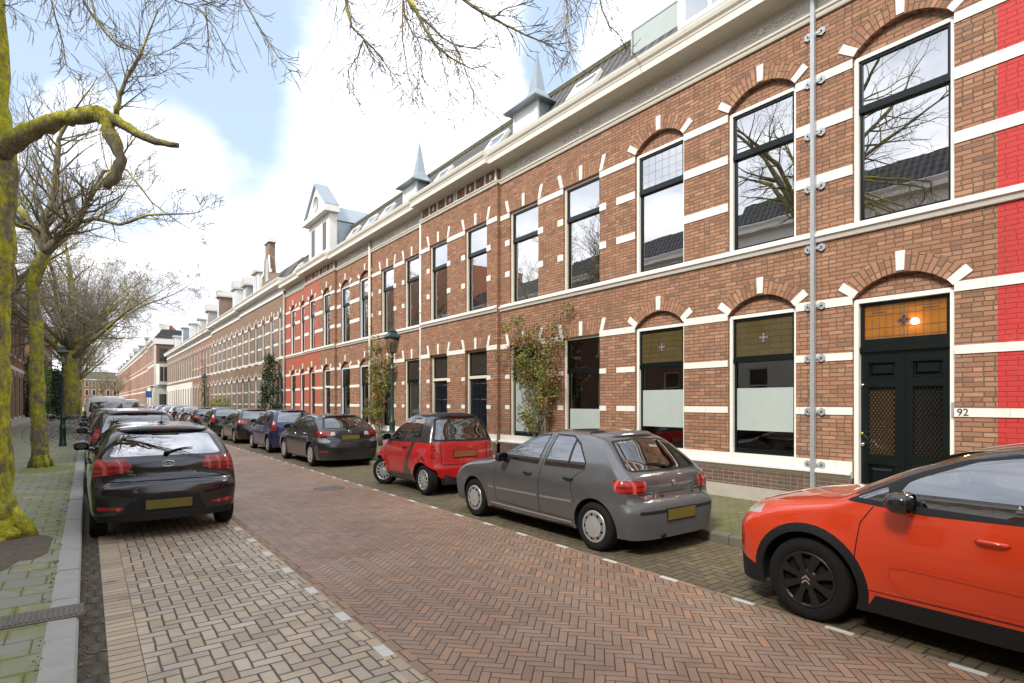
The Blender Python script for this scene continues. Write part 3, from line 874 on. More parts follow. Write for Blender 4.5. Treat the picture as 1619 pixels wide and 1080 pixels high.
M_motdark = simple('dark_motif_glass', (.05, .04, .05), .3)
M_doorglass = simple('brown_door_glass', (.10, .055, .018), .25, coat=.5, var=.3)
M_doorglassdk = simple('dark_door_glass', (.025, .018, .012), .2, coat=.5)
M_bulb = simple('warm_lamp_glow', (1, .8, .5), .5, emit=((1, .72, .32), 5.))

def door_single(par, XF, c, hw, z0, z1, fm=None, dm=None):
    ya, yb = c-hw, c+hw; X = XF+.10
    fm = fm or M_creamframe; dm = dm or M_dkdoor
    b = MB(); frame_rect(b, X, X+.1, ya, yb, .12, z1, .055, .01); b.box(X-.02, X+.1, ya+.055, yb-.055, 2.42, 2.50)
    dr = b.build('front_door', fm, par)
    a, d = ya+.057, yb-.057
    s = MB(); frame_rect(s, X+.03, X+.07, a, d, 2.502, z1-.057, .04); s.build('transom_frame', M_black, dr)
    g = MB(); g.poly([(X+.055, d-.04, 2.54), (X+.055, a+.04, 2.54), (X+.055, a+.04, z1-.1), (X+.055, d-.04, z1-.1)]); g.build('transom_pane', M_darkpane, dr)
    l = MB(); l.box(X+.05, X+.1, a, d, .30, 2.418)
    l.box(X, X+.1, a, d, .12, .298)
    w_ = d-a
    for (z_a, z_b) in ((.42, .85), (1.0, 1.85), (1.98, 2.3)):
        for (p, q) in ((.08, .47), (.53, .92)):
            yA, yB = a+w_*p, a+w_*q; k = .03
            l.hexa([(X+.052, yA, z_a), (X+.052, yB, z_a), (X+.052, yB, z_b), (X+.052, yA, z_b),
                    (X+.036, yA+k, z_a+k), (X+.036, yB-k, z_a+k), (X+.036, yB-k, z_b-k), (X+.036, yA+k, z_b-k)])
    l.build('door_leaf', dm, dr)
    h = MB(); h.ball((X+.01, d-.06, 1.25), .025); h.build('door_knob', M_chrome, dr)
    return dr

def cornice(par, segs, zoff=0., name='cornice', mat=None, proj=.40):
    """segs: (Y0,Y1,XF,kind)"""
    for (Y0, Y1, XF, kind) in segs:
        b = MB()
        low = [(XF+.01, 7.56), (XF-.035, 7.575), (XF-.05, 7.61), (XF-.035, 7.63), (XF-.065, 7.655), (XF-.065, 7.685), (XF-.01, 7.70)]
        if kind == 'white':
            prof = [(XF+.12, 7.56)]+low[1:]+[(XF-.012, 8.02)]
        else:
            b.prism([(XF+.12, 7.56)]+low[1:]+[(XF+.12, 7.70)], Y0, Y1)
            prof = [(XF+.12, 8.0), (XF-.012, 8.0), (XF-.012, 8.02)]
        up = [(XF-.05, 8.03), (XF-.09, 8.06), (XF-proj+.06, 8.062), (XF-proj+.06, 8.045), (XF-proj, 8.045), (XF-proj, 8.17), (XF-proj-.01, 8.175),
              (XF-proj-.02, 8.21), (XF-proj-.055, 8.25), (XF-proj-.075, 8.31), (XF-proj-.08, 8.345), (XF-proj-.01, 8.35), (XF-.10, 8.40), (XF+.12, 8.40)]
        b.prism([(x, z+zoff) for x, z in prof+up], Y0, Y1)
        b.build(name, mat or M_cream, par)
        if kind == 'white':
            # relief ornaments are added by the caller
            pass
        else:
            wb = MB(); wb.poly([(XF, Y1, 7.70), (XF, Y0, 7.70), (XF, Y0, 8.0), (XF, Y1, 8.0)])
            wb.poly([(XF, Y0, 7.70), (XF+.12, Y0, 7.70), (XF+.12, Y0, 8.0), (XF, Y0, 8.0)])
            wb.build('brick_frieze', MATS.get('_cur', M_brick), par)
            s = MB(); n = 4 if Y1-Y0 > 1.5 else 2
            for k in range(n+1):
                y = Y0+.06+(Y1-Y0-.12)*k/n; s = MB(); s.box(XF-.02, XF+.02, y-.035, y+.035, 7.70, 8.0); s.build('frieze_pilaster', M_white, par)
            for k in range(n):
                if k % 2 == 0:
                    y = Y0+.06+(Y1-Y0-.12)*(k+.5)/n
                    s = MB(); s.prism([(y-.06, 7.85), (y, 7.76), (y+.06, 7.85), (y, 7.94)], XF-.02, XF+.01, 'x'); s.build('frieze_diamond', M_white, par)

def relief(par, XF, c, w=1.25, seed=0):
    """carved strapwork panel on the frieze"""
    r = random.Random(seed); b = MB(); b.smooth = True
    zc, X = 7.845, XF-.012
    hh = .085
    # outline bead
    pts = []
    for k in range(49):
        a = 2*PI*k/48; e = 1+.07*math.sin(6*a)
        y = c+w/2*e*math.copysign(abs(math.cos(a))**.45, math.cos(a)); z = zc+hh*1.1*math.copysign(abs(math.sin(a))**.6, math.sin(a))
        pts.append((X-.003, y, z))
    b.tube(pts, .007, 5, caps=False)
    # scrolls
    for k in range(9):
        y0 = c+w*(k-4)/9.6; s = 1 if k % 2 else -1
        P = []
        for q in range(13):
            t = q/12*2.2*PI; rr = .052*(1-q/15)
            P.append((X-.006, y0+rr*math.cos(t)*1.1, zc+s*rr*math.sin(t)))
        b.tube(P, [.013*(1-q/20) for q in range(13)], 5)
        b.ball((X-.006, y0+.065, zc-s*.04), (.012, .02, .018), 6, 4)
    b.ball((X-.006, c, zc), (.022, .06, .055), 8, 6)
    b.build('frieze_ornament', M_white, par)

def house_row(name, label, Y0, Y1, segs, bays, mat=M_brick, stone=None, frame=None, zoff=0., corn=None, reliefs=(), cproj=.40, group='brick terraced houses on the right', gaps=True):
    """segs [(ya,yb,XF,frieze)], bays [dict(c, arch, gf, ...)]"""
    h = thing(name, label, 'house', (9.0, (Y0+Y1)/2, .12), group=group)
    OFF[0] = Vector(h.location)
    sm = stone or M_white; MATS['_cur'] = mat
    bands = [(3.165, 3.29), (2.365, 2.475), (1.565, 1.675), (6.60, 6.725), (5.875, 6.025), (5.055, 5.20)]
    b = MB(); st = MB()
    bandmb = [MB() for _ in bands]
    silF, silG = MB(), MB(); dk = MB(); gr = MB()
    for (ya, yb, XF, fr) in segs:
        ob = sorted([x for x in bays if ya-.01 <= x['c'] <= yb+.01], key=lambda x: x['c'])
        ops = []
        for x in ob:
            hw = x.setdefault('hw', .59); x['XF'] = XF
            rise = .29*hw/.59 if x['arch'] else 0
            x['rise'] = rise
            x['isdoor'] = x['gf'] in ('door', 'ddoor')
            ops.append(dict(c=x['c'], hw=hw, z0=.12 if x['isdoor'] else .86, z1=3.235, rise=rise))
            ops.append(dict(c=x['c'], hw=hw, z0=4.31, z1=6.735, rise=rise))
        wall_seg(b, XF, ya, yb, ops, .12, 7.62)
        for bi, (za, zb) in enumerate(bands):
            y = ya; edges = []
            for x in ob: edges.append((y, x['c']-x['hw'])); y = x['c']+x['hw']
            edges.append((y, yb))
            full = bi in (0, 3)
            for (p, q) in edges:
                if q-p < .02: continue
                pieces = [(p, q)]
                def near(e, side): return [x for x in ob if abs(x['c']+side*x['hw']-e) < .01]
                L_, R_ = near(p, 1), near(q, -1)
                if gaps and not full and any(not x['arch'] for x in L_+R_):
                    pieces = []
                    for x in L_: pieces.append((p, p+(.19 if not x['arch'] else .50)))
                    for x in R_: pieces.append((q-(.19 if not x['arch'] else .50), q))
                for (u, v_) in pieces:
                    if v_-u > .01:
                        q_ = MB(); q_.box(XF-.014, XF+.02, u+.0005, v_-.0005, za, zb); q_.build('stone_band', sm, h)
        silF.prism([(XF+.02, 4.165), (XF-.035, 4.175), (XF-.05, 4.21), (XF-.06, 4.235), (XF-.085, 4.25), (XF-.085, 4.285), (XF-.02, 4.30), (XF-.02, 4.345), (XF+.02, 4.345)], ya, yb)
        for x in ob: silF.box(XF+.021, XF+.16, x['c']-x['hw']+.001, x['c']+x['hw']-.001, 4.20, 4.325)
        y = ya
        for x in [x for x in ob if x['isdoor']]+[None]:
            ye = yb if x is None else x['c']-x['hw']
            if ye > y+.02:
                silG.prism([(XF+.02, .63), (XF-.03, .64), (XF-.05, .68), (XF-.09, .695), (XF-.09, .73), (XF-.02, .75), (XF-.02, .885), (XF+.02, .885)], y, ye)
                dk.box(XF-.03, XF+.1, y, ye, .342, .645)
                gr.box(XF-.05, XF+.1, y-.001, ye+.001, .0, .342)
            if x: y = x['c']+x['hw']
        for x in ob:
            if x['isdoor']: gr.box(XF-.03, XF+.1, x['c']-x['hw'], x['c']+x['hw'], .0, .125)
            else: silG.box(XF+.021, XF+.16, x['c']-x['hw']+.001, x['c']+x['hw']-.001, .75, .87)
    for s0, s1 in zip(segs, segs[1:]):
        if abs(s0[2]-s1[2]) > .01:
            y = s0[1]; xa, xb = sorted((s0[2], s1[2]))
            P = [(xa, y, .12), (xb, y, .12), (xb, y, 7.62), (xa, y, 7.62)]
            b.poly(P)
    X_ = segs[0][2]
    b.poly([(X_, Y0, .12), (X_+.3, Y0, .12), (X_+.3, Y0, 8.2), (X_, Y0, 8.2)])
    b.build('wall', mat, h)
    silF.build('window_sill_moulding', sm, h); silG.build('plinth_moulding', sm, h)
    dk.build('base_course', M_brickdark, h); gr.build('granite_plinth', M_granite, h)
    for x in bays:
        XF, c, hw = x['XF'], x['c'], x['hw']
        s1 = sm
        for z1 in (3.235, 6.735):
            if x['arch']: arch_ring(h, XF, c, hw, z1+.0, x['rise'], s1, mat=x.get('archmat'))
            else: flat_arch(h, XF, c, hw, z1, s1, mat=x.get('archmat'))
        fo = dict(frame=x.get('frame', frame or M_frame))
        if x['gf'] == 'ddoor': door_double(h, XF, c, hw, .12, 3.235)
        elif x['gf'] == 'door': door_single(h, XF, c, hw, .12, 3.235, x.get('frame', frame), x.get('dm'))
        else: window(h, XF, c, hw, .86, 3.235, 0, {**fo, **x.get('g', {})})
        window(h, XF, c, hw, 4.31, 6.735, 1, {'glass': M_glassup, **fo, **x.get('u', {})})
    interior(h, max(s[2] for s in segs), Y0+.05, Y1-.05)
    cornice(h, segs, zoff, mat=corn, proj=cproj)
    for k, (XF, c, w_) in enumerate(reliefs): relief(h, XF, c, w_, k)
    # roof
    XF = 8.9
    rf = MB()
    rf.poly([(XF-.10, Y1, 8.41), (XF-.10, Y0, 8.41), (XF+.80, Y0, 9.74), (XF+.80, Y1, 9.74)])
    rf.poly([(XF+.80, Y1, 9.74), (XF+.80, Y0, 9.74), (XF+9., Y0, 9.95), (XF+9., Y1, 9.95)])
    for y, s_ in ((Y0, 1), (Y1, -1)):
        P = [(XF-.10, y, 8.41), (XF+9, y, 8.41), (XF+9, y, 9.95), (XF+.80, y, 9.74)]
        rf.poly(P if s_ > 0 else P[::-1])
    rf.poly([(XF+9, Y0, .1), (XF+9, Y1, .1), (XF+9, Y1, 9.95), (XF+9, Y0, 9.95)])
    rf.build('roof', M_roof, h)
    rg = MB(); rg.prism([(XF+.74, 9.68), (XF+.90, 9.68), (XF+.90, 9.80), (XF+.84, 9.84), (XF+.76, 9.81)], Y0, Y1)
    rg.build('ridge_cap', M_moss, h)
    gt = MB(); gt.box(XF-.40, XF+.0, Y0+.001, Y1-.001, 8.39, 8.425); gt.build('gutter_lining', M_zinc, h)
    return h

def roof_window(h, y, hw=.42, t0=.25, t1=.62):
    n = Vector((-1.33, 0, .9)).normalized()
    p0 = Vector((8.8, 0, 8.41)); d = Vector((.9, 0, 1.33))
    b = MB(); 
    def slabp(b, ya, yb, ta, tb, o0, o1):
        P = []
        for o_ in (o0, o1):
            for (yy, tt) in ((ya, ta), (yb, ta), (yb, tb), (ya, tb)):
                q = p0+d*tt+n*o_; P.append((q.x, yy, q.z))
        b.hexa(P)
    w = .05; slabp(b, y-hw, y-hw+w, t0, t1, 0, .09); slabp(b, y+hw-w, y+hw, t0, t1, 0, .09)
    slabp(b, y-hw+w, y+hw-w, t0, t0+.05, 0, .09); slabp(b, y-hw+w, y+hw-w, t1-.05, t1, 0, .09)
    slabp(b, y-hw-.06, y+hw+.06, t0-.10, t0, 0, .03)
    f = b.build('roof_window', M_frame, h)
    g = MB(); slabp(g, y-hw+w, y+hw-w, t0+.05, t1-.05, .03, .06); g.build('pane', M_glassup, f)

def spire_dormer(h, y, XF=8.9):
    """small dormer with a needle spire"""
    w = .50; X0 = XF-.02; z0, z1 = 8.40, 9.22
    b = MB()
    frame_rect(b, X0, X0+.06, y-w, y+w, z0, z1, .08, .1)
    b.box(X0+.01, X0+.06, y-w+.08, y-w+.16, z0+.1, z1-.08)
    b.build('dormer_frame', M_frame, h) if False else None
    d = b.build('dormer', M_frame, h)
    p = MB(); p.poly([(X0+.03, y+w-.08, z0+.1), (X0+.03, y-w+.08, z0+.1), (X0+.03, y-w+.08, z1-.08), (X0+.03, y+w-.08, z1-.08)]); p.build('pane', M_blind, d)
    c = MB()
    c.box(X0+.06, X0+1.1, y-w+.005, y-w+.03, z0, z1-.002); c.box(X0+.06, X0+1.1, y+w-.03, y+w-.005, z0, z1-.002)
    c.build('dormer_cheek', M_zinc, d)
    s = MB()
    o = .17; xa, xb, ya, yb = X0-o-.05, X0+.95, y-w-o, y+w+o
    cx = X0+.40
    rings = [[(xa, ya), (xb, ya), (xb, yb), (xa, yb)]]
    lv = [(z1, 1.0), (z1+.03, 1.0), (z1+.28, .42), (z1+.50, .25), (z1+1.62, .004)]
    def ring(f): return [(cx+(x-cx)*f, y+(yy-y)*f) for x, yy in rings[0]]
    prev = None
    for z, f in lv:
        cur = [s.vert((x, yy, z)) for x, yy in ring(f)]
        if prev:
            for k in range(4): s.face((prev[k], prev[(k+1) % 4], cur[(k+1) % 4], cur[k]))
        else: s.face(cur[::-1])
        prev = cur
    s.build('needle_spire', M_zinc, d)
    return d
XA, XR = 8.90, 8.78
GW = lambda **k: dict(gf='win', **k)
film = (1.27, 1.99)
h92 = house_row('brick_house', 'brown brick house with the black-green double front door and amber glass over it, number 92',
    2.02, 8.25, [(2.02, 8.25, XA, 'white')],
    [dict(c=3.055, hw=.605, arch=1, gf='ddoor'),
     GW(c=5.075, arch=1, g=dict(up='olive', film=film)), GW(c=7.16, arch=1, g=dict(up='olive', film=film), u=dict(up='leadedclear'))],
    reliefs=[(XA, 3.0, 1.3), (XA, 5.05, 1.3), (XA, 7.2, 1.3)])
# house number
def text_mesh(name, s, size, loc, rot, m, par, ext=.002, font=None):
    cu = bpy.data.curves.new(name, 'FONT'); cu.body = s; cu.size = size; cu.extrude = ext; cu.align_x = 'CENTER'; cu.align_y = 'CENTER'
    ob = bpy.data.objects.new(name, cu); COL.objects.link(ob)
    bpy.context.view_layer.update()
    me = bpy.data.meshes.new_from_object(ob.evaluated_get(bpy.context.evaluated_depsgraph_get()))
    bpy.data.objects.remove(ob)
    o = bpy.data.objects.new(name, me); COL.objects.link(o); me.materials.clear(); me.materials.append(m)
    if par: o.parent = par
    o.location = Vector(loc)-OFF[0] if par else Vector(loc); o.rotation_euler = rot
    return o
M_ink = simple('black_number_paint', (.02, .02, .02), .5)
text_mesh('house_number', '92', .125, (XA-.018, 2.36, 1.62), (PI/2, 0, -PI/2), M_ink, h92)
# anchor-less attic dormer and glass railing at the top right
d = MB(); d.box(8.95, 10.6, 4.0, 6.75, 8.42, 10.3); at = d.build('attic_dormer', M_frame, h92)
d = MB(); 
for ya in (4.15, 5.45): frame_rect(d, 8.91, 8.955, ya, ya+1.2, 8.75, 9.9, .06, .08); d.box(8.915, 8.95, ya+.58, ya+.62, 8.83, 9.84)
d.build('window_frame', M_frame, at)
d = MB()
for ya in (4.15, 5.45): d.poly([(8.94, ya+1.15, 8.8), (8.94, ya+.05, 8.8), (8.94, ya+.05, 9.85), (8.94, ya+1.15, 9.85)])
d.build('pane', M_glassup, at)
rl = MB(); rl.box(9.29, 9.33, 6.80, 8.2, 9.63, 9.67); rl.box(9.28, 9.33, 6.8, 6.84, 8.9, 9.65); rl.box(9.28, 9.33, 8.16, 8.2, 8.9, 9.65)
rr = rl.build('balcony_rail', M_galv, h92)
rl = MB(); rl.box(9.30, 9.315, 6.86, 8.14, 9.0, 9.62); rl.build('rail_glass', M_film, rr)

# brown upper storey joins the red painted neighbour at Y = 2.02
hred = house_row('painted_house', 'red painted brick house beside the number 92 house, at the right edge of the photo',
    -4.3, 2.02, [(-4.3, 2.02, XA, 'white')],
    [GW(c=.62, arch=1, g=dict(up='olive')), GW(c=-1.3, arch=1), GW(c=-3.3, arch=1)], mat=M_brickred, reliefs=[(XA, .7, 1.3)])
h2 = house_row('brick_house', 'flat-arched brown brick house between the stained glass windows and the two recessed front doors',
    8.25, 14.55, [(8.25, 12.42, XA, 'white'), (12.42, 14.55, XR, 'brick')],
    [GW(c=9.33, arch=0, frame=M_creamframe, g=dict(film=(.9, 1.6)), u=dict(up='blind')),
     GW(c=11.43, arch=0, frame=M_creamframe, g=dict(film=(1.0, 2.3)), u=dict(up='blind', blindall=1)),
     dict(c=13.47, hw=.56, arch=0, gf='door', frame=M_creamframe, u=dict(up='blind'))],
    reliefs=[(XA, 9.3, 1.3), (XA, 11.4, 1.2)])
spire_dormer(h2, 11.35); roof_window(h2, 9.5); roof_window(h2, 13.0)
h3 = house_row('brick_house', 'flat-arched brown brick house with cream curtained ground floor windows behind the green lamp post',
    14.55, 20.95, [(14.55, 16.73, XR, 'brick'), (16.73, 20.95, XA, 'white')],
    [dict(c=15.6, hw=.55, arch=0, gf='door', frame=M_creamframe),
     GW(c=17.64, hw=.56, arch=0, frame=M_creamframe, g=dict(up='dark', curtain='low')),
     GW(c=19.62, hw=.56, arch=0, frame=M_creamframe, g=dict(up='dark', curtain='low'), u=dict(curtain='low'))],
    reliefs=[(XA, 17.7, 1.2), (XA, 19.7, 1.2)])
spire_dormer(h3, 17.8); roof_window(h3, 16.0); roof_window(h3, 20.2)
fb = simple('pale_blue_window_paint', (.52, .60, .66), .35, var=.04)
h4 = house_row('brick_house', 'brown brick house with tall round-arched bays right of the orange painted house',
    20.95, 26.95, [(20.95, 24.88, XA, 'white'), (24.88, 26.95, XR, 'brick')],
    [GW(c=21.75, hw=.56, arch=1, frame=fb), GW(c=23.9, hw=.54, arch=1, frame=fb), dict(c=25.95, hw=.5, arch=1, gf='door', frame=M_frame)], gaps=False,
    reliefs=[(XA, 21.9, 1.2), (XA, 23.9, 1.2)])
h5 = house_row('painted_house', 'orange-red painted brick house in the middle of the row',
    26.95, 33.0, [(26.95, 29.2, XR, 'brick'), (29.2, 33.0, XA, 'white')],
    [dict(c=28.05, hw=.46, arch=1, gf='door'), GW(c=29.9, hw=.46, arch=1), GW(c=31.65, hw=.46, arch=1)], mat=M_brickorange, gaps=False,
    reliefs=[])
for x in (h4, h5):
    OFF[0] = Vector(x.location)
OFF[0] = Vector(h4.location); roof_window(h4, 21.8); roof_window(h4, 23.6)
M_greystone = simple('grey_stone', (.36, .36, .35), .8)  # plain grey stone tone for the rosette
# tall white attic gable on h5/h4
OFF[0] = Vector(h4.location)
g = MB(); X0 = 8.62
ya, yb, zt = 25.1, 28.0, 10.2
g.box(X0, X0+.35, ya, yb, 8.40, zt)
gb = g.build('white_attic_gable', M_white, h4)
g = MB()
g.prism([(X0-.28, zt), (X0+.4, zt), (X0+.4, zt+.26), (X0-.22, zt+.26), (X0-.28, zt+.14)], ya-.22, yb+.22)
g.prism([(ya-.05, zt+.26), (yb+.05, zt+.26), ((ya+yb)/2, zt+1.55)], X0-.12, X0+.3, 'x')
pd = g.build('pediment', M_white, gb)
ym, zp, z0_ = (ya+yb)/2, zt+1.55, zt+.26
for s_ in (-1, 1):
    g = MB(); ye = ym+s_*((yb-ya)/2+.12); g.prism([(ye, z0_), (ye, z0_+.10), (ym, zp+.14), (ym, zp+.02)], X0-.22, X0+.42, 'x'); g.build('raking_cap', M_zinc, pd)
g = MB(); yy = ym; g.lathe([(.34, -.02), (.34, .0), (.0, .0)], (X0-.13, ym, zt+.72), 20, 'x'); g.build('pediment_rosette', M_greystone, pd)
g = MB()
for yy in (25.75, 27.35): 
    g = MB(); g.box(X0-.006, X0+.05, yy-.24, yy+.24, 8.65, 9.9); g.build('attic_window', M_darkpane, gb)
g = MB(); g.box(X0+.35, X0+2.6, ya+.04, ya+.10, 8.4, 9.9); g.box(X0+.35, X0+2.6, yb-.10, yb-.04, 8.4, 9.9)
g.prism([(ya-.05, 9.9), (yb+.05, 9.9), ((ya+yb)/2, 11.0)], X0+.35, X0+3.5, 'x')
g.build('gable_cheek', M_zinc, gb)
OFF[0] = Vector(h5.location); roof_window(h5, 31.6)

# ---- downpipes
def pipe(X, Y, z1, r, m, label, plates=(), flange=M_galv):
    t = thing('downpipe', label, 'downpipe', (X, Y, .12)); OFF[0] = Vector(t.location)
    b = MB(); b.tube([(X, Y, .12), (X, Y, z1)], r, 12); 
    b.build('pipe', m, t)
    c = MB()
    for z in np.arange(.9, z1, 1.9): c.lathe([(r+.002, z), (r+.012, z), (r+.012, z+.05), (r+.002, z+.05)], (X, Y, 0), 12)
    c.build('collar', m, t)
    return t
t = thing('downpipe', 'galvanised steel strip pipe with paired hexagonal wall plates left of the double front door', 'downpipe', (8.80, 4.185, .12))
OFF[0] = Vector(t.location)
b = MB(); b.box(8.79, 8.855, 4.155, 4.215, .30, 8.05); b.box(8.775, 8.79, 4.165, 4.205, .30, 8.05); b.build('pipe', M_galv, t)
for z in (.80, 1.61, 2.42, 3.21, 4.09, 5.02, 5.83, 6.62, 7.35):
  for s_ in (-1, 1):
    b = MB(); y = 4.185+s_*.10; zz = z+.0
    if abs(zz-4.25) < .13: continue
    hexp = [(y+.062*math.cos(a)*(1.0), zz+.062*math.sin(a)) for a in [PI/6+k*PI/3 for k in range(6)]]
    b.prism(hexp, 8.868, 8.882, 'x'); b.box(8.858, 8.868, min(y, 4.185), max(y, 4.185), zz-.018, zz+.018)
    b.build('wall_plate', M_galv if z < 4 else M_platepale, t) if False else b.build('wall_plate', M_galv, t)
    b = MB(); b.lathe([(0, 0), (.013, 0), (.013, .012), (0, .012)], (8.856, y, zz), 8, 'x'); b.build('bolt', M_seam, t)
pipe(8.82, 16.86, 8.0, .035, M_frame, 'thin white downpipe left of the two recessed front doors')
pipe(8.81, 21.05, 8.0, .05, M_creamframe, 'cream downpipe right of the round-arched bays')
pipe(8.81, 33.05, 8.0, .05, M_granite, 'grey downpipe at the left end of the orange painted house')
# ================================================================ cars
def spl(pts, n):
    """Catmull-Rom through 2D points (centripetal-ish), n samples by arc length"""
    P = [np.array(p, float) for p in pts]; out = []
    P = [2*P[0]-P[1]]+P+[2*P[-1]-P[-2]]
    for i in range(1, len(P)-2):
        p0, p1, p2, p3 = P[i-1:i+3]
        l0, l1, l2 = [max(1e-6, np.linalg.norm(b-a)**.5) for a, b in ((p0, p1), (p1, p2), (p2, p3))]
        t0, t1, t2, t3 = 0, l0, l0+l1, l0+l1+l2
        for k in range(14):
            t = t1+(t2-t1)*k/14
            A1 = (t1-t)/(t1-t0)*p0+(t-t0)/(t1-t0)*p1; A2 = (t2-t)/(t2-t1)*p1+(t-t1)/(t2-t1)*p2; A3 = (t3-t)/(t3-t2)*p2+(t-t2)/(t3-t2)*p3
            B1 = (t2-t)/(t2-t0)*A1+(t-t0)/(t2-t0)*A2; B2 = (t3-t)/(t3-t1)*A2+(t-t1)/(t3-t1)*A3
            out.append((t2-t)/(t2-t1)*B1+(t-t1)/(t2-t1)*B2)
    out.append(P[-2]); out = np.array(out)
    d = np.r_[0, np.cumsum(np.linalg.norm(np.diff(out, axis=0), axis=1))]
    s = np.linspace(0, d[-1], n)
    return np.c_[np.interp(s, d, out[:, 0]), np.interp(s, d, out[:, 1])]

class Shell:
    """body surface: half width over a side silhouette; rear at y=0, nose at y=L"""
    def __init__(s, top, wid, L, W, crown, zb=.2, taper=.05, n=2.6, wheels=(), rw=.31, flare=.012, belt=None, beltw=0):
        s.prof = spl(top, 260); s.L, s.W, s.zb, s.n = L, W, zb, n
        s.prof[:, 0] = np.maximum.accumulate(s.prof[:, 0])
        s.wz = np.array([p[0] for p in wid]); s.ww = np.array([p[1] for p in wid])
        ws = spl(wid, 120); s.wz, s.ww = ws[:, 0], ws[:, 1]
        s.cy = np.array([p[0] for p in crown]); s.cc = np.array([p[1] for p in crown]); s.taper = taper
        s.wheels, s.rw, s.flare = wheels, rw, flare
    def ztop(s, y): return np.interp(y, s.prof[:, 0], s.prof[:, 1])
    def S(s, y, z):
        """half width at arrays y,z"""
        y = np.atleast_1d(np.asarray(y, float)); z = np.atleast_1d(np.asarray(z, float))
        pr_ = np.vstack([[0, -.4], s.prof, [s.L, -.4]]); A = pr_[:-1]; B = pr_[1:]; d = B-A; L2 = (d**2).sum(1)+1e-12
        px = y[:, None]-A[None, :, 0]; pz = z[:, None]-A[None, :, 1]
        t = np.clip((px*d[:, 0]+pz*d[:, 1])/L2, 0, 1)
        qx = px-t*d[:, 0]; qz = pz-t*d[:, 1]; dist = np.sqrt(qx**2+qz**2)
        # the body ends extend straight down
        k = dist.argmin(1); dm = dist[np.arange(len(y)), k]
        # crown by arc position, blended
        w8 = 1/(dist+.02)**4
        cl = np.interp(np.r_[0, np.linspace(0, 1, len(A)-2), 1], s.cy, s.cc)
        cr = (w8*cl).sum(1)/w8.sum(1)
        tau = np.clip(dm/cr, 0, 1)
        f = (1-(1-tau)**s.n)**(1/s.n)
        w = np.interp(z, s.wz, s.ww)
        u = (y-s.L*.48)/(s.L*.5)
        w = w*(1-s.taper*np.abs(u)**3)
        for wy in s.wheels:
            r = np.sqrt((y-wy)**2+(z-s.rw)**2)
            w = w+s.flare*np.exp(-((r-s.rw-.05)/.07)**2)*(z < 1.0)
        return w*f
    def P(s, y, z, off=0.):
        return s.S(y, z)+off
    def rear_y(s, x, z, front=False):
        """y where the half width reaches |x| coming from the tail (or nose)"""
        ys = np.linspace(0, s.L*.5, 220) if not front else np.linspace(s.L, s.L*.5, 220)
        w = s.S(ys, np.full(220, z)); zt = s.ztop(ys)
        w = np.where(zt < z, 0, w)
        k = np.argmax(w >= abs(x)+1e-4)
        if k == 0: return ys[0] if w[0] >= abs(x) else ys[np.argmax(w)]
        a, b = w[k-1], w[k]; f = (abs(x)-a)/(b-a+1e-9)
        return ys[k-1]+(ys[k]-ys[k-1])*f
    def mesh(s, nu=110, nv=44):
        """grid of the left-hand (x<0) half as bmesh, mirrored later"""
        # columns: by arc length of the silhouette with clustering at ends
        pr = s.prof; dd = np.r_[0, np.cumsum(np.linalg.norm(np.diff(pr, axis=0), axis=1))]; dd /= dd[-1]
        u = np.linspace(0, 1, nu)
        yc = np.interp(u, dd, pr[:, 0])
        ye = s.L*np.r_[0, .0004, .0015, .004, .008, .014, .022, .032, .044, .06, .08, .10]
        ys = np.unique(np.round(np.r_[yc, ye, s.L-ye], 5))
        keep = [ys[0]]
        for q in ys[1:]:
            if q-keep[-1] > .0012: keep.append(q)
        keep[-1] = s.L; ys = np.array(keep)
        t = np.linspace(0, 1, nv); fv = .55*t**3*1.0+.45*t**1.35
        Yg = np.repeat(ys[:, None], nv, 1); zt = s.ztop(ys)
        Zg = zt[:, None]-(zt-s.zb)[:, None]*fv[None]
        Xg = s.S(Yg.ravel(), Zg.ravel()).reshape(Yg.shape)
        Xg[:, 0] = 0; 
        bm = bmesh.new(); V = [[bm.verts.new((-Xg[i, j], Yg[i, j], Zg[i, j])) for j in range(nv)] for i in range(len(ys))]
        for i in range(len(ys)-1):
            for j in range(nv-1):
                bm.faces.new((V[i][j], V[i+1][j], V[i+1][j+1], V[i][j+1]))
        bmesh.ops.remove_doubles(bm, verts=bm.verts, dist=.0002)
        bm.normal_update()
        return bm

def rpoly(pts, r=.03, n=4):
    """round the corners of a polygon"""
    out = []; N = len(pts)
    for i in range(N):
        p, a, b = Vector(pts[i]), Vector(pts[i-1]), Vector(pts[(i+1) % N])
        d0, d1 = (a-p), (b-p); rr = min(r, d0.length*.45, d1.length*.45)
        p0, p1 = p+d0.normalized()*rr, p+d1.normalized()*rr
        for k in range(n+1):
            t = k/n; q = p0*(1-t)**2+p*2*t*(1-t)+p1*t*t; out.append((q.x, q.y))
    return out
def grow(pts, d):
    N = len(pts); out = []
    ar = sum(pts[i][0]*pts[(i+1) % N][1]-pts[(i+1) % N][0]*pts[i][1] for i in range(N)); sg = 1 if ar > 0 else -1
    for i in range(N):
        a, p, b = Vector(pts[i-1]), Vector(pts[i]), Vector(pts[(i+1) % N])
        e0, e1 = (p-a).normalized(), (b-p).normalized()
        n0, n1 = Vector((e0.y, -e0.x))*sg, Vector((e1.y, -e1.x))*sg
        n = (n0+n1); l = n.length
        n = n/l if l > 1e-6 else n0
        k = d/max(.5, n.dot(n0)); out.append((p.x+n.x*k, p.y+n.y*k))
    return out
def inside(p, poly):
    x, y = p; c = False; N = len(poly)
    for i in range(N):
        x0, y0 = poly[i]; x1, y1 = poly[i-1]
        if (y0 > y) != (y1 > y) and x < (x1-x0)*(y-y0)/(y1-y0+1e-12)+x0: c = not c
    return c
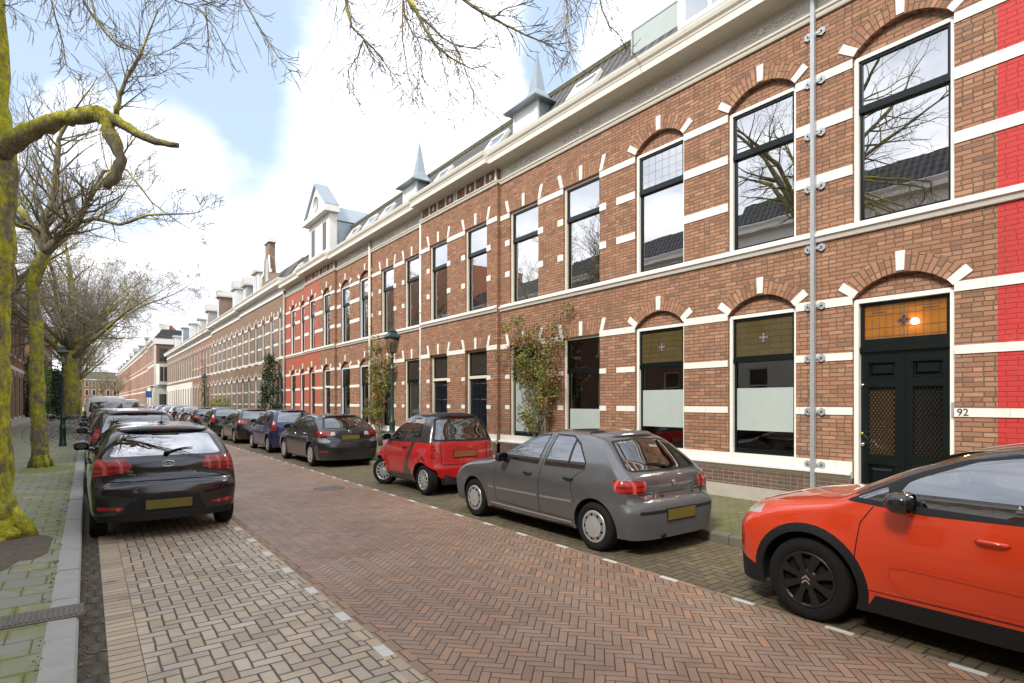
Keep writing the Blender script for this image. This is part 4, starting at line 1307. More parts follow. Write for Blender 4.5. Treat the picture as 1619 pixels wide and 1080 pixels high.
def circ(cy, cz, r, n=28, a0=0, a1=2*PI): return [(cy+r*math.cos(a0+(a1-a0)*k/n), cz+r*math.sin(a0+(a1-a0)*k/n)) for k in range(n)]

def cut(bm, poly, view, mi, only=None):
    """cut the outline of poly into the shell (as seen from view) and give the faces inside material mi"""
    ax = {'side': (1, 2), 'rear': (0, 2), 'front': (0, 2), 'top': (0, 1)}[view]
    x0, x1 = min(p[0] for p in poly)-.01, max(p[0] for p in poly)+.01; y0, y1 = min(p[1] for p in poly)-.01, max(p[1] for p in poly)+.01
    def ok(f):
        n = f.normal; c = f.calc_center_median()
        if view == 'side' and n.x > -.30: return False
        if view == 'rear' and not (n.y < -.18 and c.y < 1.3): return False
        if view == 'front' and not (n.y > .18): return False
        if view == 'top' and not (n.z > .3): return False
        us = [v.co[ax[0]] for v in f.verts]; vs = [v.co[ax[1]] for v in f.verts]
        return max(us) > x0 and min(us) < x1 and max(vs) > y0 and min(vs) < y1
    N = len(poly)
    for i in range(N):
        a, b_ = poly[i-1], poly[i]
        if math.hypot(a[0]-b_[0], a[1]-b_[1]) < 1e-5: continue
        e0, e1 = min(a[0], b_[0])-.012, max(a[0], b_[0])+.012; e2, e3 = min(a[1], b_[1])-.012, max(a[1], b_[1])+.012
        fs = []
        for f in bm.faces:
            if not ok(f): continue
            us = [v.co[ax[0]] for v in f.verts]; vs = [v.co[ax[1]] for v in f.verts]
            if max(us) > e0 and min(us) < e1 and max(vs) > e2 and min(vs) < e3: fs.append(f)
        if not fs: continue
        co = [0, 0, 0]; co[ax[0]], co[ax[1]] = a; no = [0, 0, 0]; no[ax[0]], no[ax[1]] = b_[1]-a[1], -(b_[0]-a[0])
        geom = list({v for f in fs for v in f.verts})+list({e for f in fs for e in f.edges})+fs
        bmesh.ops.bisect_plane(bm, geom=geom, dist=1e-5, plane_co=co, plane_no=no)
    bm.normal_update()
    for f in bm.faces:
        if not ok(f): continue
        c = f.calc_center_median()
        if inside((c[ax[0]], c[ax[1]]), poly) and (only is None or f.material_index in only): f.material_index = mi

def wheel(par, x, y, r, wd, kind, m, side=-1, steer=0, z=None, face=None):
    """wheel with its outer face towards side*x; local car coordinates"""
    z = r if z is None else z
    w = MB(); h = wd/2
    prof = [(r*.66, -h*.8), (r*.70, -h), (r*.90, -h*1.02), (r*.975, -h*.85), (r, -h*.62), (r, h*.62), (r*.975, h*.85), (r*.90, h*1.02), (r*.70, h), (r*.66, h*.8)]
    w.lathe(prof, (0, 0, 0), 40, 'x')
    # tread grooves
    w.cur = 0
    t = w.build('wheel', M_rubber, par); 
    s = side
    f = MB()
    f.lathe([(r*.665, -h*.8), (r*.64, 0), (r*.62, h*.55), (.001, h*.4)] if s > 0 else [(.001, -h*.4), (r*.62, -h*.55), (r*.64, 0), (r*.665, h*.8)], (0, 0, 0), 32, 'x')
    f.build('brake_disc', M_seam, t)
    q = MB(); o = s*h
    if kind == 'cap':
        # domed silver cover with small slots round the edge
        q.lathe([(r*.665, o*.92), (r*.64, o*1.02), (r*.60, o*.98), (r*.56, o*1.00)], (0, 0, 0), 48, 'x')
        n = 9
        q.lathe([(r*.44, o*1.06), (r*.36, o*1.10), (r*.20, o*1.09), (r*.17, o*1.14), (r*.10, o*1.15), (.001, o*1.15)], (0, 0, 0), 48, 'x')
        for k in range(n):
            a0 = 2*PI*k/n; pts = []
            for (rr, da, xo) in ((.43, .05, 1.06), (.575, .09, 1.0), (.575, .56, 1.0), (.43, .60, 1.06)):
                pts.append((o*xo, r*rr*math.cos(a0+da), r*rr*math.sin(a0+da)))
            q.poly(pts); q.poly(pts[::-1])
    elif kind == 'spoke':
        n = face or 12
        q.lathe([(r*.67, o*.90), (r*.655, o*1.01), (r*.61, o*1.00), (r*.585, o*.86)], (0, 0, 0), 48, 'x')
        q.lathe([(r*.19, o*.80), (r*.17, o*.96), (r*.11, o*1.0), (.001, o*1.0)], (0, 0, 0), 24, 'x')
        for k in range(n):
            a = 2*PI*k/n; wa, wb = .20*PI/n*2.0, .17*PI/n*1.2
            P = []
            for (xo, dr) in ((.72, 0), (.94, 0)):
                for (rr, sgn, wdt) in ((.14, -1, .062), (.14, 1, .062), (.60, 1, .05), (.60, -1, .05)):
                    rr *= r; yy = wdt*r*sgn*(9/n)**.5*1.25; xx = o*(xo+(.05 if rr > .3*r else 0))
                    P.append((xx, rr*math.cos(a)-yy*math.sin(a), rr*math.sin(a)+yy*math.cos(a)))
            q.hexa(P)
    elif kind == 'eight':
        q.lathe([(r*.69, o*.86), (r*.675, o*1.02), (r*.64, o*1.02), (r*.60, o*.80)], (0, 0, 0), 56, 'x')
        q.lathe([(r*.26, o*.80), (r*.22, o*.93), (r*.15, o*.95), (.001, o*.95)], (0, 0, 0), 24, 'x')
        n = 8
        for k in range(n):
            a = 2*PI*(k+.5)/n
            for (ra, rb, wa, wb, xa, xb) in ((.20, .45, .06, .085, .93, .97), (.45, .64, .085, .125, .97, 1.0)):
                P = []
                for dx in (-.16, 0):
                    for (rr, sgn, ww, xx) in ((ra, -1, wa, xa), (ra, 1, wa, xa), (rb, 1, wb, xb), (rb, -1, wb, xb)):
                        P.append((o*(xx+dx), r*rr*math.cos(a)-ww*r*sgn*math.sin(a), r*rr*math.sin(a)+ww*r*sgn*math.cos(a)))
                q.hexa(P)
    rim = q.build('rim', m, t)
    t.location = (x, y, z); t.rotation_euler = (0, 0, steer)
    return t

def ribbon(sh, pts, w, m, name, par, off=.0025, both=True, close=False, view='side'):
    """thin strip that follows the flank along a (y,z) polyline"""
    P = []
    for a, b_ in zip(pts, pts[1:]):
        n = max(1, int(math.hypot(b_[0]-a[0], b_[1]-a[1])/.03))
        for k in range(n): P.append((a[0]+(b_[0]-a[0])*k/n, a[1]+(b_[1]-a[1])*k/n))
    P.append(pts[-1]); P = np.array(P); T = np.gradient(P, axis=0); T /= np.linalg.norm(T, axis=1)[:, None]+1e-9
    N = np.c_[-T[:, 1], T[:, 0]]*w/2
    for s in ((-1, 1) if both else (-1,)):
        b = MB()
        L_, R_ = P+N, P-N; xl = sh.S(L_[:, 0], L_[:, 1])+off; xr = sh.S(R_[:, 0], R_[:, 1])+off
        prev = None
        for k in range(len(P)):
            cur = (b.vert((s*xl[k], L_[k, 0], L_[k, 1])), b.vert((s*xr[k], R_[k, 0], R_[k, 1])))
            if prev: b.face((prev[0], prev[1], cur[1], cur[0]))
            prev = cur
        b.build(name, m, par)

def rear_strip(sh, pts, w, m, name, par, off=.003, front=False):
    """thin strip on the tail following (x,z) polyline, mirrored"""
    P = []
    for a, b_ in zip(pts, pts[1:]):
        n = max(1, int(math.hypot(b_[0]-a[0], b_[1]-a[1])/.03))
        for k in range(n): P.append((a[0]+(b_[0]-a[0])*k/n, a[1]+(b_[1]-a[1])*k/n))
    P.append(pts[-1]); P = np.array(P); T = np.gradient(P, axis=0); T /= np.linalg.norm(T, axis=1)[:, None]+1e-9
    N = np.c_[-T[:, 1], T[:, 0]]*w/2; b = MB(); prev = None; d = off if front else -off
    for p, n in zip(P, N):
        q = []
        for s in (1, -1):
            x, z = p+n*s; q.append(b.vert((x, sh.rear_y(x, z, front)+d, z)))
        if prev: b.face((prev[0], prev[1], q[1], q[0]))
        prev = q
    b.build(name, m, par)

M_mirror = simple('dark_mirror_glass', (.12, .13, .14), .1, metal=1., var=.03)
def paint(name, col, metal=.0, rough=.3, flake=0.):
    m, nt, b = new_mat(name)
    p = opos(nt)
    P = nt.sep(p)
    dirt = nt.smooth(nt.m('ADD', P[2], nt.m('MULTIPLY', nt.noise(p, 6., 4), .25)), .12, .62, .16, 0.)
    c = nt.mix(nt.noise(p, 3., 3), tuple(q*.94 for q in col), tuple(min(1, q*1.05) for q in col))
    if flake: c = nt.mix(nt.m('MULTIPLY', nt.noise(p, 900., 1), flake), c, tuple(min(1, q*2+.1) for q in col))
    c = nt.mix(dirt, c, (.10, .09, .075))
    nt.put(b.inputs['Base Color'], c); b.inputs['Metallic'].default_value = metal; b.inputs['Roughness'].default_value = rough
    b.inputs['Coat Weight'].default_value = 1.; nt.put(b.inputs['Coat Roughness'], nt.smooth(dirt, 0, .4, .03, .35))
    return m

def make_car(name, label, loc, rz, spec, group='cars parked on the right side of the street'):
    t = thing(name, label, spec.get('cat', 'car'), loc, rz, group); OFF[0] = Vector((0, 0, 0))
    sh = Shell(**spec['shell']); L, W = sh.L, sh.W
    bm = sh.mesh(spec.get('nu', 110), spec.get('nv', 44))
    for f in bm.faces: f.material_index = 0
    mats = [spec['paint']]; names = ['body']
    def slot(nm, m):
        mats.append(m); names.append(nm); return len(mats)-1
    for (nm, m, view, poly) in spec['regions']:
        if nm in names and mats[names.index(nm)] is m: k = names.index(nm)
        else: k = slot(nm, m)
        cut(bm, poly, view, k)
    # wheel openings
    ra = spec.get('arch', sh.rw+.055)
    k = slot('_hole', M_seam)
    for wy in sh.wheels: cut(bm, circ(wy, sh.rw, ra, 36), 'side', k)
    bmesh.ops.delete(bm, geom=[f for f in bm.faces if f.material_index == k and f.calc_center_median().z < sh.rw+ra+.02 and f.normal.x < -.2], context='FACES')
    # mirror
    dup = bmesh.ops.duplicate(bm, geom=bm.verts[:]+bm.edges[:]+bm.faces[:])
    dv = [e for e in dup['geom'] if isinstance(e, bmesh.types.BMVert)]
    for v_ in dv: v_.co.x *= -1
    bmesh.ops.reverse_faces(bm, faces=[e for e in dup['geom'] if isinstance(e, bmesh.types.BMFace)])
    bmesh.ops.remove_doubles(bm, verts=bm.verts, dist=.0004)
    bmesh.ops.recalc_face_normals(bm, faces=bm.faces)
    # outward?
    bm.normal_update()
    tot = sum(f.normal.z*f.calc_area() for f in bm.faces)
    if tot < 0: bmesh.ops.reverse_faces(bm, faces=bm.faces); bm.normal_update()
    vn = {v_.index: v_.normal.copy() for v_ in bm.verts}; bm.verts.index_update()
    norm = [v_.normal.copy() for v_ in bm.verts]; cos = [v_.co.copy() for v_ in bm.verts]
    groups = {}
    for f in bm.faces: groups.setdefault(names[f.material_index], []).append(([v_.index for v_ in f.verts], f.material_index))
    objs = {}
    for nm, fl in groups.items():
        if nm == '_hole': nm = 'body'
        sets = [fl]
        if nm in spec.get('pair', ()):       # one object per side
            sets = [[q for q in fl if sum(cos[i].x for i in q[0]) < 0], [q for q in fl if sum(cos[i].x for i in q[0]) >= 0]]
        for fs in sets:
            if not fs: continue
            used = sorted({i for q in fs for i in q[0]}); rm = {i: k for k, i in enumerate(used)}
            me = bpy.data.meshes.new(nm)
            me.from_pydata([cos[i] for i in used], [], [[rm[i] for i in q[0]] for q in fs])
            me.materials.append(mats[fs[0][1]]); me.polygons.foreach_set('use_smooth', [True]*len(me.polygons)); me.update()
            me.normals_split_custom_set_from_vertices([norm[i] for i in used])
            o = bpy.data.objects.new(nm, me); COL.objects.link(o); o.parent = t; objs.setdefault(nm, []).append(o)
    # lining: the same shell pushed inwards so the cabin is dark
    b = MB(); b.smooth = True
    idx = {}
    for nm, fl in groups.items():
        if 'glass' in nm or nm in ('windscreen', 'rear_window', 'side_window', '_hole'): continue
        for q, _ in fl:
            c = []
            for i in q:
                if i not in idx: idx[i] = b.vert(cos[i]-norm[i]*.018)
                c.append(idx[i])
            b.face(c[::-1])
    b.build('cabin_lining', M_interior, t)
    bm.free()
    # arch liners and underbody
    b = MB(); rb = ra+.002
    for wy in sh.wheels:
        for s in (-1, 1):
            n = 20; xs = (W/2-.012-sh.taper*.3, W/2-.30)
            pr = []
            for k in range(n+1):
                a = -.25+(PI+.5)*k/n
                yy, zz = wy+rb*math.cos(a), sh.rw+rb*math.sin(a)
                xo = float(sh.S([yy], [max(zz, sh.zb)])[0])-.006
                pr.append((b.vert((s*xo, yy, zz)), b.vert((s*(W/2-.32), yy, zz))))
            b.smooth = True
            for p0, p1 in zip(pr, pr[1:]): b.face((p0[0], p1[0], p1[1], p0[1]))
            b.smooth = False
            b.face([p[1] for p in pr])
    b.build('wheel_housing', M_plast, t)
    b = MB(); y0, y1 = .38, L-.3; ws = sh.wheels
    b.box(-W/2+.33, W/2-.33, y0, y1, sh.zb+.005, sh.zb+.30)
    b.box(-W/2+.06, W/2-.06, ws[0]+ra+.03, ws[1]-ra-.03, sh.zb+.003, sh.zb+.12)
    b.build('underbody', M_plast, t)
    for s in (-1, 1):
        for wi, wy in enumerate(ws):
            wheel(t, s*(W/2-spec.get('wd', .19)/2-spec.get('wi', .025)), wy, sh.rw, spec.get('wd', .19), spec['wheel'][0], spec['wheel'][1], s,
                  spec.get('steer', 0) if wi == 1 else 0, face=spec['wheel'][2] if len(spec['wheel']) > 2 else None)
    for (pts, w_) in spec.get('seams', []): ribbon(sh, pts, w_, M_seam, 'door_gap', t)
    for (pts, w_, m, nm) in spec.get('strips', []): ribbon(sh, pts, w_, m, nm, t, .006)
    for (pts, w_, m, nm) in spec.get('rear', []): rear_strip(sh, pts, w_, m, nm, t)
    # handles
    for (y, z, m) in spec.get('handles', []):
        for s in (-1, 1):
            x = float(sh.S([y], [z])[0])
            b = MB(); b.tube([(s*(x+.004), y-.085, z-.003), (s*(x+.028), y-.06, z), (s*(x+.032), y, z+.003), (s*(x+.028), y+.06, z+.003), (s*(x+.004), y+.085, z)], [.012, .014, .014, .014, .011], 8)
            hb = b.build('door_handle', m, t)
    # mirrors
    if 'mirror' in spec:
        y, z, m = spec['mirror'][:3]; sc = spec['mirror'][3] if len(spec['mirror']) > 3 else 1.
        for s in (-1, 1):
            x = float(sh.S([y], [z])[0])
            b = MB(); b.tube([(s*(x-.03), y, z-.01), (s*(x+.07), y-.01, z+.01)], [.035, .028], 8)
            cx = x+.13
            # shell: rounded wedge
            R = []
            for (yy, sc_) in ((-.055, .82), (-.05, .95), (-.02, 1.), (.03, .9), (.07, .6), (.085, .2)):
                ring = []
                for q in range(20):
                    a = 2*PI*q/20; ex = math.copysign(abs(math.cos(a))**.6, math.cos(a)); ez = math.copysign(abs(math.sin(a))**.65, math.sin(a))
                    ring.append(b.vert((s*(cx+.10*sc*ex*sc_), y+yy*sc, z+.055+.065*sc*ez*sc_-(.010 if ex > 0 else 0)*abs(ex))))
                R.append(ring)
            b.smooth = True
            for A, B in zip(R, R[1:]):
                for q in range(20): b.face((A[q], A[(q+1) % 20], B[(q+1) % 20], B[q]))
            b.face(R[-1])
            o = b.build('door_mirror', m, t)
            g = MB(); g.poly([(s*(cx+.072*sc*math.cos(2*PI*q/16)), y-.05*sc, z+.055+.044*sc*math.sin(2*PI*q/16)) for q in range(16)]); g.build('mirror_glass', M_mirror, o)
    # number plate
    if 'plate' in spec:
        z, w_, h_, m, tilt = spec['plate']; y = min(sh.rear_y(w_/2, z-h_/2), sh.rear_y(w_/2, z+h_/2), sh.rear_y(.02, z))-.008
        b = MB(); b.box(-w_/2-.012, w_/2+.012, y-.002, y+.08, z-h_/2-.012, z+h_/2+.012); p = b.build('plate_holder', M_plast, t)
        b = MB(); b.box(-w_/2, w_/2, y-.008, y-.0021, z-h_/2, z+h_/2); b.build('number_plate', m, t)
    if 'wiper' in spec:
        x0, z0, x1, z1 = spec['wiper']; b = MB(); pts = []
        for k in range(9):
            x, z = x0+(x1-x0)*k/8, z0+(z1-z0)*k/8+.02*math.sin(PI*k/8); pts.append((x, sh.rear_y(x, z)-.022, z))
        b.tube(pts, [.020, .016, .013, .011, .010, .009, .008, .007, .005], 6)
        b.lathe([(.028, 0), (.03, .02), (0, .035)], (x0, pts[0][1]-.01, z0), 12, 'y')
        b.build('rear_wiper', M_plast, t)
    if 'seats' in spec:
        for (y, z, n) in spec['seats']:
            for k in range(n):
                x = (k-(n-1)/2)*(.72 if n == 2 else .46)
                b = MB()
                prof = [(y-.02, z-.62), (y+.12, z-.62), (y+.04, z-.10), (y-.02, z-.06), (y-.08, z-.10)]
                b.prism(prof, x-.22, x+.22, 'x')
                b.ball((x, y-.055, z+.02), (.13, .055, .09), 12, 8)
                b.build('seat', M_seat, t, bevel=.02)
        if 'wheelpos' in spec:
            x, y, z = spec['wheelpos']; b = MB(); P = []
            for k in range(25):
                a = 2*PI*k/24; P.append((x+.18*math.cos(a), y+.09*math.sin(a)*.9, z+.16*math.sin(a)))
            b.tube(P, .014, 8, caps=False); b.tube([(x-.17, y, z), (x+.17, y, z)], .015, 6); b.build('steering_wheel', M_plast, t)
            b = MB(); b.box(-W/2+.16, W/2-.16, y+.12, y+.6, z-.3, z+.06); b.build('dashboard', M_interior, t, bevel=.03)
    return t, sh
M_seat = simple('grey_seat_fabric', (.055, .055, .06), .9, var=.2, scale=30.)
def widths(W, H, belt=.93, roof=.60, low=.93):
    h = W/2
    return [(.10, h*low*.97), (.22, h*low), (.34, h*.965), (.50, h*.99), (.66, h), (.80, h*.985), (belt, h*.945), (belt+.10, h*.90), (belt+(H-belt)*.6, h*.78), (H-.10, h*.70), (H, h*.66), (H+.1, h*.62)]
CROWN = [(0, .34), (.10, .20), (.17, .12), (.30, .10), (.42, .11), (.52, .13), (.62, .13), (.72, .12), (.84, .16), (.92, .32), (1, .45)]

# ---- orange car at the right edge
P_or = paint('orange_car_paint', (.66, .048, .008), 0., .22)
P_blk = paint('black_car_paint', (.006, .006, .007), 0., .25)
P_roofb = paint('black_roof_paint', (.010, .010, .011), 0., .25)
win_all = rpoly([(2.92, 1.00), (2.52, 1.22), (2.22, 1.35), (1.9, 1.41), (1.5, 1.435), (1.0, 1.42), (.55, 1.36), (.36, 1.12), (.45, 1.02), (1.5, .985), (2.4, .96)], .03)
c3 = dict(shell=dict(top=[(0, .30), (.01, .5), (.03, .75), (.06, .95), (.12, 1.08), (.30, 1.34), (.5, 1.44), (1.0, 1.485), (1.6, 1.49), (2.05, 1.455), (2.45, 1.34), (2.85, 1.13), (3.02, 1.04), (3.3, .985), (3.6, .93), (3.83, .85), (3.94, .72), (3.98, .55), (3.996, .30)],
        wid=widths(1.75, 1.49, .97, low=.94), L=3.996, W=1.75, crown=CROWN, zb=.19, wheels=(.656, 3.196), rw=.325, flare=.015, taper=.07),
    paint=P_or, wheel=('eight', M_blackrim), pair=('side_window', 'black_trim', 'headlight'), arch=.385,
    regions=[('roof', P_roofb, 'side', [(3.1, 1.02), (2.75, 1.06), (2.5, 1.20), (2.2, 1.33), (1.9, 1.40), (1.5, 1.425), (1., 1.41), (.5, 1.34), (.3, 1.1), (-.1, 1.1), (-.1, 1.7), (3.1, 1.7)]),
             ('roof', P_roofb, 'top', [(.02, .0), (.02, 2.6), (-.8, 2.6), (-.8, 0)]),
             ('windscreen', M_carglass, 'front', rpoly([(.02, 1.06), (.02, 1.43), (-.52, 1.40), (-.70, 1.06)], .04)),
             ('black_trim', M_plast, 'side', win_all),
             ('side_window', M_carglass, 'side', rpoly([(2.60, 1.02), (2.52, 1.17), (2.44, 1.215), (2.14, 1.345), (1.88, 1.39), (1.62, 1.41), (1.60, 1.00)], .03)),
             ('side_window', M_carglass, 'side', rpoly([(2.84, 1.03), (2.64, 1.13), (2.63, 1.02)], .02)),
             ('side_window', M_carglass, 'side', rpoly([(1.52, 1.0), (1.53, 1.41), (1.0, 1.395), (.80, 1.30), (.75, 1.04)], .03)),
             ('cladding', M_plast, 'side', [(3.196+.455*math.cos(a), .325+.455*math.sin(a)) for a in [PI*k/18-.18 for k in range(21)]]+[(2.70, .33), (1.12, .33)]+[(.656+.455*math.cos(a), .325+.455*math.sin(a)) for a in [PI*k/18-.10 for k in range(20)]]+[(.10, .0), (3.7, .0)]),
             ('front_bumper_skirt', M_plast, 'side', [(3.6, .0), (3.62, .34), (3.80, .40), (3.9, .52), (4.1, .60), (4.1, .0)]),
             ('headlight', M_clearlamp, 'side', rpoly([(3.60, .80), (3.88, .76), (4.1, .72), (4.1, .77), (3.85, .83), (3.62, .86)], .015)),
             ('lower_lamp', M_clearlamp, 'side', rpoly([(3.80, .52), (4.1, .50), (4.1, .64), (3.86, .66)], .03)),
             ('black_grille', M_plast, 'front', rpoly([(.02, .42), (.02, .56), (-.5, .54), (-.45, .42)], .02)),
             ],
    seams=[([(2.80, .36), (2.83, .6), (2.80, .85), (2.72, .98)], .007), ([(1.66, .36), (1.66, .96)], .007), ([(2.80, .36), (1.66, .36)], .005)],
    strips=[([(2.62, .50), (2.60, .57), (2.50, .585), (2.2, .575), (1.7, .56)], .022, P_or, 'door_bump'), ([(2.62, .50), (2.58, .42), (2.45, .385), (1.7, .38)], .022, P_or, 'door_bump')],
    handles=[(2.02, .85, P_or), (.98, .88, P_or)], mirror=(2.50, 1.00, M_blackgloss if False else P_roofb, 1.15), 
    seats=[(1.75, 1.15, 2), (.95, 1.12, 3)], wheelpos=(-.36, 2.18, .98))
P_grey = paint('faded_grey_car_paint', (.115, .120, .124), .45, .30)
M_mould = simple('highlit_side_moulding', (.19, .19, .19), .45, var=.08)  # paler than the body: paints in the light along the moulding's top edge
M_bump = simple('grey_plastic_bumper', (.085, .086, .088), .5, var=.1)
p306 = dict(shell=dict(top=[(0, .28), (.0, .42), (.015, .54), (.05, .60), (.10, .63), (.115, .80), (.15, .90), (.24, .965), (.45, 1.13), (.70, 1.31), (.92, 1.365), (1.2, 1.385), (1.6, 1.385), (1.95, 1.34), (2.3, 1.19), (2.72, .98), (2.92, .93), (3.4, .87), (3.75, .77), (3.93, .64), (3.985, .5), (3.995, .3)],
        wid=widths(1.69, 1.385, .90), L=3.995, W=1.69, n=3.1, crown=[(0, .25), (.10, .16), (.17, .11), (.30, .10), (.42, .10), (.52, .12), (.62, .12), (.72, .11), (.84, .14), (.92, .26), (1, .36)], zb=.20, wheels=(.63, 3.20), rw=.285, flare=.012, taper=.07),
    paint=P_grey, wheel=('cap', M_silver), wd=.175, pair=('side_window', 'black_trim', 'tail_light', 'reflector'), arch=.335,
    regions=[('black_trim', M_plast, 'side', rpoly(grow([(2.55, .955), (2.16, 1.20), (1.88, 1.295), (1.66, 1.315), (1.70, .935)], .012), .02)),
             ('black_trim', M_plast, 'side', rpoly(grow([(1.56, .935), (1.53, 1.32), (1.22, 1.315), (1.03, 1.22), (.84, 1.02), (.83, .945)], .012), .02)),
             ('side_window', M_carglass, 'side', rpoly([(2.53, .96), (2.15, 1.195), (1.88, 1.285), (1.67, 1.305), (1.71, .94)], .02)),
             ('side_window', M_carglass, 'side', rpoly([(1.55, .94), (1.52, 1.31), (1.22, 1.305), (1.16, 1.28), (1.14, .94)], .02)),
             ('side_window', M_carglass, 'side', rpoly([(1.10, .945), (1.12, 1.255), (1.03, 1.205), (.85, 1.02), (.84, .95)], .02)),
             ('windscreen', M_carglass, 'front', rpoly([(.02, .99), (.02, 1.33), (-.50, 1.30), (-.66, .99)], .04)),
             ('black_trim', M_plast, 'rear', rpoly([(.03, .93), (.03, 1.305), (-.48, 1.275), (-.635, .985), (-.60, .94)], .03)),
             ('rear_window', M_carglass, 'rear', rpoly([(.03, .955), (.03, 1.29), (-.46, 1.26), (-.60, .985), (-.57, .96)], .03)),
             ('bumper', M_bump, 'side', [(-.2, .0), (-.2, .595), (.30, .60), (.95, .56), (.95, .0)]),
             ('bumper', M_bump, 'rear', [(.02, .0), (.02, .598), (-.9, .598), (-.9, 0)]),
             ('front_bumper', M_bump, 'front', [(.03, 0), (.03, .545), (-.95, .545), (-.95, 0)]), ('front_bumper', M_bump, 'side', [(3.5, .0), (3.52, .52), (3.8, .56), (4.1, .56), (4.1, .0)]),
             ('tail_light', M_redlamp, 'rear', rpoly([(-.50, .70), (-.86, .72), (-.87, .865), (-.47, .845)], .02)),
             ('tail_light', M_redlamp, 'side', rpoly([(.02, .70), (.30, .735), (.36, .86), (.05, .87)], .02)),
             ('headlight', M_clearlamp, 'side', rpoly([(3.70, .62), (3.72, .72), (4.1, .66), (4.1, .58)], .02)),
             ],
    seams=[([(2.62, .33), (2.64, .6), (2.60, .90)], .007), ([(1.63, .30), (1.63, .60), (1.61, .92), (1.58, 1.33)], .007), ([(.93, .52), (1.0, .66), (1.02, .8), (.82, .95)], .007), ([(2.62, .33), (.98, .30)], .006)],
    strips=[([(2.80, .515), (2.66, .515)], .03, M_mould, 'side_moulding'), ([(2.60, .515), (1.66, .525)], .03, M_mould, 'side_moulding'), ([(1.60, .525), (1.0, .535)], .03, M_mould, 'side_moulding'),
            ([(2.78, .28), (1.02, .27)], .02, M_silver, 'sill_edge')],
    rear=[([(-.60, .695), (.60, .695)], .008, M_seam, 'tailgate_gap'), ([(-.66, .50), (.66, .50)], .035, M_plast, 'bumper_strip')],
    handles=[(1.86, .80, M_plast), (1.06, .81, M_plast)], mirror=(2.36, .93, M_plast, .95),
    plate=(.455, .50, .12, M_plate, 0), wiper=(.05, .97, -.30, 1.02),
    seats=[(1.75, 1.08, 2), (1.0, 1.05, 2)], wheelpos=(-.36, 2.1, .92))

P_red = paint('red_car_paint', (.46, .012, .012), 0., .28)
P_smartgrey = paint('dark_grey_cell_paint', (.055, .057, .06), .5, .3)
smart = dict(shell=dict(top=[(0, .28), (.0, .50), (.02, .60), (.035, .85), (.055, 1.02), (.10, 1.12), (.22, 1.40), (.33, 1.50), (.55, 1.535), (1.0, 1.545), (1.28, 1.51), (1.55, 1.37), (1.92, 1.10), (2.08, .99), (2.28, .90), (2.47, .76), (2.575, .56), (2.60, .28)],
        wid=widths(1.56, 1.54, .98, low=.9), L=2.60, W=1.53, crown=[(0, .26), (.12, .17), (.25, .12), (.4, .11), (.55, .12), (.7, .14), (.85, .2), (1, .38)], zb=.20, wheels=(.34, 2.19), rw=.288, flare=.03, taper=.06),
    paint=P_red, wheel=('spoke', M_silver, 12), steer=math.radians(28), wd=.175, pair=('side_window', 'black_trim', 'tail_light'), nu=90, arch=.335, cat='car',
    regions=[('dark_cell', P_smartgrey, 'side', [(3., .97), (1.60, .955), (1.10, .96), (.96, .97), (.70, .985), (-.2, .985), (-.2, 1.8), (3., 1.8)]),
             ('dark_cell', P_smartgrey, 'side', [(.80, .98), (1.14, .33), (1.92, .32), (1.98, .22), (.78, .19), (.74, .33), (.92, .52), (.66, .985)]),
             ('dark_cell', P_smartgrey, 'rear', [(.02, 1.0), (.02, 1.8), (-.9, 1.8), (-.9, 1.0)]),
             ('dark_cell', P_smartgrey, 'top', [(.02, 0), (.02, 1.9), (-.9, 1.9), (-.9, 0)]),
             ('side_window', M_carglass, 'side', rpoly([(1.90, 1.02), (1.52, 1.32), (1.24, 1.435), (.98, 1.455), (1.16, 1.0)], .03)),
             ('side_window', M_carglass, 'side', rpoly([(.92, 1.45), (.60, 1.44), (.50, 1.08), (1.05, 1.05)], .03)),
             ('black_trim', M_plast, 'rear', rpoly([(.03, 1.01), (.03, 1.47), (-.52, 1.44), (-.66, 1.02)], .04)),
             ('rear_window', M_carglassdk, 'rear', rpoly([(.03, 1.04), (.03, 1.43), (-.49, 1.41), (-.61, 1.05)], .04)),
             ('windscreen', M_carglass, 'front', rpoly([(.02, 1.05), (.02, 1.46), (-.5, 1.42), (-.62, 1.05)], .04)),
             ('dark_skirt', M_plast, 'side', [(-.2, 0), (-.2, .335), (.2, .30), (.2, 0)]), ('dark_skirt', M_plast, 'rear', [(.02, 0), (.02, .335), (-.9, .335), (-.9, 0)]),
             ('tail_light', M_redlamp, 'rear', circ(-.625, .885, .066, 20)), ('tail_light', M_redlamp, 'rear', circ(-.635, .735, .066, 20)),
             ('headlight', M_clearlamp, 'side', rpoly([(2.25, .66), (2.5, .60), (2.62, .66), (2.45, .78), (2.28, .82)], .04)),
             ],
    seams=[([(1.92, .34), (1.96, .7), (1.92, .96)], .007), ([(1.92, .34), (1.16, .35), (.88, .92)], .006), ([(1.02, 1.46), (.95, 1.0), (.94, .96)], .006)],
    rear=[([(-.52, .98), (-.50, .58), (.50, .58), (.52, .98)], .010, M_seam, 'tailgate_gap'), ([(-.48, .575), (.48, .575)], .010, M_seam, 'bumper_gap'), ([(-.44, .885), (0, .90), (.44, .885)], .035, P_red, 'tailgate_ledge')],
    handles=[(1.06, .87, M_plast)], mirror=(1.72, 1.0, P_smartgrey, 1.0), plate=(.775, .50, .12, M_plateor, 0),
    seats=[(.85, 1.15, 2)], wheelpos=(-.33, 1.25, .98))

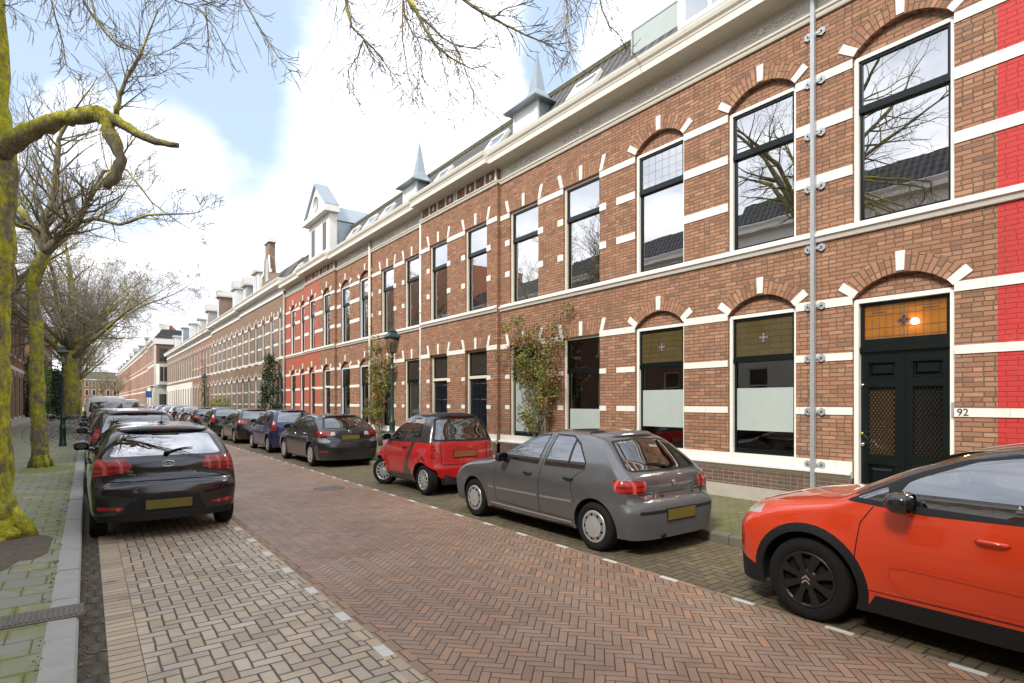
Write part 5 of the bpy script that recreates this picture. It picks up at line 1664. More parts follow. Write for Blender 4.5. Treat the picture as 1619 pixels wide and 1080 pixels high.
P_dgrey = paint('dark_grey_car_paint', (.030, .031, .034), .6, .28)
P_silv = simple('silver_bumper_edge', (.28, .29, .31), .25, metal=.6)
lexus = dict(shell=dict(top=[(0, .30), (.0, .52), (.03, .66), (.08, .78), (.10, .90), (.16, 1.02), (.30, 1.10), (.70, 1.30), (1.0, 1.395), (1.5, 1.43), (2.0, 1.43), (2.45, 1.36), (2.85, 1.19), (3.2, 1.02), (3.4, .95), (3.9, .84), (4.2, .68), (4.30, .5), (4.32, .3)],
        wid=widths(1.765, 1.43, .95), L=4.32, W=1.765, crown=CROWN, zb=.20, wheels=(.82, 3.42), rw=.315, flare=.014, taper=.07),
    paint=P_dgrey, wheel=('spoke', M_silver, 10), pair=('side_window', 'black_trim', 'tail_light', 'reflector'), wd=.2,
    regions=[('black_trim', M_plast, 'side', rpoly([(3.05, 1.0), (2.6, 1.22), (2.2, 1.34), (1.6, 1.365), (1.15, 1.31), (.72, 1.13), (.74, 1.02), (1.8, .97)], .03)),
             ('side_window', M_carglass, 'side', rpoly([(2.85, 1.02), (2.55, 1.20), (2.2, 1.31), (1.95, 1.335), (1.97, .985)], .02)),
             ('side_window', M_carglass, 'side', rpoly([(1.88, .985), (1.86, 1.34), (1.6, 1.34), (1.25, 1.30), (1.05, 1.03)], .02)),
             ('side_window', M_carglass, 'side', rpoly([(.99, 1.04), (1.15, 1.27), (.85, 1.14), (.82, 1.05)], .02)),
             ('black_trim', M_plast, 'rear', rpoly([(.03, 1.035), (.03, 1.36), (-.52, 1.32), (-.68, 1.04)], .03)),
             ('rear_window', M_carglassdk, 'rear', rpoly([(.03, 1.055), (.03, 1.32), (-.49, 1.29), (-.63, 1.06)], .03)),
             ('windscreen', M_carglassdk, 'front', rpoly([(.02, 1.05), (.02, 1.38), (-.5, 1.35), (-.66, 1.05)], .04)),
             ('tail_light', M_reddeep, 'side', rpoly([(.02, .86), (.42, .90), (.48, .985), (.02, .99)], .02)),
             ('tail_light', M_reddeep, 'rear', rpoly([(-.55, .86), (-.9, .80), (-.9, .985), (-.50, .97)], .03)),
             ('tail_light_clear', M_clearlamp, 'rear', rpoly([(-.40, .86), (-.548, .86), (-.50, .955), (-.42, .95)], .01)),
             ('bumper_shoulder', P_silv, 'rear', rpoly([(-.52, .70), (-.66, .79), (-.9, .80), (-.9, .70), (-.62, .66)], .02)),
             ('reflector', M_reddeep, 'rear', rpoly([(-.62, .40), (-.82, .41), (-.82, .45), (-.62, .45)], .01)),
             ],
    seams=[([(2.92, .33), (2.95, .9)], .007), ([(1.92, .32), (1.92, .96)], .007), ([(2.92, .33), (1.2, .31)], .006)],
    rear=[([(-.55, .69), (.55, .69)], .010, M_seam, 'tailgate_gap'), ([(-.70, .52), (.70, .52)], .02, M_seam, 'bumper_crease')],
    handles=[(2.15, .86, M_chrome), (1.3, .88, M_chrome)], mirror=(2.72, 1.0, P_dgrey, 1.0), plate=(.80, .50, .12, M_plate, 0), wiper=(-.06, 1.045, .26, 1.09),
    seats=[(1.9, 1.12, 2), (1.1, 1.08, 2)])
P_blue = paint('dark_blue_car_paint', (.012, .020, .085), .3, .28)
swift = dict(shell=dict(top=[(0, .30), (.0, .55), (.03, .70), (.06, .95), (.10, 1.05), (.32, 1.38), (.50, 1.46), (.9, 1.50), (1.6, 1.51), (2.05, 1.44), (2.5, 1.18), (2.75, 1.03), (3.1, .96), (3.4, .86), (3.6, .70), (3.68, .5), (3.695, .3)],
        wid=widths(1.69, 1.51, .97), L=3.695, W=1.69, crown=CROWN, zb=.20, wheels=(.55, 2.94), rw=.30, flare=.016, taper=.06),
    paint=P_blue, wheel=('spoke', M_silver, 7), pair=('side_window', 'black_trim', 'tail_light'), nu=80, nv=36,
    regions=[('black_trim', M_plast, 'side', rpoly([(2.6, 1.06), (2.2, 1.30), (1.9, 1.41), (1.0, 1.43), (.62, 1.36), (.52, 1.13), (1.5, 1.02)], .03)),
             ('side_window', M_carglass, 'side', rpoly([(2.45, 1.08), (2.15, 1.29), (1.88, 1.385), (1.62, 1.40), (1.62, 1.03)], .02)),
             ('side_window', M_carglass, 'side', rpoly([(1.53, 1.03), (1.53, 1.40), (1.0, 1.40), (.78, 1.35), (.72, 1.1)], .02)),
             ('rear_window', M_carglass, 'rear', rpoly([(.03, 1.05), (.03, 1.42), (-.50, 1.39), (-.60, 1.07)], .05)),
             ('tail_light', M_redlamp, 'rear', rpoly([(-.62, .78), (-.9, .74), (-.9, 1.10), (-.66, 1.12)], .04)),
             ('tail_light', M_redlamp, 'side', rpoly([(-.1, .74), (.14, .80), (.24, 1.10), (-.1, 1.14)], .04))],
    seams=[([(2.45, .33), (2.48, .95)], .007), ([(1.58, .32), (1.58, 1.0)], .007)],
    handles=[(1.75, .88, P_blue), (.95, .92, P_blue)], mirror=(2.22, 1.02, P_blue, 1.0), plate=(.60, .50, .12, M_plate, 0))
P_blk2 = paint('dark_brown_black_car_paint', (.012, .010, .010), .3, .25)
est = dict(shell=dict(top=[(0, .30), (.0, .55), (.03, .72), (.08, .92), (.14, 1.02), (.45, 1.33), (.65, 1.41), (1.1, 1.47), (1.8, 1.48), (2.3, 1.41), (2.75, 1.18), (3.05, 1.02), (3.5, .95), (3.9, .84), (4.15, .68), (4.24, .5), (4.26, .3)],
        wid=widths(1.76, 1.48, .97), L=4.26, W=1.76, crown=CROWN, zb=.20, wheels=(.78, 3.38), rw=.315, flare=.014, taper=.06),
    paint=P_blk2, wheel=('spoke', M_silver, 5), pair=('side_window', 'black_trim', 'tail_light'), nu=70, nv=32,
    regions=[('black_trim', M_plast, 'side', rpoly([(2.95, 1.03), (2.5, 1.25), (2.15, 1.37), (1.2, 1.40), (.72, 1.32), (.60, 1.12), (1.5, 1.0)], .03)),
             ('side_window', M_carglass, 'side', rpoly([(2.75, 1.05), (2.45, 1.23), (2.12, 1.35), (1.85, 1.37), (1.87, 1.01)], .02)),
             ('side_window', M_carglass, 'side', rpoly([(1.78, 1.01), (1.76, 1.37), (1.2, 1.375), (.88, 1.31), (.80, 1.09)], .02)),
             ('rear_window', M_carglass, 'rear', rpoly([(.03, 1.05), (.03, 1.38), (-.52, 1.35), (-.64, 1.07)], .05)),
             ('tail_light', M_redlamp, 'rear', rpoly([(-.46, .86), (-.9, .82), (-.9, 1.0), (-.48, .98)], .03)),
             ('tail_light', M_redlamp, 'side', rpoly([(-.1, .84), (.28, .88), (.30, 1.0), (-.1, 1.0)], .03))],
    seams=[([(2.8, .33), (2.83, .95)], .007), ([(1.82, .32), (1.82, 1.0)], .007)],
    handles=[(2.0, .90, P_blk2), (1.2, .92, P_blk2)], mirror=(2.55, 1.02, P_blk2, 1.0), plate=(.72, .50, .12, M_plate, 0))
P_kia = paint('glossy_black_car_paint', (.005, .005, .006), 0., .2)
kia = dict(shell=dict(top=[(0, .30), (.0, .50), (.012, .62), (.04, .71), (.10, .745), (.125, .80), (.14, .95), (.19, 1.045), (.38, 1.28), (.50, 1.385), (.62, 1.425), (1.1, 1.455), (1.7, 1.46), (2.15, 1.41), (2.6, 1.23), (2.95, 1.05), (3.15, .98), (3.6, .89), (3.9, .74), (4.02, .55), (4.045, .3)],
        wid=widths(1.72, 1.46, .98, low=.9), L=4.045, W=1.72, crown=[(0, .30), (.08, .19), (.15, .12), (.25, .12), (.42, .11), (.52, .13), (.62, .13), (.72, .12), (.84, .16), (.92, .32), (1, .45)], zb=.24, wheels=(.66, 3.23), rw=.305, flare=.014, taper=.06),
    paint=P_kia, wheel=('spoke', M_silver, 5), pair=('side_window', 'black_trim', 'tail_light', 'reflector'), wd=.19,
    regions=[('black_trim', M_plast, 'side', rpoly([(2.85, 1.02), (2.4, 1.25), (2.05, 1.35), (1.2, 1.385), (.72, 1.30), (.62, 1.14), (1.5, 1.0)], .03)),
             ('side_window', M_carglassdk, 'side', rpoly([(2.65, 1.04), (2.35, 1.23), (2.02, 1.33), (1.75, 1.35), (1.77, 1.01)], .02)),
             ('side_window', M_carglassdk, 'side', rpoly([(1.68, 1.01), (1.66, 1.355), (1.2, 1.36), (.88, 1.29), (.80, 1.12)], .02)),
             ('windscreen', M_carglassdk, 'front', rpoly([(.02, 1.05), (.02, 1.41), (-.5, 1.38), (-.64, 1.05)], .04)),
             ('rear_window', M_carglassrear, 'rear', rpoly([(.03, 1.055), (.03, 1.325), (-.50, 1.30), (-.625, 1.06), (-.56, 1.05)], .03)) if False else ('rear_window', M_carglassrear, 'rear', rpoly([(.03, 1.055), (.03, 1.345), (-.51, 1.315), (-.635, 1.06), (-.56, 1.05)], .03)),
             ('tail_light', M_redlamp, 'rear', rpoly([(-.39, .92), (-.47, .85), (-.88, .805), (-.9, 1.0), (-.46, 1.03)], .02)),
             ('tail_light', M_redlamp, 'side', rpoly([(-.1, .805), (.22, .84), (.42, 1.035), (-.1, 1.02)], .03)),
             ('lower_bumper', M_plast, 'rear', rpoly([(.03, .335), (.03, .545), (-.34, .545), (-.43, .335)], .03)),
             ('lower_bumper', M_plast, 'rear', [(.03, .0), (.03, .332), (-.95, .332), (-.95, .0)]),
             ('reflector', M_redlamp, 'rear', rpoly([(-.50, .385), (-.76, .39), (-.76, .445), (-.50, .425)], .012)),
             ],
    seams=[([(2.72, .35), (2.75, .95)], .007), ([(1.72, .34), (1.72, .99)], .007)],
    rear=[([(-.70, .742), (0, .735), (.70, .742)], .012, M_seam, 'tailgate_gap')],
    handles=[(1.95, .90, P_kia), (1.1, .93, P_kia)], mirror=(2.45, 1.02, P_kia, 1.0), plate=(.44, .52, .115, M_plate, 0), wiper=(-.02, 1.075, .30, 1.14),
    seats=[(1.75, 1.12, 2), (1.0, 1.08, 2)])
P_mpv = paint('dark_anthracite_car_paint', (.016, .017, .019), .4, .25)
mpv = dict(shell=dict(top=[(0, .32), (.0, .60), (.03, .75), (.06, 1.0), (.10, 1.12), (.28, 1.48), (.42, 1.57), (.9, 1.61), (1.8, 1.61), (2.3, 1.50), (2.8, 1.2), (3.05, 1.08), (3.4, .98), (3.65, .85), (3.78, .6), (3.80, .3)],
        wid=widths(1.68, 1.61, 1.03), L=3.80, W=1.68, crown=CROWN, zb=.24, wheels=(.60, 3.05), rw=.30, flare=.012, taper=.06),
    paint=P_mpv, wheel=('spoke', M_silver, 6), pair=('side_window', 'black_trim', 'tail_light'), nu=80, nv=36,
    regions=[('black_trim', M_plast, 'side', rpoly([(2.8, 1.10), (2.35, 1.38), (2.1, 1.49), (.8, 1.51), (.5, 1.40), (.45, 1.16), (1.5, 1.07)], .03)),
             ('side_window', M_carglass, 'side', rpoly([(2.65, 1.12), (2.3, 1.36), (2.05, 1.46), (1.7, 1.47), (1.7, 1.08)], .02)),
             ('side_window', M_carglass, 'side', rpoly([(1.6, 1.08), (1.6, 1.47), (.85, 1.48), (.65, 1.38), (.6, 1.15)], .02)),
             ('rear_window', M_carglass, 'rear', rpoly([(.03, 1.12), (.03, 1.51), (-.50, 1.48), (-.62, 1.14)], .05)),
             ('tail_light', M_redlamp, 'rear', rpoly([(-.64, .98), (-.9, .96), (-.9, 1.26), (-.66, 1.24)], .04)),
             ('tail_light', M_redlamp, 'side', rpoly([(-.1, .96), (.14, 1.0), (.24, 1.24), (-.1, 1.26)], .04))],
    mirror=(2.4, 1.08, P_mpv, 1.0), plate=(.60, .50, .12, M_plate, 0), seams=[([(1.65, .34), (1.65, 1.05)], .007)])

RG = 'cars parked along the right kerb'; LG = 'cars parked along the left kerb'
car_c3, s_c3 = make_car('hatchback', 'orange hatchback with black roof and black wheels, nearest car on the right', (5.48, 3.05-3.996, 0), 0, c3, RG)
car_306, s_306 = make_car('hatchback', 'faded grey older hatchback with silver hubcaps, parked behind the orange car', (5.60, 4.17, 0), 0, p306, RG)
car_smart, s_smart = make_car('microcar', 'tiny red and dark grey two-seater with its front wheels turned', (5.80, 9.24, 0), 0, smart, RG)
car_lex, s_lex = make_car('hatchback', 'dark grey hatchback with pale silver bumper corners, parked ahead of the tiny red car', (5.74, 14.95, 0), 0, lexus, RG)
car_sw, s_sw = make_car('hatchback', 'dark blue hatchback with tall red tail lights on the right side', (5.82, 20.3, 0), 0, swift, RG)
car_es, s_es = make_car('hatchback', 'brown-black hatchback parked ahead of the dark blue one', (5.86, 25.7, 0), 0, est, RG)
car_kia, s_kia = make_car('hatchback', 'glossy black hatchback with thin roof antenna, nearest car on the left', (.86, 8.60, 0), 0, kia, LG)
car_mpv, s_mpv = make_car('hatchback', 'tall dark hatchback parked just ahead of the nearest left car', (.82, 13.2, 0), 0, mpv, LG)

def rear_text(t, sh, s, x, z, size, m, name, dz=0):
    y = sh.rear_y(x, z); e = .03
    dyz = (sh.rear_y(x, z+e)-sh.rear_y(x, z-e))/(2*e); dyx = (sh.rear_y(x+e, z)-sh.rear_y(x-e, z))/(2*e)
    OFF[0] = Vector((0, 0, 0))
    return text_mesh(name, s, size, (x, y-.004, z), (PI/2-math.atan(dyz), 0, math.atan(dyx)), m, t, .0015)
# badges and small details
OFF[0] = Vector((0, 0, 0))
y = s_kia.rear_y(0, .945)
b = MB(); n = 32
for (rx, rz, o) in ((.072, .037, .004),):
    ring0 = []
    pts = [(rx*math.cos(2*PI*k/n), y-.006, .945+rz*math.sin(2*PI*k/n)) for k in range(n+1)]
    b.tube(pts, .005, 6, caps=False)
em = b.build('maker_badge', M_chrome, car_kia)
text_mesh('badge_letters', 'KIA', .048, (0, y-.008, .945), (PI/2, 0, 0), M_chrome, em, .002)
rear_text(car_kia, s_kia, 'rio', -.42, .865, .05, M_chrome, 'model_lettering')
rear_text(car_kia, s_kia, 'ecodynamics', .46, .885, .024, M_chrome, 'trim_lettering')
rear_text(car_306, s_306, 'PEUGEOT', -.47, .655, .048, M_chrome, 'maker_lettering')
rear_text(car_306, s_306, '306', -.22, .655, .050, M_redlamp, 'model_lettering')
y = s_306.rear_y(.0, .80); b = MB(); b.ball((0, y-.002, .80), (.035, .006, .04)); b.build('maker_badge', M_chrome, car_306)
y = s_lex.rear_y(.0, .94)
b = MB(); b.tube([(.045*math.cos(2*PI*k/24), y-.005, .955+.03*math.sin(2*PI*k/24)) for k in range(25)], .005, 5, caps=False)
b.tube([(-.008, y-.006, .972), (-.012, y-.006, .945), (.02, y-.006, .942)], .004, 5); b.build('maker_badge', M_chrome, car_lex)
# antenna, spoiler and third brake light of the black hatchback
b = MB(); b.lathe([(.03, 0), (.022, .02), (.008, .03), (.006, .035)], (0, 1.02, 1.447), 12); b.tube([(0, 1.02, 1.47), (0, .90, 1.67)], .0035, 6); b.build('antenna', M_plast, car_kia)
def spoiler(t, sh, z, w, m, dep=.13, yf=.52, name='spoiler', light=True, lw=.16):
    b = MB(); b.smooth = True; n = 24; rings = []
    for k in range(n+1):
        u = -1+2*k/n; x = w*u; y0 = sh.rear_y(min(abs(x), w*.98), z); e = 1-.25*abs(u)**3
        zz = z+.0
        zt = zz+.045-.02*abs(u)**3*2
        rings.append([b.vert(p) for p in ((x, y0-dep*.55*e, zt-.022), (x, y0-dep*.58*e, zt-.042), (x, y0+.01, zz-.045), (x, y0+.10, zz-.02), (x, y0+.26, zt+.028-.01*u*u), (x, y0+.06, zt+.012))])
    for A, B in zip(rings, rings[1:]):
        for q in range(6): b.face((A[q], B[q], B[(q+1) % 6], A[(q+1) % 6]))
    b.face(rings[0]); b.face(rings[-1][::-1])
    o = b.build(name, m, t)
    if light:
        b = MB(); y0 = sh.rear_y(0, z)-dep*.58; b.box(-lw, lw, y0-.004, y0+.02, z+.004, z+.022); b.build('third_brake_light', M_reddeep, t)
spoiler(car_kia, s_kia, 1.375, .545, P_kia)
spoiler(car_lex, s_lex, 1.355, .56, P_dgrey, .12)
spoiler(car_306, s_306, 1.325, .50, P_grey, .06, light=False)
spoiler(car_smart, s_smart, 1.47, .52, M_plast, .05)
spoiler(car_es, s_es, 1.40, .55, P_blk2, .1); spoiler(car_mpv, s_mpv, 1.53, .52, P_mpv, .08); spoiler(car_sw, s_sw, 1.43, .5, P_blue, .08)
# chrome bumper ledge highlight of the black hatchback stays plain paint; exhaust of the grey one
b = MB(); b.tube([(-.34, -.03, .235), (-.34, .2, .26)], .028, 12); b.build('exhaust', M_plast, car_306)
# double chevron on the orange car's hubs
for o in [c for c in kids(car_c3) if c.name.startswith('wheel') and not c.name.startswith('wheel_')]:
    s = -1 if o.location.x < 0 else 1
    b = MB()
    for dz in (-.016, .016):
        X = s*.0985
        for q in (-1, 1):
            P = []
            for dx in (0, s*.006):
                P += [(X+dx, 0, dz+.022), (X+dx, 0, dz+.006), (X+dx, q*.032, dz-.020), (X+dx, q*.032, dz-.006)]
            b.hexa(P)
    b.build('hub_chevrons', M_chrome, o)
OFF[0] = Vector((0, 0, 0))
# ================================================================ further houses
def at(x, y, D): return Vector((0, 0, 1.75))+FW*D+RT*(D*(x-809.5)/900.)+Vector((0, 0, D*(636-y)/900.))
def plain_house(name, label, X, Y0, Y1, face, H, nb, floors, mat, group, hw=.47, trim=M_white, gfmat=None, roofmat=None, roofh=1.3, arch=True, gate=.6, dorm=(), depth=9., bandz=(), fr=M_frame, cap=True, simplewin=False, floorh=3.5, z00=.9, wh=2.35):
    """a house whose front stands at x=X, looking towards face (+1: +x, -1: -x)"""
    h = thing(name, label, 'house', (X, (Y0+Y1)/2, .12), group=group); OFF[0] = Vector(h.location)
    f = face; b = MB(); W_ = Y1-Y0; pit = W_/nb
    def quad(P, fl=False): b.poly(P if (f < 0) != fl else P[::-1])
    def q(ya, yb, za, zb): 
        if yb-ya > 1e-4 and zb-za > 1e-4: quad([(X, yb, za), (X, ya, za), (X, ya, zb), (X, yb, zb)])
    cs = [Y0+pit*(k+.5) for k in range(nb)]
    zs = [(z00+floorh*k, z00+floorh*k+wh) for k in range(floors)]
    y = Y0
    for c in cs:
        q(y, c-hw, .1, H); z = .1
        for (z0, z1) in zs:
            q(c-hw, c+hw, z, z0); X2 = X-f*.14; ya, yb = c-hw, c+hw
            quad([(X, ya, z0), (X, ya, z1), (X2, ya, z1), (X2, ya, z0)]); quad([(X, yb, z0), (X2, yb, z0), (X2, yb, z1), (X, yb, z1)])
            quad([(X, ya, z1), (X, yb, z1), (X2, yb, z1), (X2, ya, z1)]); quad([(X, ya, z0), (X2, ya, z0), (X2, yb, z0), (X, yb, z0)])
            z = z1
        q(c-hw, c+hw, z, H); y = c+hw
    q(y, Y1, .1, H)
    Xb = X-f*depth
    for yy, s_ in ((Y0, True), (Y1, False)):
        quad([(X, yy, .1), (Xb, yy, .1), (Xb, yy, H), (X, yy, H)], s_)
    quad([(Xb, Y0, .1), (Xb, Y1, .1), (Xb, Y1, H), (Xb, Y0, H)])
    b.build('wall', mat, h)
    # one window, copied for the rest
    w = MB(); z0, z1 = zs[0]; c = cs[0]; xf = X-f*.05
    xs = (xf, xf-f*.09)
    frame_rect(w, min(xs), max(xs), c-hw, c+hw, z0, z1, .065)
    w.box(min(xs)+.005, max(xs)-.005, c-hw+.06, c+hw-.06, z1-.80, z1-.74)
    wn = w.build('window', fr, h)
    p = MB(); Xp = xf-f*.05; P = [(Xp, c+hw-.06, z0+.06), (Xp, c-hw+.06, z0+.06), (Xp, c-hw+.06, z1-.06), (Xp, c+hw-.06, z1-.06)]
    p.poly(P if f < 0 else P[::-1]); p.build('pane', M_farglass, wn)
    if trim:
        s = MB(); xs2 = sorted((X-f*.05, X+f*.05)); s.box(xs2[0], xs2[1], c-hw-.08, c+hw+.08, z0-.12, z0-.002); s.build('sill', trim, wn)
        xs3 = sorted((X-f*.02, X+f*.018))
        if arch:
            a = MB(); 
            for t in (-1, 0, 1):
                yk = c+t*(hw+.02); a.hexa([(x_, y_, z_) for x_ in xs3 for (y_, z_) in ((yk-.05, z1+.02+.18*(t == 0)), (yk+.05, z1+.02+.18*(t == 0)), (yk+.07+t*.08, z1+.32+.14*(t == 0)), (yk-.07+t*.08, z1+.32+.14*(t == 0)))])
            a.build('arch_stones', trim, wn)
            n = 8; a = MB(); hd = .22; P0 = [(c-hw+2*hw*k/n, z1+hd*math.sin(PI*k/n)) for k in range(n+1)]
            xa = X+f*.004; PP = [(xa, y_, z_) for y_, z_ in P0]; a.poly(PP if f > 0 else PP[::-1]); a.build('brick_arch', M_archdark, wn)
    for i, c2 in enumerate(cs):
        for k, (za, _) in enumerate(zs):
            if i == 0 and k == 0: continue
            copy_tree(wn, loc=(0, c2-cs[0], za-zs[0][0]), parent=h)
    xa, xb = sorted((X-f*.05, X+f*.03))
    for (za, zb) in bandz:
        y = Y0
        for c in cs+[None]:
            ye = c-hw if c is not None else Y1
            hit = any(z0 < zb and z1 > za for z0, z1 in zs)
            if not hit: ye = Y1
            q_ = MB(); q_.box(sorted((X-f*.02, X+f*.016))[0], sorted((X-f*.02, X+f*.016))[1], y, ye, za, zb); q_.build('stone_band', trim or M_white, h)
            if not hit or c is None: break
            y = c+hw
    if gfmat:
        g = MB(); xs4 = sorted((X+f*.001, X+f*.03)); 
        y = Y0
        for c in cs+[None]:
            ye = c-hw if c is not None else Y1; g.box(xs4[0], xs4[1], y, ye, .1, 3.9); y = (c+hw) if c is not None else y
        for c in cs: g.box(xs4[0], xs4[1], c-hw, c+hw, zs[0][1], 3.9); g.box(xs4[0], xs4[1], c-hw, c+hw, .1, zs[0][0])
        g.build('plastered_ground_floor', gfmat, h)
    if cap:
        cn = MB(); 
        prof = [(X-f*.02, H-.75), (X+f*.06, H-.73), (X+f*.06, H-.62), (X+f*.015, H-.60), (X+f*.015, H-.28), (X+f*.12, H-.24), (X+f*.36, H-.22), (X+f*.36, H-.08), (X+f*.44, H+.06), (X+f*.42, H+.10), (X-f*.2, H+.13), (X-f*.2, H-.02)]
        cn.prism(prof, Y0, Y1); cn.build('cornice', trim or M_cream, h)
    r = MB(); Xa, Xr = X-f*.05, X-f*.95
    z1 = H+.12
    P = [(Xa, Y1, z1), (Xa, Y0, z1), (Xr, Y0, z1+roofh), (Xr, Y1, z1+roofh)]; r.poly(P if f < 0 else P[::-1])
    P = [(Xr, Y1, z1+roofh), (Xr, Y0, z1+roofh), (Xb, Y0, z1+roofh), (Xb, Y1, z1+roofh)]; r.poly(P if f < 0 else P[::-1])
    for yy in (Y0, Y1): r.poly([(Xa, yy, z1), (Xb, yy, z1-.15), (Xb, yy, z1+roofh), (Xr, yy, z1+roofh)])
    r.build('roof', roofmat or M_roof, h)
    for (yd, wd, hd, mt) in dorm:
        d = MB(); xs = sorted((X-f*.02, X-f*1.2)); d.box(xs[0], xs[1], yd-wd/2, yd+wd/2, H+.1, H+.1+hd)
        dd = d.build('dormer', mt, h)
        d = MB(); xs = sorted((X+f*.14, X-f*1.3)); zr = H+.1+hd; d.prism([(yd-wd/2-.15, zr), (yd+wd/2+.15, zr), (yd+wd/2+.12, zr+.12), (yd, zr+.12+wd*(.55 if int(yd) % 2 else .12)), (yd-wd/2-.12, zr+.12)], xs[0], xs[1], 'x'); d.build('dormer_roof', M_greyplast, dd)
        d = MB(); xs = sorted((X-f*.015, X-f*.06)); xs = (xs[0]+f*.0, xs[1]); x_ = X+f*.0+(-.03 if f < 0 else .03)*1
        d.box(*sorted((X+f*.004, X-f*.03)), yd-wd*.3, yd+wd*.3, H+.3, H+hd-.1); d.build('dormer_window', M_farglass, dd)
    return h
M_farglass = simple('dark_far_window_glass', (.035, .038, .042), .08, var=.5, scale=1.2, coat=.8)
M_archdark = simple('dark_arch_brick', (.13, .065, .045), .9, var=.25, scale=14.)  # plain darker brick tone for the far window arches
M_plaster = simple('white_plaster', (.66, .64, .58), .8, var=.06, scale=1.5)
M_greyplast = simple('grey_plaster', (.36, .35, .33), .85, var=.1)
GR = 'terraced houses further along the right side'
BZ = ((1.55, 1.66), (2.35, 2.46), (3.20, 3.32), (4.15, 4.34), (5.05, 5.18), (5.9, 6.03), (6.62, 6.74))
plain_house('brick_house', 'buff brick house with a tall narrow gable, next to the orange painted house', 8.9, 33.1, 44.9, -1, 8.6, 6, 2, M_brickyel, GR, bandz=BZ, dorm=((40.2, 1.3, 1.5, M_frame), (43.4, 1.1, 1.2, M_greyplast)), z00=.86, floorh=3.47, wh=2.37)
OFF_h = OFF[0]
hg = [o for o in bpy.data.objects if o.get('label', '').startswith('buff brick house with a tall')][0]; OFF[0] = Vector(hg.location)
g = MB(); g.prism([(34.4, 8.6), (37.4, 8.6), (37.0, 9.3), (36.55, 9.4), (36.35, 10.4), (36.35, 11.2), (35.45, 11.2), (35.45, 10.4), (35.25, 9.4), (34.8, 9.3)], 8.60, 8.95, 'x'); gg = g.build('stepped_gable', M_brickyel, hg)
g = MB(); g.box(8.52, 9.0, 35.30, 36.5, 11.2, 11.42); g.build('gable_cap', M_white, gg); g = MB(); g.prism([(34.75, 9.3), (35.25, 9.4), (35.45, 10.4), (35.3, 10.4), (35.1, 9.55), (34.7, 9.45)], 8.55, 8.6, 'x'); g.build('gable_coping', M_white, gg); g = MB(); g.prism([(37.05, 9.3), (36.55, 9.4), (36.35, 10.4), (36.5, 10.4), (36.7, 9.55), (37.1, 9.45)], 8.55, 8.6, 'x'); g.build('gable_coping', M_white, gg)
g = MB(); g.box(8.585, 8.62, 35.55, 36.25, 8.95, 10.3); g.build('attic_window', M_farglass, gg)
plain_house('brick_house', 'buff brick house between the narrow-gabled house and the chimney pair', 8.9, 44.9, 56.6, -1, 8.5, 6, 2, M_brickyel, GR, bandz=BZ, dorm=((47.0, 1.2, 1.6, M_frame), (53.5, 1.0, 2.0, M_brickyel)), z00=.86, floorh=3.47, wh=2.37)
plain_house('brick_house', 'pale red-brown house with the bare climbing plant at its foot', 8.9, 56.6, 68, -1, 8.3, 6, 2, M_brickpink, GR, bandz=BZ[3:5]+BZ[2:3], dorm=((59., 1.2, 1.7, M_greyplast), (64, 1., 1.5, M_frame)), z00=.86, floorh=3.47, wh=2.37)
plain_house('brick_house', 'buff brick house with a white plastered ground floor', 8.9, 68, 80, -1, 8.3, 6, 2, M_brickyel, GR, gfmat=M_plaster, bandz=BZ[3:4], dorm=((70., 1.2, 1.7, M_frame), (76, 1.4, 1.9, M_zinc)), z00=.86, floorh=3.47, wh=2.37)
plain_house('brick_house', 'last buff brick house before the white corner building', 8.9, 80, 92, -1, 8.3, 6, 2, M_brickyel, GR, gfmat=M_plaster, bandz=BZ[3:4], dorm=((84., 1.2, 1.6, M_frame),), z00=.86, floorh=3.47, wh=2.37)
# corner building: its end wall looks at us
cb = plain_house('corner_building', 'white and brick corner building with a bay window, end wall facing the camera', 7.5, 93.5, 104, -1, 10.6, 5, 3, M_brickpink, GR, bandz=((3.4, 3.7), (6.9, 7.1)), gfmat=M_plaster, floorh=3.3)
OFF[0] = Vector(cb.location)
g = MB(); g.box(7.48, 9.6, 93.38, 93.48, .1, 3.9); g.box(7.46, 9.8, 93.3, 93.5, 3.9, 4.15); g.box(7.4, 9.9, 93.2, 93.5, 9.9, 10.65); g.box(7.48, 7.75, 93.40, 93.49, 3.9, 9.9)
g.build('white_end_facade', M_plaster, cb)
g = MB(); g.prism([(7.7, 93.48), (9.5, 93.48), (9.15, 92.9), (8.05, 92.9)], 4.2, 7.1, 'z'); bw = g.build('bay_window', M_plaster, cb)
g = MB(); g.box(8.15, 8.55, 92.87, 92.91, 4.7, 6.7); g.box(8.65, 9.05, 92.87, 92.91, 4.7, 6.7); g.box(8.1, 9.1, 93.34, 93.40, .5, 2.9); g.box(8.1, 9.1, 93.42, 93.47, 7.5, 9.3); g.build('bay_panes', M_farglass, cb)
g = MB(); g.box(8.2, 9.4, 94.2, 95.6, 10.6, 12.9); g.build('chimney', M_plaster, cb); g = MB(); g.prism([(9.6, 10.7), (11.5, 10.7), (9.6, 12.8)], 94, 98); g.build('roof_gable', M_rooforange, cb)
for k in range(8):
    plain_house('brick_house', ['red-brown three-storey house just past the white corner building', 'red-brown three-storey house in the far row on the right'][min(k, 1)], 7.6, 104.2+k*14.5, 104.2+(k+1)*14.5, -1, 10.4, 6, 3, M_brick if k % 2 else M_brickpink, 'tall red-brown houses far down the right side', bandz=((3.35, 3.5), (6.65, 6.8)), arch=False, floorh=3.3, wh=2.0, hw=.5, dorm=((110+k*14.5, 1.3, 1.5, M_zinc),))
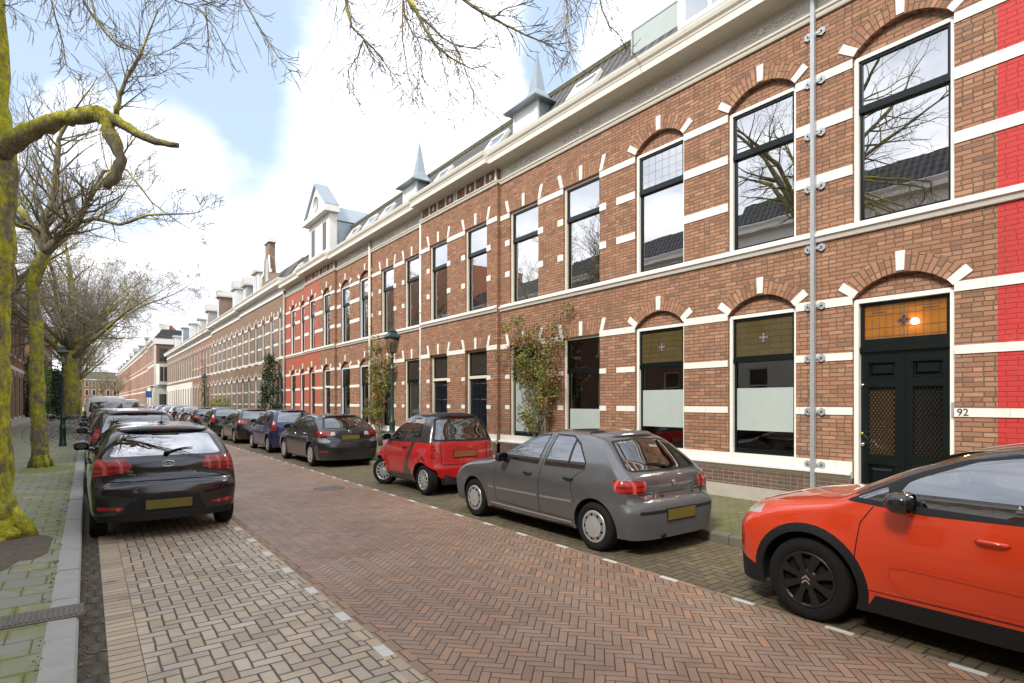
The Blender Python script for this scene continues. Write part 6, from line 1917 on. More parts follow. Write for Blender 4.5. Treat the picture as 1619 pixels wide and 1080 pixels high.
# houses closing the street
for k in range(5):
    h = thing('brick_house', 'red-brown house closing the far end of the street', 'house', (-16+k*7.5, 232, .1), group='houses closing the street'); OFF[0] = Vector(h.location)
    x0 = -16+k*7.5-3.75
    b = MB(); b.box(x0, x0+7.5, 232, 240, .0, 9.4); b.build('wall', M_brick, h)
    b = MB(); b.prism([(231.6, 9.4), (240.4, 9.4), (238, 11.8), (234, 11.8)], x0, x0+7.5, 'x'); b.build('roof', M_roof, h)
    b = MB(); b.box(x0, x0+7.5, 231.7, 232, 9.0, 9.4); b.build('cornice', M_white, h)
    for i in range(4):
        for j in range(3):
            b = MB(); xc = x0+.95+i*1.87; b.box(xc-.5, xc+.5, 231.93, 231.99, .9+j*3, 2.9+j*3); wn = b.build('window', M_frame, h)
            b = MB(); b.box(xc-.40, xc+.40, 231.90, 231.935, 1.0+j*3, 2.8+j*3); b.build('pane', M_farglass, wn)

# left side of the street
GL = 'houses on the left side'
def gable_left(h, X, Y0, Y1, H, hh, m):
    OFF[0] = Vector(h.location)
L1 = plain_house('brick_house', 'brown brick house behind the mossy trunks at the left edge', -3.35, 36.5, 50.5, 1, 8.1, 5, 2, M_brick, GL, bandz=((.6, .8), (3.6, 3.8)), roofmat=M_rooforange, roofh=4.0, fr=M_creamframe, depth=7, hw=.5)
OFF[0] = Vector(L1.location)
b = MB(); b.prism([(-3.05, .1), (-2.9, .1), (-2.9, .55), (-3.05, .75), (-3.3, .75), (-3.3, .1)], 36.5, 50.5); b.build('stone_base', M_granite, L1)
L2 = plain_house('brick_house', 'pinkish brick house with white cornice beyond the ivy on the left', -3.5, 58, 72, 1, 9.2, 6, 2, M_brickpink, GL, bandz=BZ[:1]+BZ[2:4], roofh=1.5, depth=7)
plain_house('brick_house', 'further pinkish house on the left, mostly behind trees', -3.5, 72, 92, 1, 9.2, 8, 2, M_brickpink, GL, bandz=BZ[2:4], roofh=1.5, depth=7)
for k, (ya, yb, m, H, lab) in enumerate(((-22, -9, M_brickpink, 9.2, 'pinkish house left of the camera, seen only in reflections'), (-9, 3.5, M_brick, 9.0, 'brown house beside the camera, seen only in reflections'), (3.5, 14.5, M_plaster, 9.3, 'white plastered house mirrored in the upper windows'), (14.5, 26, M_brickpink, 9.0, 'pinkish house mirrored in the middle windows'), (26, 36.4, M_brick, 8.6, 'brown house just outside the left edge of the photo'))):
    plain_house('house', lab, -5.2, ya, yb, 1, H, 5, 2, m, GL, bandz=((3.6, 3.8),), roofh=1.3, depth=6, arch=False, z00=.9)
for k, (ya, yb) in enumerate(((-18, -4.4), (-32, -18))):
    plain_house('house', ['brown house right behind the red painted one, outside the photo', 'further house behind the camera on the right side'][k], 8.9, ya, yb, -1, 8.5, 6, 2, M_brick, GR, bandz=BZ[3:4], arch=False)
plain_house('house', 'house behind the camera on the left side', -5.2, -36, -22, 1, 9., 5, 2, M_brickpink, GL, bandz=((3.6, 3.8),), depth=6, arch=False)
h = thing('house', 'unseen brown house block added behind the camera to darken reflections', 'house', (2, -70, .1)); OFF[0] = Vector(h.location)  # unseen block, added so car and window reflections stay dark
b = MB(); b.box(-14, 18, -78, -70, 0, 10); b.build('wall', M_brick, h); b = MB(); b.prism([(-78.4, 10), (-69.6, 10), (-72, 12.5), (-76, 12.5)], -14, 18, 'x'); b.build('roof', M_roof, h)
for i in range(14):
    for j in range(3): b = MB(); b.box(-13+i*2.2, -11.9+i*2.2, -70, -69.95, 1+3*j, 3.1+3*j); b.build('window', M_farglass, h)
w_ = thing('garden_wall', 'low brown garden wall with dark coping on the left', 'wall', (-3.2, 54, .12)); OFF[0] = Vector(w_.location)
b = MB(); b.box(-3.4, -3.15, 50.6, 57.9, .1, 2.0); b.build('brickwork', M_brick, w_)
b = MB(); b.box(-3.45, -3.10, 50.6, 57.9, 2.0, 2.1); b.build('coping', M_granite, w_)

# ================================================================ trees
def branchy(b, tw, p, d, r, L, lev, maxlev, rnd, up=.25, spread=.9, kids_=5, droop=0., minr=.004):
    n = max(3, int(4-lev*.3)+1); pts = [p.copy()]; rad = [r]; q = p.copy(); dd = d.copy()
    for k in range(n):
        dd = (dd+Vector((rnd.gauss(0, .16), rnd.gauss(0, .16), rnd.gauss(0, .12)+up*.22-droop*k*.15))).normalized()
        q = q+dd*(L/n); pts.append(q.copy()); rad.append(max(minr, r*(1-.75*(k+1)/n)))
    sides = {0: 12, 1: 8, 2: 6, 3: 4}.get(lev, 3)
    (b if lev < 3 else tw).tube(pts, rad, sides, caps=False)
    if lev >= maxlev: return
    for k in range(kids_):
        t = .22+.78*(k+rnd.random()*.8)/kids_; t = min(t, .98); i = min(n-1, int(t*n)); fr_ = t*n-i
        pp = pts[i].lerp(pts[i+1], fr_); rr = (rad[i]*(1-fr_)+rad[i+1]*fr_)
        ax = (pts[i+1]-pts[i]).normalized(); s = ax.cross(Vector((rnd.gauss(0, 1), rnd.gauss(0, 1), rnd.gauss(0, 1)))).normalized()
        nd = (ax*(1-spread*.45)+s*spread*(.6+.4*rnd.random())+Vector((0, 0, up*.5-droop))).normalized()
        branchy(b, tw, pp, nd, max(minr, rr*(.5+.2*rnd.random())), L*(.48+.25*rnd.random())*(1-.3*t), lev+1, maxlev, rnd, up, spread, kids_, droop, minr)

def tree(name, label, loc, trunk, limbs, seed, group, bark=M_bark, brm=M_branch, lev=4, kids_=6, up=.25, spread=.9, extra=(), root=True):
    """trunk: (points, radii) world; limbs: list (points, radii, child length)"""
    t = thing(name, label, 'tree', loc, 0, group); OFF[0] = Vector(loc); rnd = random.Random(seed)
    b = MB(); P, R = trunk
    # refine and roughen the trunk
    P = [Vector(p) for p in P]; pts = []; rad = []
    for i in range(len(P)-1):
        m = 6
        for k in range(m):
            u = k/m; pts.append(P[i].lerp(P[i+1], u)+Vector((rnd.gauss(0, .012), rnd.gauss(0, .012), 0))); rad.append((R[i]*(1-u)+R[i+1]*u)*(1+rnd.uniform(-.045, .05)))
    pts.append(P[-1]); rad.append(R[-1])
    if root: pts.insert(0, P[0]-Vector((0, 0, .1))); rad.insert(0, R[0]*1.25)
    b.tube(pts, rad, 20)
    if root:
        for k in range(6):
            a = 2*PI*k/6+rnd.uniform(-.3, .3); dd = Vector((math.cos(a), math.sin(a), 0)); c = P[0]
            b.tube([c+Vector((0, 0, .35))+dd*R[0]*.6, c+dd*R[0]*1.1+Vector((0, 0, .10)), c+dd*R[0]*1.4+Vector((0, 0, -.04))], [R[0]*.3, R[0]*.33, R[0]*.16], 8)
    for ex in extra: ex(b)
    b.build('trunk', bark, t)
    l = MB(); tw = MB()
    for (pp, rr, cl) in limbs:
        pp = [Vector(p) for p in pp]
        q = []; qr = []
        for i in range(len(pp)-1):
            for k in range(3):
                u = k/3; q.append(pp[i].lerp(pp[i+1], u)+Vector([rnd.gauss(0, rr[i]*.12) for _ in range(3)])); qr.append((rr[i]*(1-u)+rr[i+1]*u)*(rnd.uniform(.84, 1.16) if rr[i] > .025 else 1))
        q.append(pp[-1]); qr.append(rr[-1])
        l.tube(q, qr, 10)
        if cl < .2 and rr[0] > .04: continue
        if cl < .3:
            for k in range(1, len(q)):
                ax = (q[k]-q[k-1]).normalized()
                for _ in range(2):
                    s = ax.cross(Vector((rnd.gauss(0, 1), rnd.gauss(0, 1), rnd.gauss(0, 1)))).normalized()
                    branchy(l, tw, q[k-1].lerp(q[k], rnd.random()), (ax*.8+s*.6+Vector((0, 0, -.15))).normalized(), max(.0032, qr[k]*.4), cl*(1.+1.6*rnd.random()), 4, 5, rnd, up, .6, 2, .1, .003)
            continue
        for k in range(len(q)-1):
            if k/(len(q)-1) < .12: continue
            for _ in range(2 if cl > 1. else 1):
                ax = (q[k+1]-q[k]).normalized(); s = ax.cross(Vector((rnd.gauss(0, 1), rnd.gauss(0, 1), rnd.gauss(0, 1)))).normalized()
                nd = (ax*.5+s*spread+Vector((0, 0, up*.5))).normalized()
                branchy(l, tw, q[k], nd, qr[k]*.45, cl*(.6+.6*rnd.random()), 2, lev, rnd, up, spread, kids_)
        branchy(l, tw, q[-1], (q[-1]-q[-2]).normalized(), qr[-1], cl, 1, lev, rnd, up, spread, kids_)
    l.build('branches', brm, t); tw.build('twigs', M_twig, t)
    return t
TG = 'bare street trees along the left kerb'
# nearest tree
T1 = Vector((-.98, 9.15, .12))
D1 = 6.70
def poly_px(L_, D): return [at(x, y, D+(dz[0] if dz else 0)) for x, y, *dz in L_]
big = poly_px([(-12, 246), (45, 208), (92, 190), (130, 184), (160, 178)], D1)
hookA = poly_px([(160, 178), (185, 190), (215, 210), (245, 224), (282, 230)], D1)
hookB = poly_px([(166, 182), (172, 205), (178, 222), (192, 252), (182, 280), (168, 296)], D1)
def knob(b):
    b.ball(tuple(at(160, 183, D1)), (.085, .085, .10), 10, 8); b.ball(tuple(at(154, 178, D1)), (.065, .06, .06), 8, 6)
    rb_ = random.Random(4); q_ = []; qr_ = []; R_ = [.13, .10, .088, .085, .085]
    for i in range(len(big)-1):
        for k in range(5): u = k/5; q_.append(big[i].lerp(big[i+1], u)+Vector([rb_.gauss(0, .010) for _ in range(3)])); qr_.append((R_[i]*(1-u)+R_[i+1]*u)*rb_.uniform(.86, 1.14))
    q_.append(big[-1]); qr_.append(R_[-1]); b.tube(q_, qr_, 14)
    for (dx, dy, dz, r_) in ((.26, -.26, .10, .15), (.16, -.36, .05, .12), (.30, -.08, .05, .10)): b.ball((T1.x+dx*.8, T1.y+dy, .10+dz), (r_, r_, r_*.62), 12, 8)
tree1_limbs = [(hookA, [.065, .06, .05, .045, .03], .16), (hookB, [.085, .075, .07, .06, .055, .04], .18),
    (poly_px([(183, 182), (190, 150), (203, 118), (222, 85), (236, 50), (250, 15)], D1), [.032, .024, .018, .013, .010, .006], .26),
    ]
thin = [[(75, -25), (88, 30), (100, 70), (104, 100), (125, 130), (155, 172)], [(118, -25), (140, 15), (165, 50), (185, 72), (215, 82), (240, 92)], [(0, 5), (20, 12), (38, 25)],
    [(255, -10), (282, 3), (315, 10), (345, 0)], [(312, 10), (340, 45), (372, 110)], [(325, 12), (330, 60), (328, 85)], [(380, -10), (405, 35), (440, 90), (460, 114)],
    [(545, -25), (549, 15), (556, 42), (575, 62), (566, 88), (551, 110), (549, 140)], [(575, 62), (592, 78), (612, 105), (632, 130), (640, 155)], [(575, 62), (583, 80), (592, 100)],
    [(632, -25), (650, 12), (678, 38), (700, 60), (722, 72), (750, 77), (772, 60)], [(650, 0), (672, 45), (695, 78), (718, 95), (745, 108), (768, 104)],
    [(655, 10), (680, 60), (697, 85), (705, 120), (715, 168)], [(637, -10), (640, 25), (652, 52), (659, 60), (668, 82), (661, 120), (659, 160)], [(637, 0), (636, 60), (645, 120), (668, 165)],
    [(712, 60), (728, 88), (745, 140), (768, 172)], [(720, -10), (760, 18), (800, 40), (830, 55), (858, 66), (872, 70)], [(780, 28), (798, 14), (830, 6)],
    [(893, -15), (898, 18), (894, 45), (903, 75), (896, 100)], [(946, -15), (952, 15), (962, 40), (980, 55), (988, 75)], [(300, -10), (345, 12), (390, -20)],
    [(140, -20), (152, 30), (190, 70), (250, 88), (300, 62)], [(225, 85), (205, 122), (245, 120), (280, 104)]]
trnd = random.Random(5)
for k, L_ in enumerate(thin):
    D = 6.2+trnd.uniform(-.5, .9) if L_[0][0] < 480 else 5.6+trnd.uniform(-.3, .8)
    r0 = .017 if k in (1, 7, 10, 11, 16) else .010
    n = len(L_)
    tree1_limbs.append((poly_px(L_, D), [max(.003, r0*(1-.85*i/(n-1))) for i in range(n)], .13))
# upper limbs that carry the hanging branches, above the frame
crown = T1+Vector((.1, -.1, 7.4))
for (x, y, D) in ((75, -25, 6.4), (118, -25, 6.5), (255, -10, 6.4), (300, -10, 6.4), (380, -10, 6.4), (545, -25, 5.9), (632, -25, 5.9), (655, 0, 5.9), (720, -10, 5.9), (893, -15, 5.9), (946, -15, 5.9), (140, -20, 6.4)):
    e = at(x, y, D); m_ = crown.lerp(e, .55)+Vector((0, 0, .9))
    tree1_limbs.append(([crown, m_, e+Vector((0, 0, .25)), e], [.05, .03, .018, .014], .28))
for a in range(9):
    an = a*.7+.3; e = crown+Vector((math.cos(an)*2.6, math.sin(an)*2.9, 2.6+1.4*(a % 2))); tree1_limbs.append(([crown-Vector((0, 0, .3)), crown.lerp(e, .5)+Vector((0, 0, .5)), e], [.11, .07, .035], 1.6))
tree('street_tree', 'thick moss-covered trunk at the left edge with a hooked pollarded branch, nearest tree', tuple(T1),
     ([T1, T1+Vector((-.02, 0, .5)), T1+Vector((-.04, 0, 2.2)), T1+Vector((.0, 0, 3.3)), T1+Vector((.03, 0, 4.4)), T1+Vector((-.02, 0, 5.2)), T1+Vector((0, 0, 7.4))],
      [.34, .285, .275, .27, .285, .255, .18]), tree1_limbs, 3, TG, M_barkmoss, M_branch, 4, 3, .1, .8, extra=(knob,))
# second tree
D2 = 14.2
T2 = Vector((-.93, 18.5, .12)); 
def P2(L_): return poly_px(L_, D2)
tr2 = [T2]+P2([(60, 640), (58, 560), (55, 500), (52, 450), (60, 425), (72, 400)])
lim2 = [(P2([(72, 400), (55, 365), (38, 340), (20, 322)]), [.12, .09, .075, .05], 1.4),
        (P2([(72, 400), (68, 360), (82, 320), (90, 260), (92, 220), (110, 190)]), [.13, .10, .085, .065, .05, .03], 1.3),
        (P2([(72, 400), (92, 375), (125, 352), (132, 330), (150, 300), (185, 262)]), [.12, .10, .085, .06, .05, .03], 1.1),
        (P2([(128, 350), (150, 345), (190, 355), (235, 340), (300, 338)]), [.06, .05, .04, .028, .015], .75),
        (P2([(140, 310), (165, 270), (200, 268), (240, 320), (280, 350)]), [.045, .035, .025, .02, .012], .7)]
tree('street_tree', 'second trunk from the camera, leaning and greenish, between the mossy tree and the lamp post', tuple(T2), (tr2, [.185, .155, .145, .14, .135, .15, .13]), lim2, 8, TG, M_barkmoss2 if False else M_bark, M_branch, 4, 5, .3, .8)
def auto_tree(label, X, Y, H, r, seed, fork=3.6, spread=.85, nl=6, up=.3, reach=4.2, lev=4, kids_=6, bark=M_bark, group=TG):
    rnd = random.Random(seed); T = Vector((X, Y, .12)); F = T+Vector((rnd.uniform(-.2, .2), rnd.uniform(-.2, .2), fork))
    limbs = []
    for k in range(nl):
        a = 2*PI*k/nl+rnd.uniform(-.4, .4); rch = reach*rnd.uniform(.65, 1.05); zt = (H-fork)*rnd.uniform(.35, .85)
        o = Vector((math.cos(a), math.sin(a), 0)); s = F+Vector((0, 0, rnd.uniform(-.6, .5)))
        limbs.append(([s, s+o*rch*.35+Vector((0, 0, zt*.38)), s+o*rch*.72+Vector((0, 0, zt*.78)), s+o*rch+Vector((0, 0, zt))], [r*.36, r*.26, r*.16, r*.08], reach*.42))
    limbs.append(([F, F+Vector((.1, .1, (H-fork)*.4)), F+Vector((-.1, .2, (H-fork)*.75))], [r*.6, r*.4, r*.18], reach*.42))
    return tree('street_tree', label, tuple(T), ([T, T+Vector((0, 0, .6)), T.lerp(F, .6), F], [r*1.25, r, r*.9, r*.85]), limbs, seed, group, bark, M_branch, lev, kids_, up, spread)
tree3 = auto_tree('big spreading moss-green tree whose bare crown reaches over the street', -.62, 38.5, 11.5, .36, 21, 4.4, .9, 9, .12, 5.6, 5, 5)
tA = auto_tree('slim tree behind the big spreading one', -.7, 47, 12., .30, 33, 4.5, .85, 7, .3, 4.4, 4, 6)
for k, (X, Y, s_, lab) in enumerate(((-.8, 56, 1.05, 'bare tree beyond the white van'), (-.8, 66, .95, 'bare tree in front of the pinkish houses'), (-.9, 78, 1.0, 'distant bare tree on the left, fifth along'), (-.8, 92, 1., 'distant bare tree on the left, sixth along'), (-.9, 108, 1., 'small distant bare tree near the vanishing point'), (2.2, 128, .72, 'distant bare tree standing out against the end houses'), (5.4, 150, .75, 'distant bare tree closest to the right-hand row'))):
    copy_tree(tA, loc=(X, Y, .12), rz=k*1.3+.5, label=lab, scale=(s_,)*3)
copy_tree(tA, loc=(-1.3, -3.2, .12), rz=2.1, label='bare tree beside the camera, seen only as a reflection', scale=(.95,)*3)
copy_tree(tA, loc=(-1.0, -14, .12), rz=1.2, label='bare tree well behind the camera on the left')
copy_tree(tA, loc=(-1.0, -27, .12), rz=3.2, label='bare tree farthest behind the camera')
copy_tree(tA, loc=(-3.1, 24.5, .12), rz=4.1, label='bare tree just outside the left edge', scale=(.9,)*3)
copy_tree(tree3, loc=(-1.3, 4.2, .12), rz=2.6, label='spreading tree mirrored in the upper windows', scale=(.80, .80, .95)) if False else None

# ================================================================ leafy things
def leaves(b, c, rad, n, s, rnd, shape=None, flat=1.):
    for _ in range(n):
        while True:
            u = Vector((rnd.uniform(-1, 1), rnd.uniform(-1, 1), rnd.uniform(-1, 1)))
            if u.length < 1: break
        p = Vector((c[0]+u.x*rad[0], c[1]+u.y*rad[1], c[2]+u.z*rad[2]))
        a = Vector((rnd.gauss(0, 1), rnd.gauss(0, 1), rnd.gauss(0, .6))).normalized(); q = a.cross(Vector((rnd.gauss(0, 1), rnd.gauss(0, 1), rnd.gauss(0, 1)))).normalized()
        L = s*rnd.uniform(.6, 1.3); w = L*.5
        b.poly([p-a*L*.5, p+q*w*.5, p+a*L*.5, p-q*w*.5])
def climber(label, Y0, Y1, z0, z1, yst, seed, n, red=.3, s=.075, X=8.80, cat='plant', name='climbing_shrub'):
    t = thing(name, label, cat, (X, yst, .12), group='climbing plants on the facades'); OFF[0] = Vector(t.location); rnd = random.Random(seed)
    st = MB(); lf = MB(); lr = MB(); clumps = []
    for k in range(12):
        ye = rnd.uniform(Y0, Y1); ze = rnd.uniform(z0+.4, z1); y = yst+rnd.gauss(0, .10)
        P = [Vector((X, y, .12))]
        for i in range(1, 8):
            u = i/7; P.append(Vector((X-.05-.13*math.sin(PI*u)*rnd.random(), y+(ye-y)*u**1.6+rnd.gauss(0, .05), .12+(ze-.12)*u+rnd.gauss(0, .04)))); 
            if P[-1].z > z0-.5: clumps.append(P[-1])
        st.tube(P, [.024-.019*i/7 for i in range(8)], 5)
        for _ in range(5):
            i = rnd.randint(3, 7); q = P[i]; e = q+Vector((-abs(rnd.gauss(0, .16)), rnd.gauss(0, .28), rnd.gauss(.05, .22))); st.tube([q, q.lerp(e, .5)+Vector((0, 0, .04)), e], [.008, .006, .003], 4); clumps.append(e)
    for c in clumps:
        k = int(n/len(clumps)*rnd.uniform(.4, 1.6))
        leaves(lr if rnd.random() < red else lf, (min(c.x, X), c.y, c.z), (.10, .20, .18), k, s, rnd)
    st.build('stems', M_twig, t); lf.build('foliage', M_leaf, t)
    if lr.f: lr.build('reddish_foliage', M_leafred, t)
    return t
climber('thin leafy climber between two windows, above the grey hatchback', 9.75, 11.9, 2.5, 4.15, 10.45, 4, 8500, .35, .06)
climber('leafy climber hanging beside the green lamp post on the right', 18.5, 21.0, 1.8, 4.1, 20.0, 6, 7500, .2, .075)
t = thing('evergreen_shrub', 'dark conical evergreen in front of the orange painted house', 'shrub', (8.35, 34.2, .12)); OFF[0] = Vector(t.location); r_ = random.Random(9)
b = MB()
for k in range(130):
    z = .8+3.5*r_.random()**1.2; rr = .6*(1-(z-.5)/4.2)+.12; a = r_.uniform(0, 2*PI); leaves(b, (8.35+rr*.7*math.cos(a), 34.2+rr*1.3*math.sin(a), z), (.25, .3, .3), 28, .13, r_)
b.build('foliage', M_leafdark, t); b = MB(); b.tube([(8.35, 34.2, .1), (8.36, 34.2, 3.8)], [.08, .02], 8); b.build('stem', M_twig, t)
t = thing('garden_shrub', 'bright yellow-green shrub beside the parked cars', 'shrub', (7.6, 45, .12)); OFF[0] = Vector(t.location)
b = MB()
for k in range(45): a = r_.uniform(0, 2*PI); rr = .7*r_.random()**.5; leaves(b, (7.6+rr*math.cos(a), 45+1.2*rr*math.sin(a), .7+1.3*r_.random()), (.25, .3, .3), 26, .13, r_)
b.build('foliage', M_leafyel, t); b = MB()
for k in range(6): b.tube([(7.6, 45, .1), (7.6+r_.gauss(0, .3), 45+r_.gauss(0, .4), 1.5)], [.03, .01], 5)
b.build('stems', M_twig, t)
t = climber('bare brown climber on the pale red-brown house', 57, 62, 2.0, 6.0, 58.5, 14, 900, .9, .12)
def ivy(label, X0, X1, Y0, Y1, z1, n, seed, m=M_leafgreen, s=.14):
    t = thing('ivy_bush', label, 'ivy', ((X0+X1)/2, (Y0+Y1)/2, .12), group='ivy and hedges on the left'); OFF[0] = Vector(t.location); r = random.Random(seed)
    b = MB()
    for k in range(n//30):
        x, y = r.uniform(X0, X1), r.uniform(Y0, Y1); z = .2+(z1-.2)*r.random()**.7*(1+.12*math.sin(y*1.3)); leaves(b, (x, y, z), (.35, .5, .4), 30, s, r)
    b.build('foliage', m, t)
    b = MB()
    for k in range(9): y = Y0+(Y1-Y0)*(k+.5)/9; b.tube([((X0+X1)/2, y, .1), ((X0+X1)/2+r.gauss(0, .1), y+r.gauss(0, .2), z1*.75)], [.05, .015], 5)
    b.build('stems', M_twig, t)
ivy('bright green ivy spilling over the garden wall on the left', -3.3, -2.4, 50.8, 57.5, 4.4, 7500, 5)
ivy('dark ivy clump at the corner of the brown house on the left', -3.3, -2.8, 49.3, 51.0, 4.6, 1800, 6, M_leafdark)
ivy('dark overgrown hedge behind the tree row on the left', -3.0, -1.9, 60, 90, 4.5, 9000, 7, M_leafdark, .25)
# weeds at the foot of the walls
b = MB(); r_ = random.Random(12)
for k in range(120):
    if r_.random() < .6: x, y, z = 8.80-abs(r_.gauss(0, .05)), r_.uniform(3, 34), .13
    else: x, y, z = -.24-abs(r_.gauss(0, .02)), r_.uniform(3, 26), .125
    leaves(b, (x, y, z+.02), (.03, .05, .012), 7, .022, r_)
b.build('weeds', M_leafgreen, kind='stuff', label='small green weeds in the joints along walls and kerb', cat='weeds')

# ================================================================ lamp posts
def lamp_post(label, X, Y, H=3.85):
    t = thing('street_lamp', label, 'street lamp', (X, Y, .12), group='green cast iron street lamps'); OFF[0] = Vector((0, 0, 0)); s = (H-.12)
    b = MB()
    b.lathe([(.115, 0), (.115, .10), (.100, .12), (.095, .62), (.108, .64), (.108, .70), (.085, .74), (.078, 1.02), (.09, 1.04), (.09, 1.08), (.055, 1.14), (.048, 1.5), (.042, s-1.22), (.042, s-1.2),
             (.060, s-1.18), (.060, s-1.12), (.040, s-1.10), (.036, s-.88), (.055, s-.86), (.055, s-.83), (.03, s-.80), (.03, s-.70), (.05, s-.68)], (0, 0, 0), 16)
    b.build('post', M_iron, t)
    b = MB(); z0, z1 = s-.68, s-.28; a0, a1 = .085, .155
    for sx, sy in ((1, 1), (1, -1), (-1, 1), (-1, -1)): b.tube([(sx*a0, sy*a0, z0), (sx*a1, sy*a1, z1)], .010, 5)
    for z, a in ((z0, a0), (z1, a1)):
        for k in range(4):
            c = [(a, a), (-a, a), (-a, -a), (a, -a)]; p, q = c[k], c[(k+1) % 4]; b.tube([(*p, z), (*q, z)], .011, 5)
    b.box(-a0, a0, -a0, a0, z0-.02, z0-.001)
    fr = b.build('lantern_frame', M_iron, t)
    b = MB()
    for k in range(4):
        c0 = [(a0, a0), (-a0, a0), (-a0, -a0), (a0, -a0)]; c1 = [(a1, a1), (-a1, a1), (-a1, -a1), (a1, -a1)]
        b.poly([(*c0[k], z0), (*c0[(k+1) % 4], z0), (*c1[(k+1) % 4], z1), (*c1[k], z1)])
    b.build('lantern_glass', M_lampglass, t)
    b = MB(); b.lathe([(.03, z0), (.045, z0+.06), (.05, z0+.2), (.03, z0+.28), (.001, z0+.3)], (0, 0, 0), 12); b.build('bulb_cover', M_frame, t)
    b = MB(); o = a1+.03; lv = [(z1+.012, o), (z1+.035, o), (z1+.17, .085), (z1+.175, .10), (z1+.20, .10), (z1+.26, .03), (z1+.28, .006)]
    prev = None
    for z, a in lv:
        cur = [b.vert((sx*a, sy*a, z)) for sx, sy in ((1, 1), (-1, 1), (-1, -1), (1, -1))]
        if prev: 
            for k in range(4): b.face((prev[k], prev[(k+1) % 4], cur[(k+1) % 4], cur[k]))
        else: b.face(cur[::-1])
        prev = cur
    b.face(prev); b.ball((0, 0, z1+.29), (.016, .016, .025), 8, 6)
    b.build('lantern_roof', M_iron, t)
    return t
lp = lamp_post('green lamp post on the left pavement beside the parked bicycles', -.72, 26.9)
copy_tree(lp, loc=(6.95, 15.0, .12), label='green lamp post on the right pavement behind the tiny red car')
copy_tree(lp, loc=(6.9, 47, .12), rz=.0, label='distant lamp post in front of the buff brick houses')
copy_tree(lp, loc=(6.5, 84, .12), label='distant lamp post by the white corner building')
# blue parking sign near the corner
t = thing('traffic_sign', 'small blue rectangular sign on a grey pole near the white corner building', 'sign', (6.0, 82, .12)); OFF[0] = Vector((0, 0, 0))
b = MB(); b.tube([(0, 0, 0), (0, 0, 3.0)], .03, 8); b.build('pole', M_galv, t); b = MB(); b.box(-.3, .3, -.05, -.03, 2.2, 3.0); b.build('sign_plate', simple('blue_sign', (.03, .12, .45), .4), t)

# ================================================================ bicycles
def bicycle(label, loc, rz, fm):
    t = thing('bicycle', label, 'bicycle', loc, rz, 'bicycles parked by the lamp post'); OFF[0] = Vector((0, 0, 0))
    for x in (-.55, .55):
        b = MB(); b.tube([(x+.33*math.cos(2*PI*k/28), 0, .35+.33*math.sin(2*PI*k/28)) for k in range(29)], .018, 6, caps=False)
        w = b.build('wheel', M_rubber, t)
        b = MB(); 
        for k in range(14): a = 2*PI*k/14; b.tube([(x, 0, .35), (x+.32*math.cos(a), 0, .35+.32*math.sin(a))], .0022, 3)
        b.tube([(x, -.05, .35), (x, .05, .35)], .02, 8); b.tube([(x+.31*math.cos(2*PI*k/28), 0, .35+.31*math.sin(2*PI*k/28)) for k in range(29)], .010, 4, caps=False)
        b.build('spokes', M_galv, w)
        b = MB(); b.tube([(x+.37*math.cos(a), 0, .35+.37*math.sin(a)) for a in [PI*(.1+.8*k/10) for k in range(11)]], .014, 5); b.build('mudguard', fm, t)
    b = MB(); B_, S_, H_ = (-.08, 0, .30), (-.24, 0, .82), (.38, 0, .88)
    for p, q, r in ((B_, S_, .016), (B_, (.42, 0, .72), .018), ((-.2, 0, .72), H_, .016), (B_, (-.55, 0, .35), .010), ((-.22, 0, .76), (-.55, 0, .35), .009), (H_, (.55, 0, .35), .014)): b.tube([p, q], r, 6)
    b.build('frame', fm, t)
    b = MB(); b.tube([H_, (.36, 0, 1.05)], .012, 6); b.tube([(.20, -.29, 1.03), (.34, -.22, 1.07), (.36, 0, 1.06), (.34, .22, 1.07), (.20, .29, 1.03)], .012, 6); b.build('handlebar', M_galv, t)
    b = MB(); b.tube([S_, (-.27, 0, .93)], .012, 6); b.ball((-.29, 0, .96), (.14, .085, .04), 10, 6); b.build('saddle', M_plast, t)
    b = MB(); b.tube([(-.08, -.08, .30), (-.08, .08, .30)], .012, 6); b.tube([(-.08, .08, .30), (.02, .09, .18)], .010, 5); b.tube([(-.08, -.08, .30), (-.18, -.09, .42)], .010, 5); b.box(-.03, .07, .08, .16, .165, .185); b.box(-.23, -.13, -.16, -.08, .41, .43); b.build('crank_and_pedals', M_galv, t)
    b = MB(); b.box(-.80, -.42, -.05, .05, .76, .78); b.tube([(-.7, .05, .77), (-.55, .06, .36)], .006, 4); b.tube([(-.7, -.05, .77), (-.55, -.06, .36)], .006, 4); b.build('luggage_rack', M_galv, t)
    return t
M_paletyre = simple('pale_tyre', (.34, .31, .26), .8)
bk = bicycle('bicycle with pale tyres leaning left of the green lamp post', (-1.15, 29.0, .12), .25, simple('bike_silver', (.3, .31, .32), .4, metal=.4))
for w0 in [c for c in kids(bk) if c.name.startswith('wheel')]:
    w0.data.materials.clear(); w0.data.materials.append(M_paletyre)
for k, (x, y, a, lab) in enumerate(((-.55, 30.2, .6, 'bicycle just right of the green lamp post'), (-.75, 31.3, .45, 'second bicycle behind the green lamp post'), (-1.0, 32.6, 2.9, 'bicycle in the middle of the parked row'), (-.55, 34., .5, 'bicycle at the far end of the row, near the white van'), (-1.4, 33.4, 1.9, 'bicycle turned towards the left wall'))):
    copy_tree(bk, loc=(x, y, .12), rz=a, label=lab)
copy_tree(bk, loc=(5.6, 30.7, .0), rz=1.2, label='bicycle standing between two parked cars on the right')

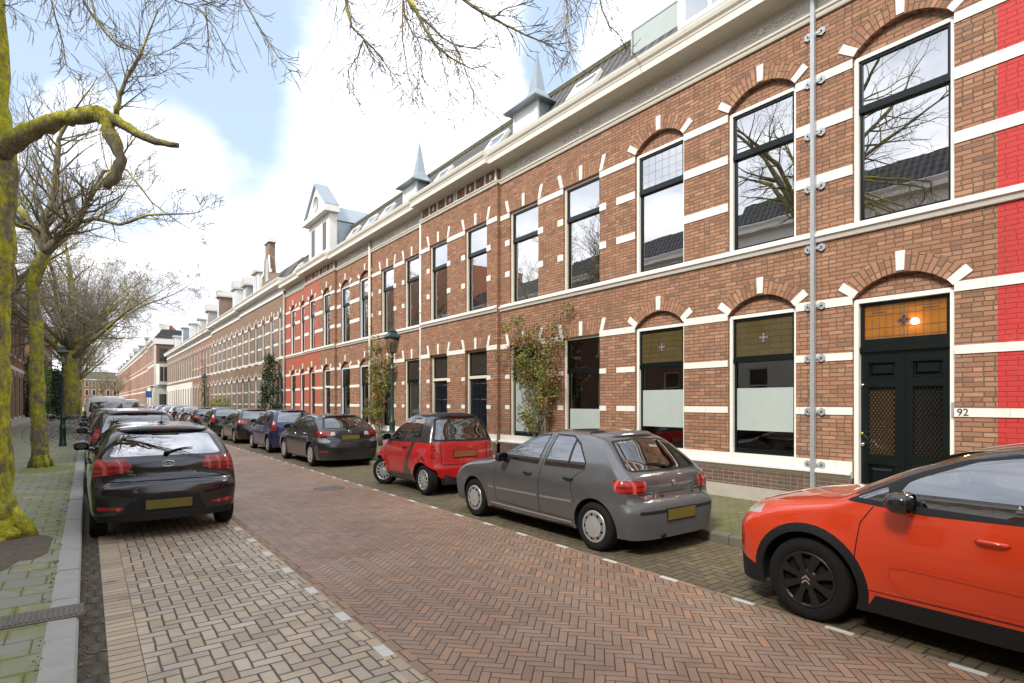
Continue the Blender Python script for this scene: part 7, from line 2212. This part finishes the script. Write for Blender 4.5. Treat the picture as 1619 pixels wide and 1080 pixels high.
# ================================================================ further vehicles
def variant(spec, **kw): d = dict(spec); d.update(kw); return d
P_sil = paint('silver_car_paint', (.30, .31, .32), .6, .3); P_wh = paint('white_van_paint', (.62, .62, .60), 0., .3)
lo = dict(nu=46, nv=24)
cA, _ = make_car('hatchback', 'small black car seen from behind, parked beyond the bicycle on the right', (5.75, 31.6, 0), 0, variant(swift, paint=P_blk2, **lo), RG)
cB, _ = make_car('hatchback', 'silver car further along the right kerb', (5.75, 42.0, 0), 0, variant(est, paint=P_sil, **lo), RG)
OFF[0] = Vector((0, 0, 0))
for k, (src, y, lab) in enumerate(((car_es, 36.8, 'dark hatchback between the small black car and the silver car'), (cA, 47.5, 'small dark car beyond the silver car on the right'), (cB, 53, 'second silver car on the right'), (car_es, 58.5, 'dark hatchback beside the buff brick house'), (cA, 64, 'dark car beside the bare climber'), (cB, 69.5, 'silver car by the white plastered ground floor'), (car_es, 75.5, 'dark car near the distant lamp post'), (cB, 82, 'last silver car before the corner'), (cA, 88, 'last dark car before the corner'))):
    copy_tree(src, loc=(5.72, y, 0), label=lab)
van = dict(shell=dict(top=[(0, .32), (.0, .60), (.03, .80), (.05, 1.2), (.09, 1.7), (.16, 1.98), (.3, 2.03), (1.5, 2.06), (3.2, 2.05), (3.7, 1.85), (4.2, 1.3), (4.5, 1.1), (4.9, .95), (5.0, .6), (5.02, .3)],
        wid=[(.1, .86), (.3, .92), (.6, .96), (1.1, .95), (1.6, .89), (1.9, .82), (2.1, .78)], L=5.02, W=1.92, crown=CROWN, zb=.26, wheels=(.9, 4.1), rw=.33, flare=.01, taper=.04),
    paint=P_wh, wheel=('cap', M_silver), nu=60, nv=30, cat='van', pair=('tail_light',),
    regions=[('rear_window', M_carglassdk, 'rear', rpoly([(-.04, 1.25), (-.04, 1.78), (-.66, 1.74), (-.74, 1.25)], .05)), ('tail_light', M_redlamp, 'rear', rpoly([(-.82, .9), (-.95, .9), (-.95, 1.3), (-.82, 1.3)], .02)),
             ('side_window', M_carglassdk, 'side', rpoly([(4.0, 1.2), (3.7, 1.65), (3.2, 1.72), (3.2, 1.2)], .03))],
    rear=[([(0, .5), (0, 1.9)], .012, M_seam, 'door_gap')], plate=(.62, .50, .12, M_plate, 0))
v1, _ = make_car('van', 'white van parked on the left beyond the tall dark hatchback', (.80, 35.8, 0), 0, van, LG)
OFF[0] = Vector((0, 0, 0))
copy_tree(v1, loc=(3.3, 66, 0), label='small distant white van in the roadway')
cL = copy_tree(cB, loc=(.85, 19.5, 0), label='silver car hidden behind the tall dark hatchback on the left'); cL['group'] = LG
for y, src, lab in ((24.9, cA, 'dark car on the left between the silver car and the white van'), (30.3, car_es, 'dark hatchback just before the white van on the left'), (43, cB, 'distant silver car on the left')):
    c = copy_tree(src, loc=(.85, y, 0), label=lab); c['group'] = LG

# ================================================================ covers in the ground
t = thing('drain_grate', 'rectangular iron gully grate let into the left kerb', 'drain', (-.27, 5.6, .12)); OFF[0] = Vector(t.location)
b = MB(); b.box(-.52, -.02, 5.44, 5.76, .09, .131); b.build('frame', M_grate if False else simple('rusty_iron', (.17, .155, .13), .6, metal=.3, var=.35, scale=20.), t)
for k in range(15):
    b = MB(); x = -.49+.032*k; b.box(x, x+.018, 5.47, 5.73, .1312, .139); b.build('grate_bar', MATS['rusty_iron'], t)
t = thing('manhole_cover', 'round iron manhole cover in the roadway near the tiny red car', 'manhole', (3.95, 11.5, 0)); OFF[0] = Vector((0, 0, 0))
b = MB(); b.lathe([(.31, -.01), (.31, .006), (.285, .007), (.28, .003), (.26, .003), (.255, .007), (.0, .008)], (0, 0, 0), 32); b.build('cover', MATS['rusty_iron'], t)
for k in range(8):
    b = MB(); a = PI*k/4; b.tube([(.06*math.cos(a), .06*math.sin(a), .007), (.24*math.cos(a), .24*math.sin(a), .007)], .008, 4); b.build('raised_rib', MATS['rusty_iron'], t)
